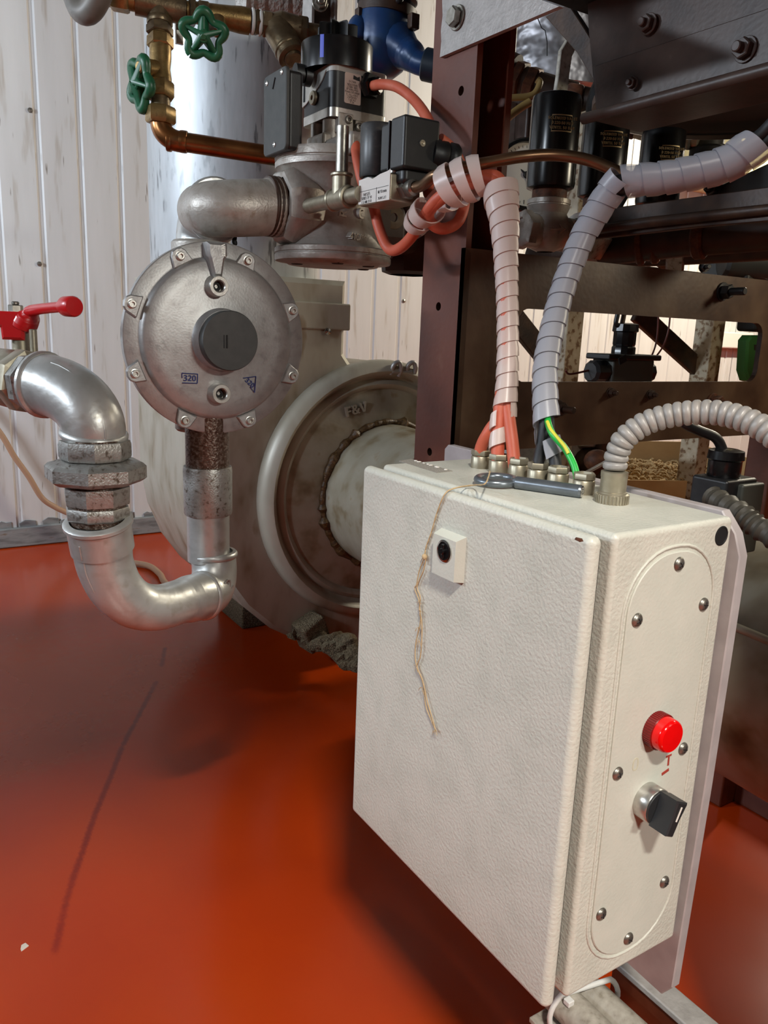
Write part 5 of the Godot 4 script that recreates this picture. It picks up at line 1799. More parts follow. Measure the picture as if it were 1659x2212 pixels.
func bundles() -> void:
	# orange cables
	cable("orange_cable", [Vector3(0.1800, 1.1660, -0.6038), Vector3(0.1759, 1.1606, -0.5745), Vector3(0.1767, 1.1504, -0.5407), Vector3(0.1770, 1.1296, -0.5042), Vector3(0.1694, 1.1028, -0.4652), Vector3(0.1616, 1.0794, -0.4394), Vector3(0.1583, 1.0559, -0.4290), Vector3(0.1494, 1.0294, -0.4213), Vector3(0.1395, 1.0100, -0.4101), Vector3(0.1350, 0.9986, -0.3855), Vector3(0.1275, 1.0053, -0.3434), Vector3(0.1351, 1.0117, -0.3158), Vector3(0.1424, 1.0059, -0.2973), Vector3(0.1430, 0.9897, -0.2864), Vector3(0.1375, 0.9492, -0.2727), Vector3(0.1300, 0.8961, -0.2568), Vector3(0.1218, 0.8350, -0.2392), Vector3(0.1164, 0.7914, -0.2307), Vector3(0.1056, 0.7684, -0.2375), Vector3(0.1037, 0.7514, -0.2462), Vector3(0.1054, 0.7336, -0.2500)], 0.0062, M.orange, "orange cable arching from the valve actuator's gland to the leftmost gland on the cabinet")
	cable("orange_cable", [Vector3(0.1429, 1.0630, -0.3981), Vector3(0.1578, 1.0569, -0.3990), Vector3(0.1686, 1.0426, -0.3943), Vector3(0.1694, 1.0180, -0.3870), Vector3(0.1656, 0.9974, -0.3777), Vector3(0.1542, 0.9767, -0.3732), Vector3(0.1365, 0.9686, -0.3763), Vector3(0.1235, 0.9743, -0.3801), Vector3(0.1176, 0.9848, -0.3746), Vector3(0.1197, 0.9964, -0.3520), Vector3(0.1292, 1.0062, -0.3303), Vector3(0.1407, 1.0088, -0.3114), Vector3(0.1463, 0.9997, -0.2956), Vector3(0.1465, 0.9725, -0.2831), Vector3(0.1369, 0.9141, -0.2634), Vector3(0.1283, 0.8437, -0.2435), Vector3(0.1194, 0.8002, -0.2312), Vector3(0.1158, 0.7812, -0.2222), Vector3(0.1129, 0.7625, -0.2128), Vector3(0.1102, 0.7374, -0.2028)], 0.0062, M.orange, "orange cable looping below the black plug connector to the third gland on the cabinet")
	cable("orange_cable", [Vector3(0.1349, 1.0900, -0.5692), Vector3(0.1275, 1.0617, -0.5479), Vector3(0.1256, 1.0298, -0.5282), Vector3(0.1303, 1.0076, -0.5129), Vector3(0.1312, 0.9800, -0.4987), Vector3(0.1309, 0.9587, -0.4809), Vector3(0.1315, 0.9511, -0.4661), Vector3(0.1296, 0.9537, -0.4437), Vector3(0.1259, 0.9631, -0.4182), Vector3(0.1191, 0.9770, -0.3898), Vector3(0.1165, 0.9946, -0.3597), Vector3(0.1274, 1.0084, -0.3320), Vector3(0.1418, 1.0134, -0.3059), Vector3(0.1461, 1.0039, -0.2944), Vector3(0.1421, 0.9720, -0.2821), Vector3(0.1335, 0.9051, -0.2632), Vector3(0.1237, 0.8347, -0.2440), Vector3(0.1126, 0.7912, -0.2331), Vector3(0.1082, 0.7696, -0.2276), Vector3(0.1033, 0.7359, -0.2202)], 0.0064, M.orange, "orange cable hanging in a sharp V below the paper label to the second gland")

	# milky spiral wraps round them
	var g := G.new()
	var p := spl([Vector3(0.1265, 0.9671, -0.4250), Vector3(0.1235, 0.9748, -0.4083), Vector3(0.1197, 0.9826, -0.3885), Vector3(0.1177, 0.9908, -0.3652)], 8)
	g.wrap(p, spf([0.0085, 0.0125, 0.0145, 0.0150], 8), 0.0195, 0.0175, 0.0012, 26, 2.0, 0.001)
	single("spiral_wrap", g, M.wrap_pink, "short milky spiral wrap round two orange cables left of the brown post", "cable wrap")
	g = G.new()
	p = spl([Vector3(0.1120, 0.9989, -0.3540), Vector3(0.1172, 1.0047, -0.3376), Vector3(0.1265, 1.0102, -0.3234), Vector3(0.1378, 1.0143, -0.3099), Vector3(0.1437, 1.0150, -0.3027)], 8)
	g.wrap(p, spf([0.0195, 0.021, 0.021, 0.0175, 0.016], 8), 0.0150, 0.0115, 0.0013, 28, 1.2, 0.001)
	single("spiral_wrap", g, M.wrap_pink, "wide milky spiral wrap binding orange cables and copper tube across the brown post", "cable wrap")
	g = G.new()
	p = spl([Vector3(0.1478, 1.0078, -0.2968), Vector3(0.1453, 0.9905, -0.2913), Vector3(0.1432, 0.9677, -0.2815), Vector3(0.1384, 0.9318, -0.2698), Vector3(0.1332, 0.8919, -0.2573), Vector3(0.1269, 0.8480, -0.2444), Vector3(0.1216, 0.8131, -0.2358), Vector3(0.1150, 0.7805, -0.2286)], 10)
	g.wrap(p, spf([0.0160, 0.0160, 0.0132, 0.0104, 0.0092, 0.0090, 0.0094, 0.0104], 10), 0.0148, 0.0145, 0.0011, 28, 0.4, 0.0008)
	single("spiral_wrap", g, M.wrap_pink, "long milky pink spiral wrap coming down round orange cables to the cabinet", "cable wrap")
	g = G.new()
	p = spl([Vector3(0.1118, 0.7868, -0.2324), Vector3(0.1082, 0.7696, -0.2276), Vector3(0.1046, 0.7458, -0.2221)], 8)
	g.wrap(p, spf([0.0080, 0.0074, 0.0072], 8), 0.0185, 0.0150, 0.0011, 24, 2.6, 0.0006)
	single("spiral_wrap", g, M.wrap_pink, "small milky spiral wrap round the middle orange cable just above the glands", "cable wrap")

	# black cables inside the grey wrap
	var top := [Vector3(0.2924, 1.0618, -0.0699), Vector3(0.2841, 1.0460, -0.0953), Vector3(0.2790, 1.0335, -0.1073), Vector3(0.2626, 1.0161, -0.1253), Vector3(0.2329, 1.0060, -0.1599), Vector3(0.2124, 1.0018, -0.1841), Vector3(0.2009, 0.9944, -0.2017), Vector3(0.1939, 0.9731, -0.2125), Vector3(0.1798, 0.9346, -0.2195), Vector3(0.1586, 0.8843, -0.2145), Vector3(0.1364, 0.8372, -0.2000), Vector3(0.1255, 0.8043, -0.1857), Vector3(0.1200, 0.7758, -0.1753)]
	var path_a := []
	var path_b := []
	for q in top:
		path_a.append(q + Vector3(-0.002, 0.0035, 0.0))
		path_b.append(q + Vector3(0.002, -0.0035, 0.002))
	path_a.append(Vector3(0.1144, 0.7526, -0.1750))
	path_a.append(Vector3(0.1091, 0.7338, -0.1733))
	path_b.append(Vector3(0.1187, 0.7546, -0.1606))
	path_b.append(Vector3(0.1159, 0.7328, -0.1527))
	cable("black_cable", path_a, 0.0056, M.rubber, "black cable from the right edge through the grey wrap to the fourth gland")
	cable("black_cable", path_b, 0.0056, M.rubber, "black cable from the right edge through the grey wrap to the fifth gland")
	cable("earth_wire", [Vector3(0.1471, 0.8626, -0.2098), Vector3(0.1357, 0.8291, -0.1933), Vector3(0.1244, 0.8045, -0.1828), Vector3(0.1190, 0.7886, -0.1746), Vector3(0.1098, 0.7763, -0.1576), Vector3(0.1133, 0.7645, -0.1436), Vector3(0.1122, 0.7515, -0.1298), Vector3(0.1093, 0.7390, -0.1209)], 0.0031, M.cable_green, "green and yellow earth wire curving down to the sixth gland on the cabinet")
	g = G.new()
	p = [Vector3(0.1105, 0.7857, -0.1653), Vector3(0.1088, 0.7803, -0.1594), Vector3(0.1087, 0.7767, -0.1548), Vector3(0.1106, 0.7672, -0.1424), Vector3(0.1108, 0.7608, -0.1362)]
	g.tube(spl(p, 8), 0.0016, 8)
	var ew := get_node("earth_wire")
	obj("yellow_stripe", g, M.cable_yellow, ew)

	g = G.new()
	p = spl([Vector3(0.2807, 1.0351, -0.1043), Vector3(0.2709, 1.0241, -0.1148), Vector3(0.2608, 1.0140, -0.1283), Vector3(0.2329, 1.0052, -0.1597), Vector3(0.2124, 1.0026, -0.1843), Vector3(0.2048, 1.0014, -0.1950)], 10)
	g.wrap(p, spf([0.0160, 0.0150, 0.0140, 0.0128, 0.0126, 0.0130], 10), 0.0165, 0.0166, 0.0013, 28, 0.8, 0.0010)
	single("spiral_wrap", g, M.wrap_grey, "thick grey translucent spiral wrap running to the right edge of the picture", "cable wrap")
	g = G.new()
	p = spl([Vector3(0.2039, 1.0067, -0.1873), Vector3(0.2016, 0.9945, -0.2012), Vector3(0.1952, 0.9751, -0.2110), Vector3(0.1875, 0.9541, -0.2175), Vector3(0.1747, 0.9194, -0.2199), Vector3(0.1586, 0.8843, -0.2145), Vector3(0.1364, 0.8372, -0.2000), Vector3(0.1255, 0.8043, -0.1857), Vector3(0.1209, 0.7779, -0.1753)], 10)
	g.wrap(p, spf([0.0150, 0.0125, 0.0118, 0.0108, 0.0104, 0.0102, 0.0102, 0.0104, 0.0110], 10), 0.0158, 0.0156, 0.0011, 28, 2.2, 0.0008)
	single("spiral_wrap", g, M.wrap_grey, "grey translucent spiral wrap sloping down beside the pink one to the cabinet", "cable wrap")
	g = G.new()
	p = spl([Vector3(0.1217, 0.7820, -0.1760), Vector3(0.1193, 0.7679, -0.1712), Vector3(0.1190, 0.7498, -0.1639)], 8)
	g.wrap(p, spf([0.0108, 0.0105, 0.0085], 8), 0.020, 0.0165, 0.0012, 24, 3.6, 0.0006)
	single("spiral_wrap", g, M.wrap_grey, "loose end of grey spiral wrap round two black cables above the glands", "cable wrap")

	# corrugated conduit
	var t := thing("flexible_conduit", "grey corrugated flexible conduit arching from the cabinet top to the right edge", "conduit", Vector3(0.104, 0.73, -0.077))
	p = spl([Vector3(0.104, 0.757, -0.077), Vector3(0.1042, 0.768, -0.077), Vector3(0.1068, 0.7833, -0.0724), Vector3(0.1189, 0.7972, -0.0611), Vector3(0.1344, 0.8056, -0.0413), Vector3(0.1467, 0.8079, -0.0170), Vector3(0.1522, 0.8021, 0.0090), Vector3(0.1551, 0.7892, 0.0326), Vector3(0.1551, 0.7713, 0.0559)], 60)
	var path := []
	var rad := []
	var s := 0.0
	var next := 0.0
	var pitch := 0.0068
	for i in range(1, p.size()):
		var l: float = (p[i] - p[i - 1]).length()
		while next < s + l:
			path.append(p[i - 1].lerp(p[i], (next - s) / l))
			var ph := fposmod(next / pitch, 1.0)
			rad.append(0.0098 - 0.0021 * pow(absf(ph * 2.0 - 1.0), 3.0))
			next += pitch / 9.0
		s += l
	g = G.new()
	g.tube(path, rad, 24)
	obj("corrugated_hose", g, M.hose_grey, t)
	var o := Vector3(0.104, 0.7296, -0.077)
	g = G.new()
	g.lathe([V(0, 0), V(0.0128, 0), V(0.0128, 0.0075), V(0.0115, 0.0085), V(0.0115, 0.0095), V(0.0105, 0.010), V(0.0105, 0.021), V(0.0108, 0.0215), V(0.0108, 0.026), V(0.0085, 0.0265), V(0, 0.0265)], o, Vector3.UP, 40)
	var fit := obj("end_fitting", g, M.nickel, t)
	g = G.new()
	for k in 30:
		var a := TAU * k / 30
		g.rbox(o + Vector3(cos(a) * 0.0129, 0.0040, sin(a) * 0.0129), Vector3(0.0012, 0.0075, 0.0014), 0.0003, Basis(Vector3.UP, -a), 1)
	obj("knurled_ring", g, M.nickel, fit)

	# twine from the key over the door
	t = thing("twine", "frayed natural twine hanging from the key ring down the cabinet door", "twine", Vector3(0.03, 0.73, -0.18))
	var main := [Vector3(0.0705, 0.7382, -0.1919), Vector3(0.0516, 0.7380, -0.1710), Vector3(0.0138, 0.7415, -0.1309), Vector3(0.0292, 0.7335, -0.1639), Vector3(0.0107, 0.7325, -0.1636), Vector3(-0.0010, 0.7288, -0.1625), Vector3(-0.0018, 0.7116, -0.1710), Vector3(-0.0018, 0.6917, -0.1780), Vector3(-0.0018, 0.6777, -0.1843), Vector3(-0.0020, 0.6680, -0.1860)]
	g = G.new()
	for k in 2:
		var q := []
		var i := 0
		for e in spl(main, 8):
			q.append(e + Vector3(-0.0004, 0.0004, 0.0009) * sin(i * 0.9 + k * PI) * 0.8)
			i += 1
		g.tube(q, 0.0006, 6)
	g.ball(Vector3(-0.0026, 0.6679, -0.1851), Vector3(0.0022, 0.0028, 0.003), 6)
	obj("twisted_cord", g, M.twine, t)
	for st in [[Vector3(-0.0020, 0.6668, -0.1859), Vector3(-0.0020, 0.6534, -0.1926), Vector3(-0.0018, 0.6395, -0.1960), Vector3(-0.0018, 0.6343, -0.1985), Vector3(-0.0020, 0.6258, -0.1909), Vector3(-0.0020, 0.6125, -0.1876), Vector3(-0.0022, 0.6030, -0.1873), Vector3(-0.0020, 0.5866, -0.1920), Vector3(-0.0020, 0.5730, -0.1924), Vector3(-0.0022, 0.5640, -0.1891), Vector3(-0.0020, 0.5504, -0.1779), Vector3(-0.0020, 0.5318, -0.1719), Vector3(-0.0020, 0.5232, -0.1640), Vector3(-0.0022, 0.5151, -0.1545)],
			[Vector3(-0.0026, 0.6668, -0.1829), Vector3(-0.0026, 0.6555, -0.1855), Vector3(-0.0024, 0.6438, -0.1919), Vector3(-0.0026, 0.6367, -0.1939), Vector3(-0.0028, 0.6299, -0.1880), Vector3(-0.0030, 0.6203, -0.1883), Vector3(-0.0028, 0.6074, -0.1839), Vector3(-0.0030, 0.5926, -0.1823), Vector3(-0.0028, 0.5753, -0.1833), Vector3(-0.0030, 0.5640, -0.1872), Vector3(-0.0028, 0.5542, -0.1778), Vector3(-0.0030, 0.5379, -0.1689), Vector3(-0.0028, 0.5251, -0.1602), Vector3(-0.0030, 0.5163, -0.1542)]]:
		g = G.new()
		g.tube(spl(st, 6), 0.0006, 6)
		obj("strand", g, M.twine, t)
	g = G.new()
	var rng := RandomNumberGenerator.new()
	rng.seed = 8
	for c in [Vector3(-0.0030, 0.6258, -0.1873), Vector3(-0.0030, 0.6018, -0.1874), Vector3(-0.0030, 0.5894, -0.1849), Vector3(-0.0030, 0.5650, -0.1880), Vector3(-0.0030, 0.5476, -0.1777), Vector3(-0.0030, 0.5163, -0.1542), Vector3(-0.0030, 0.5163, -0.1542), Vector3(-0.0030, 0.6677, -0.1845), Vector3(-0.0030, 0.6179, -0.1852)]:
		for k in 6:
			var e: Vector3 = c + Vector3(-0.001, rng.randf_range(-0.006, 0.002), rng.randf_range(-0.005, 0.005))
			g.tube([c, c.lerp(e, 0.5) + Vector3(-0.0008, 0.001, 0), e], 0.00018, 4)
	var fz := obj("frayed_fibres", g, M.twine, t)
	fz.set_meta("kind", "stuff")


func small_clips() -> void:
	var t := thing("pipe_clip", "pale plastic pipe clip behind the black plug connector beside the brown post", "clip", Vector3(0.2594, 1.0736, -0.6068))
	var g := G.new()
	g.tube(spl([Vector3(0.2558, 1.1055, -0.6178), Vector3(0.2562, 1.0919, -0.6138), Vector3(0.2609, 1.0848, -0.6088), Vector3(0.2677, 1.0888, -0.6056), Vector3(0.2709, 1.1000, -0.6066)], 6), 0.006, 8)
	g.rbox(Vector3(0.2575, 1.0767, -0.5966), Vector3(0.022, 0.02, 0.014), 0.003)
	g.rbox(Vector3(0.2544, 1.0656, -0.5956), Vector3(0.03, 0.012, 0.016), 0.003)
	obj("clip_body", g, M.pipe_white, t)
	g = G.new()
	g.tube([Vector3(0.2547, 1.0706, -0.6577), Vector3(0.3082, 1.0788, -0.6256)], 0.009, 12)
	obj("clipped_pipe", g, M.hose_yellow, t)
	g = G.new()
	g.tube(spl([Vector3(0.0195, 0.9789, -0.6739), Vector3(0.0188, 0.9707, -0.6721), Vector3(0.0168, 0.9659, -0.6720), Vector3(0.0183, 0.9601, -0.6695)], 5), [0.0016, 0.0016, 0.0016, 0.0016, 0.0016, 0.0018, 0.0022, 0.0026, 0.003, 0.003, 0.0032, 0.0034, 0.0034, 0.003, 0.0024, 0.001], 8)
	single("black_tie_end", g, M.black, "small black tie end hanging below the large elbow above the round regulator", "tie")


# ---------------------------------------------------------------- burner valves inside the frame
func coil_valve(label: String, at: Vector3, r: float, h: float, full: bool) -> void:
	# at: centre of the coil's foot
	var t := thing("solenoid_coil_valve", label, "valve", at + Vector3(0, -0.06, 0))
	var g := G.new()
	g.lathe([V(0, 0), V(r * 0.8, 0.0), V(r * 0.97, 0.003), V(r, 0.008), V(r, h - 0.006), V(r * 0.96, h - 0.001), V(r * 0.9, h), V(0, h)], at, Vector3.UP, 44)
	var coil := obj("coil_housing", g, M.black_gloss, t)
	var f := Vector3(-0.45, 0, 0.89)
	var rt := Vector3.UP.cross(f)
	var c := at + Vector3(0, h * 0.66, 0)
	g = G.new()
	for i in 8:
		var a0 := -0.42 + i * 0.105
		var n0 := f * cos(a0) + rt * sin(a0)
		var n1 := f * cos(a0 + 0.105) + rt * sin(a0 + 0.105)
		for row in [[-0.011, -0.0095], [0.0095, 0.011], [-0.011, 0.011]]:
			if row[0] * row[1] < 0.0 and i != 0 and i != 7:
				continue
			var ra := r + 0.0006
			var q0 := n0
			var q1 := n1
			if row[0] * row[1] < 0.0:
				q0 = n0 if i == 0 else n1.lerp(n0, 0.15).normalized()
				q1 = n0.lerp(n1, 0.15).normalized() if i == 0 else n1
			g.quad(c + q0 * ra + Vector3(0, row[0], 0), c + q1 * ra + Vector3(0, row[0], 0), c + q1 * ra + Vector3(0, row[1], 0), c + q0 * ra + Vector3(0, row[1], 0), q0, q1, q1, q0)
	var plate := obj("name_plate", g, M.gold, coil)
	var rows := ["SOLENOID VALVE", "0 220-50 Hz 9", "VENTIL 50 BAR"]
	for k in 3:
		var mid := f
		letters("plate_print", rows[k], 0.0036, c + mid * (r + 0.0008) + Vector3(0, 0.0058 - 0.006 * k, 0), rt, Vector3.UP, 0.0008, M.gold, plate, "Droid Sans", true)
	g = G.new()
	g.cyl(at + Vector3(0, -0.012, 0), Vector3.UP, r * 0.72, 0.014, 0.001, 30)
	obj("neck", g, M.rust, t)
	if not full:
		g = G.new()
		g.cyl(at + Vector3(0, -0.06, 0), Vector3.UP, r * 0.6, 0.06, 0.003, 24)
		obj("valve_body", g, M.cast, t)
		return
	var y := at + Vector3(0, -0.012, 0)
	g = G.new()
	g.lathe([V(0.012, -0.072), V(0.026, -0.066), V(0.036, -0.052), V(0.037, -0.042), V(0.030, -0.026), V(0.027, -0.020), V(0.030, -0.013), V(0.031, -0.010), V(0.0295, -0.009), V(0.0295, -0.0075), V(0.031, -0.007), V(0.031, -0.001), V(0.029, 0.0)], y, Vector3.UP, 40)
	g.tube([y + Vector3(-0.05, -0.045, 0), y + Vector3(0.05, -0.045, 0)], [0.024, 0.024], 24)
	var vb := obj("valve_body", g, M.cast, t)
	g = G.new()
	var am: Vector3 = y + Vector3(-0.012, -0.044, 0.0345)
	var ar := Vector3(0.93, 0.05, 0.2).normalized()
	g.prism([V(-0.012, -0.0016), V(0.004, -0.0016), V(0.002, -0.007), V(0.013, 0.0), V(0.002, 0.007), V(0.004, 0.0016), V(-0.012, 0.0016)], am, ar, Vector3.UP, 0.0028, 0.0008)
	obj("flow_arrow", g, M.cast, vb)
	for s in [-1, 1]:
		g = G.new()
		hexnut(g, y + Vector3(0.034 * s, -0.045, 0), y + Vector3(0.052 * s, -0.045, 0), 0.027, 0.26)
		obj("end_hexagon", g, M.cast, vb)
	g = G.new()
	hexnut(g, y + Vector3(0.066, -0.045, 0), y + Vector3(0.105, -0.045, 0), 0.034, 0.1)
	obj("union_nut", g, M.silver_worn, t)
	g = G.new()
	g.bead(y + Vector3(0.063, -0.045, 0), Vector3.RIGHT, 0.0345, 0.005, 0.024)
	obj("sealing_ring", g, M.tape, t)
	g = G.new()
	g.tube([y + Vector3(0.05, -0.045, 0), y + Vector3(0.22, -0.045, 0)], 0.021, 20)
	obj("pipe", g, M.dark_brown, t)


func burner_valves() -> void:
	coil_valve("black cylindrical valve coil nearest the post, above a steel valve body with arrow", Vector3(0.4463, 1.0637, -0.5456), 0.0345, 0.124, true)
	coil_valve("second black cylindrical valve coil behind the first, half covered by the copper tube", Vector3(0.5616, 1.0669, -0.5580), 0.0345, 0.118, false)
	coil_valve("third black cylindrical valve coil standing behind the thick grey spiral wrap", Vector3(0.6933, 1.0709, -0.5601), 0.034, 0.112, false)

	var g := G.new()
	g.prism([Vector2(0.4572, 1.1734), Vector2(0.4824, 1.1776), Vector2(0.4838, 1.2256), Vector2(0.4862, 1.2509), Vector2(0.4950, 1.2683), Vector2(0.4761, 1.2727), Vector2(0.4638, 1.2548), Vector2(0.4624, 1.2216)], Vector3(0, 0, -0.57), Vector3.RIGHT, Vector3.UP, 0.006, 0.001)
	single("hanger_strap", g, M.pipe_white, "bent pale steel strap rising from the first black valve coil to the brace", "strap")

	# round pressure gauge half hidden behind the first coil
	var gc: Vector3 = Vector3(0.6268, 1.1419, -0.8042)
	var gd := Vector3(-0.30, 0.05, 0.95).normalized()
	var t := thing("pressure_gauge", "round white dial pressure gauge behind the first black valve coil", "gauge", gc)
	g = G.new()
	g.lathe([V(0, -0.035), V(0.055, -0.035), V(0.062, -0.03), V(0.063, 0.004), V(0.060, 0.008), V(0.055, 0.008), V(0.0545, 0.0)], gc, gd, 48)
	obj("case", g, M.black_gloss, t)
	g = G.new()
	g.cyl(gc - gd * 0.004, gd, 0.0548, 0.004, 0.0, 48)
	var dial := obj("dial", g, M.dial, t)
	var f := G.frame(gd)
	g = G.new()
	for k in 41:
		var a := -0.75 + k * 0.163 - PI / 2 - 0.1
		var dir: Vector3 = f[0] * sin(a) + f[1] * cos(a)
		var big := k % 5 == 0
		g.tube([gc + dir * (0.043 if big else 0.046) + gd * 0.0004, gc + dir * 0.050 + gd * 0.0004], 0.0007 if big else 0.0004, 4)
	obj("scale_marks", g, M.ink, dial)
	g = G.new()
	var nd: Vector3 = (Vector3(0.5984, 1.1526, -0.8132) - Vector3(0.6137, 1.1364, -0.7989)).normalized()
	g.tube([gc - nd * 0.026 + gd * 0.003, gc + nd * 0.004 + gd * 0.003, gc + nd * 0.038 + gd * 0.003], [0.0034, 0.002, 0.0006], 8)
	g.cyl(gc, gd, 0.006, 0.005, 0.001, 16)
	obj("needle", g, M.ink, t)

	# rusty angle and the pipe manifold below it, running towards the viewer
	g = G.new()
	var a0: Vector3 = Vector3(0.4268, 1.0069, -0.5541)
	t = thing("angle_rail", "oily dark brown angle iron slanting across behind the grey spiral wrap", "rail", Vector3(0.4522, 1.0117, -0.3683))
	g = G.new()
	g.prism([Vector2(-0.5703, 1.0297), Vector2(-0.4858, 1.0403), Vector2(-0.3393, 1.0394), Vector2(-0.2394, 1.0395), Vector2(-0.2055, 1.0402), Vector2(-0.1992, 1.0013), Vector2(-0.2334, 1.0013), Vector2(-0.3337, 1.0024), Vector2(-0.4805, 1.0006), Vector2(-0.5666, 1.0002)], Vector3(0.512, 0, 0), Vector3.BACK, Vector3.UP, 0.008, 0.001)
	obj("web", g, M.dark_brown, t)
	g = G.new()
	g.tube([Vector3(0.4980, 1.0108, -0.5420), Vector3(0.4980, 1.0140, -0.4065), Vector3(0.4980, 1.0134, -0.2340), Vector3(0.4980, 1.0139, -0.2000)], [0.007, 0.007, 0.006, 0.006], 10)
	obj("ridge", g, M.dark_brown, t)
	t = thing("pipe_manifold", "rusty pipe manifold with couplings under the dark angle iron", "pipes", Vector3(0.5605, 0.9903, -0.4148))
	g = G.new()
	g.tube([Vector3(0.5375, 0.9829, -0.6715), Vector3(0.5727, 0.9935, -0.5542), Vector3(0.6128, 1.0037, -0.4337), Vector3(0.6700, 1.0115, -0.3015)], 0.024, 20)
	g.tube([Vector3(0.6418, 0.9976, -0.6817), Vector3(0.7194, 1.0001, -0.5594), Vector3(0.8082, 1.0096, -0.3829)], 0.020, 18)
	obj("pipes", g, M.dark_brown, t)
	for e in [[Vector3(0.5897, 0.9971, -0.5016), Vector3(0.5957, 0.9983, -0.4920)], [Vector3(0.5992, 0.9994, -0.4839), Vector3(0.6068, 1.0007, -0.4733)], [Vector3(0.6153, 1.0036, -0.4198), Vector3(0.6210, 1.0043, -0.4042)]]:
		g = G.new()
		g.cyl(e[0], e[1] - e[0], 0.0285, (e[1] - e[0]).length(), 0.003, 24)
		obj("coupling", g, M.rust, t)
	for e in [[Vector3(0.5635, 0.9910, -0.5839), Vector3(0.5728, 0.9949, -0.5546)], [Vector3(0.7257, 0.9989, -0.5550), Vector3(0.7429, 1.0005, -0.5322)]]:
		g = G.new()
		hexnut(g, e[0], e[1], 0.031)
		obj("hexagon", g, M.silver_worn, t)
	g = G.new()
	g.cyl(Vector3(0.7372, 0.9963, -0.5713), Vector3(-0.4, 0.2, 0.9), 0.020, 0.02, 0.002, 20)
	obj("orange_plug", g, M.rust, t)
	t = thing("motor_block", "dark grey motor block with ribs at the right edge above the upper frame rail", "motor", Vector3(0.9411, 1.0088, -0.5657))
	g = G.new()
	g.rbox(Vector3(1.0429, 0.9842, -0.5911), Vector3(0.22, 0.09, 0.10), 0.006)
	g.cyl(Vector3(0.9129, 1.0075, -0.5835), Vector3(0.8, 0, 0.55), 0.035, 0.16, 0.006, 24)
	obj("body", g, M.motor_grey, t)
	bolt(t, "bolt", Vector3(0.8654, 0.9905, -0.5849), Vector3(-0.4, 0, 0.9), 0.008, 0.008, 0.01, M.black_plastic)
	t = thing("side_cover", "dark grey sheet cover with a bolt below the thick grey wrap at right", "cover", Vector3(0.7907, 1.0912, -0.4776))
	g = G.new()
	g.prism([Vector2(-0.5052, 1.0771), Vector2(-0.4959, 1.0988), Vector2(-0.4097, 1.1226), Vector2(-0.3424, 1.1385), Vector2(-0.3311, 1.0699), Vector2(-0.4025, 1.0728)], Vector3(0.76, 0, 0), Vector3.BACK, Vector3.UP, 0.01, 0.002)
	obj("sheet", g, M.motor_grey, t)
	bolt(t, "bolt", Vector3(0.7480, 1.0986, -0.4961), Vector3.LEFT, 0.012, 0.010, 0.006, M.black_plastic)

	# brass and rusty fittings, pale hoses behind the post
	t = thing("burner_pipe", "oily brown threaded pipe running right behind the brown post", "pipe", Vector3(0.7459, 1.3351, -0.9394))
	g = G.new()
	g.tube([Vector3(0.6992, 1.3923, -1.0461), Vector3(0.7386, 1.3655, -0.9890)], [0.045, 0.04], 20)
	g.tube([Vector3(0.7232, 1.3694, -0.9999), Vector3(0.7948, 1.3241, -0.9049), Vector3(0.8643, 1.2959, -0.8159)], [0.028, 0.024, 0.022], 20)
	obj("pipe", g, M.dark_brown, t)
	for e in [[Vector3(0.7363, 1.3613, -0.9832), Vector3(0.7462, 1.3541, -0.9688), 0.036], [Vector3(0.7522, 1.3516, -0.9642), Vector3(0.7650, 1.3437, -0.9477), 0.034], [Vector3(0.7921, 1.3170, -0.8925), Vector3(0.8138, 1.3114, -0.8709), 0.030]]:
		g = G.new()
		hexnut(g, e[0], e[1], e[2], 0.3)
		obj("hexagon", g, M.rust, t)
	g = G.new()
	g.tube([Vector3(0.8230, 1.3036, -0.8202), Vector3(0.8357, 1.2931, -0.7847)], 0.045, 24)
	g.bead(Vector3(0.8251, 1.3028, -0.8186), Vector3(0.8357, 1.2931, -0.7847) - Vector3(0.8230, 1.3036, -0.8202), 0.055, 0.03, 0.03)
	obj("end_cap", g, M.black, t)
	g = G.new()
	g.rbox(Vector3(0.7480, 1.4329, -1.0503), Vector3(0.05, 0.16, 0.05), 0.006)
	single("dark_blue_pipe", g, M.dark_blue, "dark blue square pipe stub under the grey triangular plate", "pipe")
	cable("yellow_hose", [Vector3(0.6031, 1.2961, -0.9594), Vector3(0.6343, 1.2959, -0.9393), Vector3(0.6740, 1.3002, -0.9150), Vector3(0.7081, 1.3069, -0.8949), Vector3(0.7220, 1.3289, -0.8920), Vector3(0.7181, 1.3356, -0.8964)], 0.0062, M.hose_yellow, "pale yellow thin hose tied under the oily brown pipe behind the post")
	cable("yellow_hose", [Vector3(0.5507, 1.1484, -0.8915), Vector3(0.5985, 1.1992, -0.8992), Vector3(0.6478, 1.2497, -0.9057), Vector3(0.6833, 1.2793, -0.9033), Vector3(0.7032, 1.2939, -0.8945)], 0.0075, M.hose_yellow, "pale yellow hose slanting down to the left behind the brown post")
	g = G.new()
	g.tube([Vector3(0.6646, 1.0703, -0.6139), Vector3(0.6799, 1.0970, -0.6114), Vector3(0.6998, 1.1386, -0.6101)], 0.006, 10)
	single("grey_rod", g, M.motor_grey, "thin grey rod slanting behind the grey wrap beside the third coil", "rod")

	# fittings to the right of the coils
	t = thing("pipe_fitting", "pale steel pipe fitting with hexagons and a red mark under the overhead beam", "pipe fitting", Vector3(0.9194, 1.2609, -0.7465))
	g = G.new()
	g.tube([Vector3(0.8914, 1.2798, -0.7941), Vector3(0.9410, 1.2362, -0.6770)], 0.026, 22)
	obj("pipe", g, M.nickel, t)
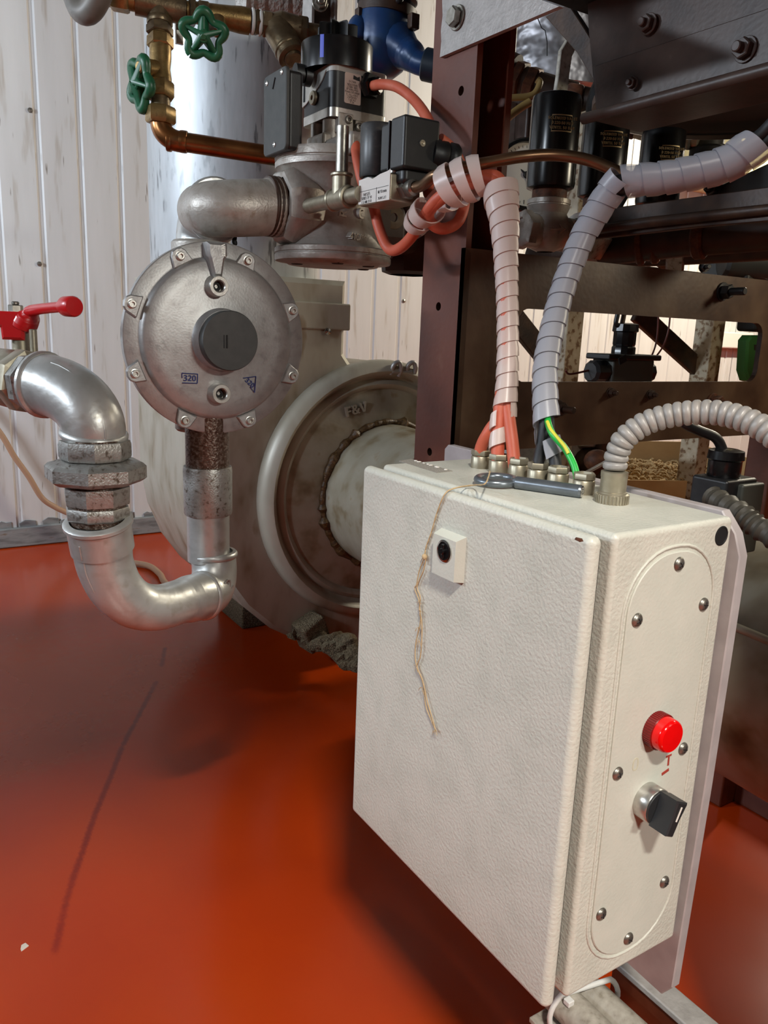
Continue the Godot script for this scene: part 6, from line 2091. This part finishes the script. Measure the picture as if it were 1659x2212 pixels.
	for e in [[Vector3(0.8972, 1.2775, -0.7897), Vector3(0.9077, 1.2696, -0.7686), 0.041], [Vector3(0.9078, 1.2647, -0.7550), Vector3(0.9195, 1.2618, -0.7467), 0.044], [Vector3(0.9305, 1.2465, -0.7049), Vector3(0.9371, 1.2396, -0.6866), 0.035]]:
		g = G.new()
		hexnut(g, e[0], e[1], e[2], 0.2)
		obj("hexagon", g, M.steel, t)
	g = G.new()
	g.cyl(Vector3(0.8712, 1.2862, -0.8149), Vector3(0.8903, 1.2748, -0.7813) - Vector3(0.8712, 1.2862, -0.8149), 0.040, 0.036, 0.004, 24)
	obj("black_union", g, M.black, t)
	g = G.new()
	g.rbox(Vector3(0.8809, 1.2506, -0.7135), Vector3(0.018, 0.008, 0.002), 0.0005)
	obj("red_mark", g, M.red_ink, t)
	t = thing("riser_fitting", "dark green-grey vertical pipe with black collars right of the pale fitting", "pipe", Vector3(0.9637, 1.2331, -0.6860))
	g = G.new()
	g.cyl(Vector3(0.9602, 1.1949, -0.6778), Vector3.UP, 0.027, 0.10, 0.002, 22)
	obj("pipe", g, M.motor_grey, t)
	for v in [Vector3(0.9602, 1.1949, -0.6778), Vector3(0.9666, 1.2653, -0.6930)]:
		g = G.new()
		g.cyl(v, Vector3.UP, 0.033, 0.022, 0.004, 22)
		obj("collar", g, M.black, t)
	cable("bent_wire", [Vector3(0.9616, 1.2554, -0.6691), Vector3(0.9610, 1.2329, -0.6633), Vector3(0.9580, 1.2236, -0.6627), Vector3(0.9655, 1.2190, -0.6566), Vector3(0.9738, 1.2152, -0.6502)], 0.0035, M.motor_grey, "short bent grey wire hanging beside the vertical dark pipe")


# ---------------------------------------------------------------- seen through the frame
func beyond() -> void:
	# foil covered drum
	var t := thing("foil_drum", "large pipe wrapped in crumpled silver foil behind the grey triangular plate", "insulated pipe", Vector3(1.2028, 1.5183, -1.3671))
	var g := G.new()
	var c: Vector3 = Vector3(1.2115, 1.6145, -1.3879)
	var b: Vector3 = Vector3(1.2115, 1.4729, -1.3879)
	g.lathe([V(0, 0), V(0.14, 0.0), V(0.165, 0.015), V(0.172, 0.05), V(0.168, 0.12), V(0.173, 0.2), V(0.17, 1.4)], Vector3(c.x, b.y, c.z), Vector3.UP, 48)
	obj("foil_cover", g, M.foil, t)
	g = G.new()
	g.tube([Vector3(1.0289, 1.6063, -1.2590), Vector3(1.0345, 1.5849, -1.2495), Vector3(1.0414, 1.5787, -1.2434), Vector3(1.0428, 1.5527, -1.2353), Vector3(1.0399, 1.5201, -1.2283)], 0.0012, 5)
	obj("wire_tail", g, M.black, t)
	t = thing("equipment_housing", "grey-brown sheet metal housing behind the pressure gauge", "cabinet", Vector3(0.8625, 1.2554, -1.0865))
	g = G.new()
	var hc: Vector3 = Vector3(0.9163, 1.2675, -1.1163)
	g.rbox(hc, Vector3(0.15, 0.30, 0.12), 0.006)
	obj("housing", g, M.brown_grey, t)
	g = G.new()
	g.rbox(hc + Vector3(-0.10, -0.11, -0.03), Vector3(0.07, 0.40, 0.1), 0.004)
	obj("pale_side_panel", g, M.grey_plate, t)

	# cream cupboard on the far wall
	t = thing("wall_cupboard", "cream coloured wall cupboard at the far wall at the right edge", "cupboard", Vector3(4.0814, 1.9556, -2.7000))
	g = G.new()
	var k0: Vector3 = Vector3(3.5649, 2.0744, -2.5000)
	var k1: Vector3 = Vector3(4.5705, 1.7608, -2.5000)
	g.rbox(Vector3((k0.x + k1.x) * 0.5, (k0.y + 0.1 + k1.y) * 0.5, -2.66), Vector3(k1.x - k0.x, absf(k1.y - k0.y) + 0.2, 0.34), 0.01)
	obj("body", g, M.cream, t)
	g = G.new()
	g.rbox(Vector3(3.6578, 2.0522, -2.4800), Vector3(0.05, 0.08, 0.02), 0.004)
	obj("latch_plate", g, M.cream, t)
	g = G.new()
	g.tube([Vector3(1.1649, 1.3360, -0.7314), Vector3(1.1669, 1.3224, -0.7264), Vector3(1.1759, 1.3173, -0.7192), Vector3(1.1809, 1.3285, -0.7191), Vector3(1.1746, 1.3373, -0.7256), Vector3(1.1699, 1.3390, -0.7290)], 0.004, 8)
	single("wire_loop", g, M.black, "small dark wire loop hanging under the round black tank", "wire")

	# junction box in the frame's window
	t = thing("terminal_box", "black terminal box with side glands on the lower frame rail in the window", "box", Vector3(0.6360, 0.7909, -0.5555))
	g = G.new()
	var tb: Vector3 = Vector3(0.7242, 0.8039, -0.6200)
	g.rbox(tb, Vector3(0.105, 0.046, 0.05), 0.004)
	obj("box", g, M.box_grey, t)
	g = G.new()
	g.rbox(tb + Vector3(0, 0.026, 0), Vector3(0.135, 0.010, 0.055), 0.003)
	obj("lid", g, M.black_plastic, t)
	g = G.new()
	g.cyl(tb + Vector3(-0.05, 0.0, 0.004), Vector3.LEFT, 0.020, 0.036, 0.005, 10, true)
	obj("side_gland", g, M.black_plastic, t)
	g = G.new()
	g.cyl(tb + Vector3(0.05, 0.0, 0.004), Vector3.RIGHT, 0.019, 0.018, 0.004, 10, true)
	obj("side_gland", g, M.black_plastic, t)
	g = G.new()
	g.lathe([V(0.0, 0), V(0.021, 0.0), V(0.021, 0.012), V(0.019, 0.015), V(0.020, 0.018), V(0.020, 0.038), V(0.023, 0.040), V(0.022, 0.052), V(0.012, 0.054), V(0, 0.054)], tb + Vector3(-0.004, 0.030, 0), Vector3.UP, 12, true)
	obj("top_gland", g, M.black_gloss, t)
	g = G.new()
	g.rbox(Vector3(0.6820, 0.8261, -0.5860), Vector3(0.018, 0.012, 0.002), 0.0005, Basis(Vector3.BACK, 0.4))
	obj("arrow_mark", g, M.black, t)
	cable("twisted_cable", [tb + Vector3(-0.010, 0.078, 0), Vector3(0.6952, 0.8852, -0.6200), Vector3(0.6965, 0.9070, -0.6200), Vector3(0.6893, 0.9390, -0.6200)], 0.0042, M.black_plastic, "left one of two black cables rising from the terminal box's top gland")
	cable("twisted_cable", [tb + Vector3(0.002, 0.078, 0), Vector3(0.7109, 0.8818, -0.6200), Vector3(0.7127, 0.9078, -0.6200), Vector3(0.7088, 0.9401, -0.6200)], 0.0042, M.dark_brown, "right one of two dark cables rising from the terminal box's top gland")
	cable("red_wire", [tb + Vector3(0.064, 0.014, 0), Vector3(0.8031, 0.8483, -0.6200), Vector3(0.8049, 0.8811, -0.6200), Vector3(0.7975, 0.9372, -0.6200)], 0.0016, M.wire_red, "left thin dark red wire rising from the terminal box's right end")
	cable("red_wire", [tb + Vector3(0.066, 0.012, 0), Vector3(0.8172, 0.8403, -0.6200), Vector3(0.8301, 0.8613, -0.6200), Vector3(0.8351, 0.8903, -0.6200), Vector3(0.8313, 0.9390, -0.6200)], 0.0016, M.wire_red, "right thin dark red wire rising from the terminal box's right end")
	cable("thin_wire", [tb + Vector3(-0.084, 0.002, 0), Vector3(0.5960, 0.7993, -0.6200), Vector3(0.5844, 0.8054, -0.6200)], 0.0018, M.wire_red, "short dark wires leaving the terminal box's left gland")

	# green tag and dark block at the right
	t = thing("green_handle", "green plastic handle with a dark T mark at the right edge of the window", "handle", Vector3(1.3013, 0.8281, -0.7500))
	g = G.new()
	g.prism([Vector2(1.2535, 0.8683), Vector2(1.2663, 0.8798), Vector2(1.3364, 0.8819), Vector2(1.3518, 0.8708), Vector2(1.3500, 0.8129), Vector2(1.3355, 0.7831), Vector2(1.3091, 0.7735), Vector2(1.2796, 0.7788), Vector2(1.2621, 0.8017)], Vector3(0, 0, -0.76), Vector3.RIGHT, Vector3.UP, 0.025, 0.005)
	obj("grip", g, M.green_tag, t)
	g = G.new()
	g.prism([Vector2(1.2780, 0.8597), Vector2(1.3201, 0.8607), Vector2(1.3231, 0.8482), Vector2(1.3125, 0.8480), Vector2(1.3145, 0.8104), Vector2(1.3021, 0.8103), Vector2(1.2966, 0.8477), Vector2(1.2809, 0.8474)], Vector3(0, 0, -0.737), Vector3.RIGHT, Vector3.UP, 0.003)
	obj("t_mark", g, M.gasket, t)
	g = G.new()
	g.rbox(Vector3(1.3090, 0.9057, -0.7500), Vector3(0.10, 0.035, 0.05), 0.008)
	single("black_bracket", g, M.black, "black bracket above the green handle in the frame window", "bracket")
	g = G.new()
	g.rbox(Vector3(4.1986, 0.8817, -2.7900), Vector3(0.36, 0.10, 0.06), 0.01)
	single("cream_unit", g, M.dial, "cream plastic unit behind the rusty leg, left of the green handle", "unit")

	# below the lower rail
	t = thing("grey_enclosure", "pale grey enclosure seen under the lower frame rail behind the glands", "enclosure", Vector3(0.7272, 0.6087, -0.8128))
	g = G.new()
	var ge: Vector3 = Vector3(0.8181, 0.5745, -0.9280)
	g.rbox(ge + Vector3(0, -0.05, 0), Vector3(0.22, 0.30, 0.12), 0.006)
	obj("enclosure", g, M.grey_plate, t)
	t = thing("pump_unit", "dark oily pump with a steel ring between the enclosure and the cardboard box", "pump", Vector3(0.9611, 0.5816, -0.8991))
	g = G.new()
	g.lathe([V(0, -0.12), V(0.05, -0.11), V(0.055, 0.0), V(0.045, 0.02), V(0, 0.02)], Vector3(0.9778, 0.6183, -0.8985), Vector3.UP, 24)
	g.rbox(Vector3(0.9532, 0.6306, -0.8566), Vector3(0.06, 0.07, 0.05), 0.006)
	g.ball(Vector3(0.9191, 0.5891, -0.8671), Vector3(0.04, 0.035, 0.04), 8)
	obj("body", g, M.dark_brown, t)
	g = G.new()
	g.bead(Vector3(0.9204, 0.6321, -0.8781), Vector3.UP, 0.032, 0.014, 0.02)
	g.bead(Vector3(0.9215, 0.6441, -0.8807), Vector3.UP, 0.030, 0.008, 0.02)
	obj("steel_ring", g, M.alu_bright, t)
	g = G.new()
	g.ball(Vector3(0.8728, 0.6087, -0.7925), Vector3(0.028, 0.024, 0.028), 8)
	obj("brass_cover", g, M.rust, t)
	cable("white_cable", [Vector3(0.5059, 0.6590, -0.4809), Vector3(0.5663, 0.6653, -0.5048), Vector3(0.6320, 0.6758, -0.5264)], 0.003, M.tape, "thin white cable rising to the right behind the conduit fitting")

	cardboard()

	t = thing("pump_motor", "black and grey motor box with a cable gland in front of the cardboard box", "motor", Vector3(0.4565, 0.6865, -0.2152))
	g = G.new()
	var mb: Vector3 = Vector3(0.4825, 0.6726, -0.2312)
	g.rbox(mb + Vector3(0, -0.02, 0), Vector3(0.062, 0.095, 0.05), 0.004)
	obj("motor_box", g, M.black_plastic, t)
	g = G.new()
	g.rbox(mb + Vector3(0.014, -0.022, 0.012), Vector3(0.045, 0.088, 0.040), 0.003)
	obj("side_panel", g, M.box_grey, t)
	g = G.new()
	g.lathe([V(0.0, 0), V(0.018, 0.0), V(0.020, 0.004), V(0.020, 0.022), V(0.022, 0.024), V(0.021, 0.034), V(0.014, 0.036), V(0, 0.036)], Vector3(0.4767, 0.6984, -0.2298), Vector3.UP, 16)
	obj("gland", g, M.black_gloss, t)
	cable("black_cable", [Vector3(0.4753, 0.7170, -0.2298), Vector3(0.4744, 0.7335, -0.2349), Vector3(0.4640, 0.7476, -0.2393), Vector3(0.4437, 0.7556, -0.2485), Vector3(0.4259, 0.7637, -0.2561), Vector3(0.4198, 0.7742, -0.2629)], 0.0062, M.black_plastic, "black cable curving from the motor's gland up behind the corrugated conduit")
	t = thing("black_hose", "thick dark ribbed hose passing behind the cabinet's top right corner", "hose", Vector3(0.3980, 0.6722, -0.1268))
	g = G.new()
	var hp := spl([Vector3(0.4463, 0.6779, -0.2193), Vector3(0.4275, 0.6706, -0.1685), Vector3(0.4254, 0.6605, -0.1426), Vector3(0.4292, 0.6445, -0.0992)], 10)
	var hr := []
	for i in hp.size():
		hr.append(0.012 + (0.0025 if i % 3 == 0 else 0.0))
	g.tube(hp, hr, 16)
	obj("hose", g, M.hose_dark, t)


func cardboard() -> void:
	var t := thing("cardboard_box", "open cardboard box behind the corrugated conduit", "box", Vector3(1.2773, 0.5241, -0.9241))
	var c: Vector3 = Vector3(1.3418, 0.4705, -0.9900)
	var w := 0.42
	var h := 0.18
	var d := 0.34
	var y0 := c.y - 0.12
	var bs := Basis(Vector3.UP, -0.42)
	var g := G.new()
	for e in [[Vector3(0, h * 0.5, d * 0.5), Vector3(w, h, 0.006)], [Vector3(0, h * 0.5 + 0.025, -d * 0.5), Vector3(w, h + 0.05, 0.006)], [Vector3(-w * 0.5, h * 0.5 + 0.02, 0), Vector3(0.006, h + 0.04, d)], [Vector3(w * 0.5, h * 0.5 + 0.02, 0), Vector3(0.006, h + 0.04, d)], [Vector3(0, 0.003, 0), Vector3(w, 0.006, d)]]:
		g.rbox(Vector3(c.x, y0, c.z) + bs * e[0], e[1], 0.001, bs, 1)
	obj("box", g, M.cardboard, t)
	# a stool under it so that it stands at that height
	g = G.new()
	g.rbox(Vector3(c.x, y0 - 0.012, c.z), Vector3(0.5, 0.022, 0.42), 0.003, bs)
	for q in [V(-1, -1), V(1, -1), V(1, 1), V(-1, 1)]:
		g.rbox(Vector3(c.x, (y0 - 0.02) * 0.5, c.z) + bs * Vector3(q.x * 0.21, 0, q.y * 0.17), Vector3(0.035, y0 - 0.02, 0.035), 0.003, bs)
	single("low_table", g, M.dark_brown, "dark low table under the cardboard box behind the cabinet", "table")
	g = G.new()
	var rng := RandomNumberGenerator.new()
	rng.seed = 17
	for k in 700:
		var q := Vector3(rng.randf_range(-w * 0.47, w * 0.47), 0, rng.randf_range(-d * 0.46, d * 0.46))
		q.y = h * 0.80 + 0.035 * (1.0 - pow(q.length() / 0.3, 2.0)) + rng.randf_range(-0.01, 0.01)
		var o := Vector3(c.x, y0, c.z) + bs * q
		var dir := Vector3(rng.randf_range(-1, 1), rng.randf_range(-0.4, 0.4), rng.randf_range(-1, 1)).normalized()
		var sd := dir.cross(Vector3(rng.randf_range(-0.3, 0.3), 1, 0)).normalized()
		g.tube([o - dir * 0.009, o + Vector3(0, 0.004, 0), o + dir * 0.009 + sd * 0.003], 0.0028, 4)
	g.rbox(Vector3(c.x, y0 + h * 0.4, c.z), Vector3(w - 0.02, h * 0.76, d - 0.02), 0.004, bs)
	var s := single("wood_shavings", g, M.shaving, "pale wood shavings filling the open cardboard box", "shavings")
	s.set_meta("kind", "stuff")


func floor_things() -> void:
	# base rail of the frame with two white pipes strapped to it, under the cabinet
	var t := thing("base_rail", "brown steel rail with a grey flange low under the cabinet's right side", "rail", Vector3(0.24, 0.17, -0.1))
	var g := G.new()
	g.rbox(Vector3(0.232, 0.165, 0.02), Vector3(0.008, 0.07, 0.27), 0.001)
	obj("web", g, M.brown, t)
	g = G.new()
	g.rbox(Vector3(0.240, 0.2, 0.02), Vector3(0.030, 0.008, 0.27), 0.002)
	obj("flange", g, M.grey_plate, t)
	for i in 2:
		g = G.new()
		var x: float = [0.150, 0.186][i]
		g.tube([Vector3(x, 0.19 - 0.006 * i, -0.15), Vector3(x + 0.002, 0.19 - 0.006 * i, 0.14)], 0.0175, 20)
		single("white_pipe", g, M.pipe_white, ["dirty white pipe under the cabinet, the one farther from the brown rail", "dirty white pipe under the cabinet, lying next to the brown rail"][i], "pipe")
	g = G.new()
	g.rbox(Vector3(0.168, 0.164, 0.0), Vector3(0.09, 0.006, 0.26), 0.001)
	g.rbox(Vector3(0.20, 0.158, 0.10), Vector3(0.06, 0.012, 0.04), 0.002)
	single("pipe_tray", g, M.pipe_white, "dirty white tray carrying the two white pipes under the cabinet", "tray")
	g = G.new()
	var lp := []
	for i in 33:
		var a := TAU * i / 32
		lp.append(Vector3(0.168 + cos(a) * 0.041, 0.186 + clampf(sin(a) * 0.034, -0.0215, 0.024), -0.098 + 0.008 * cos(a)))
	g.tube(lp, 0.003, 6, false, 1.0)
	g.rbox(Vector3(0.14, 0.208, -0.095), Vector3(0.008, 0.006, 0.008), 0.001)
	single("cable_tie", g, M.tape, "white cable tie round the two pipes under the cabinet's front corner", "cable tie")
	# skid of the fan's pipe at the right
	t = thing("skid_rail", "brown skid rail with a pale edge along the floor at the right", "rail", Vector3(0.95, 0.0, -0.4))
	g = G.new()
	g.rbox(Vector3(0.955, 0.025, -0.3), Vector3(0.05, 0.05, 1.3), 0.003)
	obj("rail", g, M.brown, t)
	g = G.new()
	g.tube([Vector3(0.94, 0.058, -0.9), Vector3(0.94, 0.058, 0.3)], 0.010, 10)
	obj("edge_tube", g, M.pipe_white, t)
	# lumpy broken insulation slab under the fan
	t = thing("broken_slab", "rough brown chunk of broken insulation lying on the floor under the fan", "slab", Vector3(0.5878, 0.0300, -1.3499))
	g = G.new()
	var rng := RandomNumberGenerator.new()
	rng.seed = 2
	var pts := spl([Vector3(0.4864, 0.0898, -1.3374), Vector3(0.5105, 0.0875, -1.2969), Vector3(0.5279, 0.0747, -1.2456), Vector3(0.5636, 0.0567, -1.1689)], 8)
	for lane in 4:
		var q := []
		var rr := []
		for i in pts.size():
			q.append(pts[i] + Vector3(0.02 * lane - 0.03, 0.012 * sin(i * 0.5 + lane), 0.022 * lane - 0.03))
			rr.append(lerpf(0.034, 0.022, float(i) / pts.size()) + rng.randf_range(-0.007, 0.007))
		g.tube(q, rr, 8, true, 0.6)
	g.rbox(pts[0] + Vector3(0.0, 0.01, 0), Vector3(0.07, 0.085, 0.06), 0.008, Basis(Vector3(0.3, 0.4, 0.86).normalized(), 0.5), 2)
	obj("chunk", g, M.mineral, t)
	# beige cable along the wall and over the floor
	cable("beige_cable", [Vector3(-0.1223, 0.5699, -2.7800), Vector3(-0.0416, 0.4442, -2.7800), Vector3(-0.0010, 0.3576, -2.7800), Vector3(0.0445, 0.2769, -2.7800), Vector3(0.0848, 0.1944, -2.7800), Vector3(0.1318, 0.1526, -2.7800), Vector3(0.2033, 0.1081, -2.7700), Vector3(0.2630, 0.0499, -2.7400), Vector3(0.2641, 0.0120, -2.4969), Vector3(0.3025, 0.0120, -2.4213), Vector3(0.3558, 0.0120, -2.3465), Vector3(0.3637, 0.0120, -2.2352), Vector3(0.3517, 0.0120, -2.1183), Vector3(0.3762, 0.0120, -1.9148)], 0.0105, M.cable_beige, "beige cable hanging along the white wall and trailing over the red floor")
	# paint flake on the floor
	g = G.new()
	g.prism([Vector2(-0.6875, -0.2962), Vector2(-0.6949, -0.2940), Vector2(-0.6966, -0.2884), Vector2(-0.6890, -0.2853), Vector2(-0.6861, -0.2905), Vector2(-0.6833, -0.2957)], Vector3(0, 0.0, 0), Vector3.BACK, Vector3.RIGHT, 0.0015, 0.0004)
	single("paint_flake", g, M.white_label, "small white paint flake lying on the red floor at lower left", "flake")
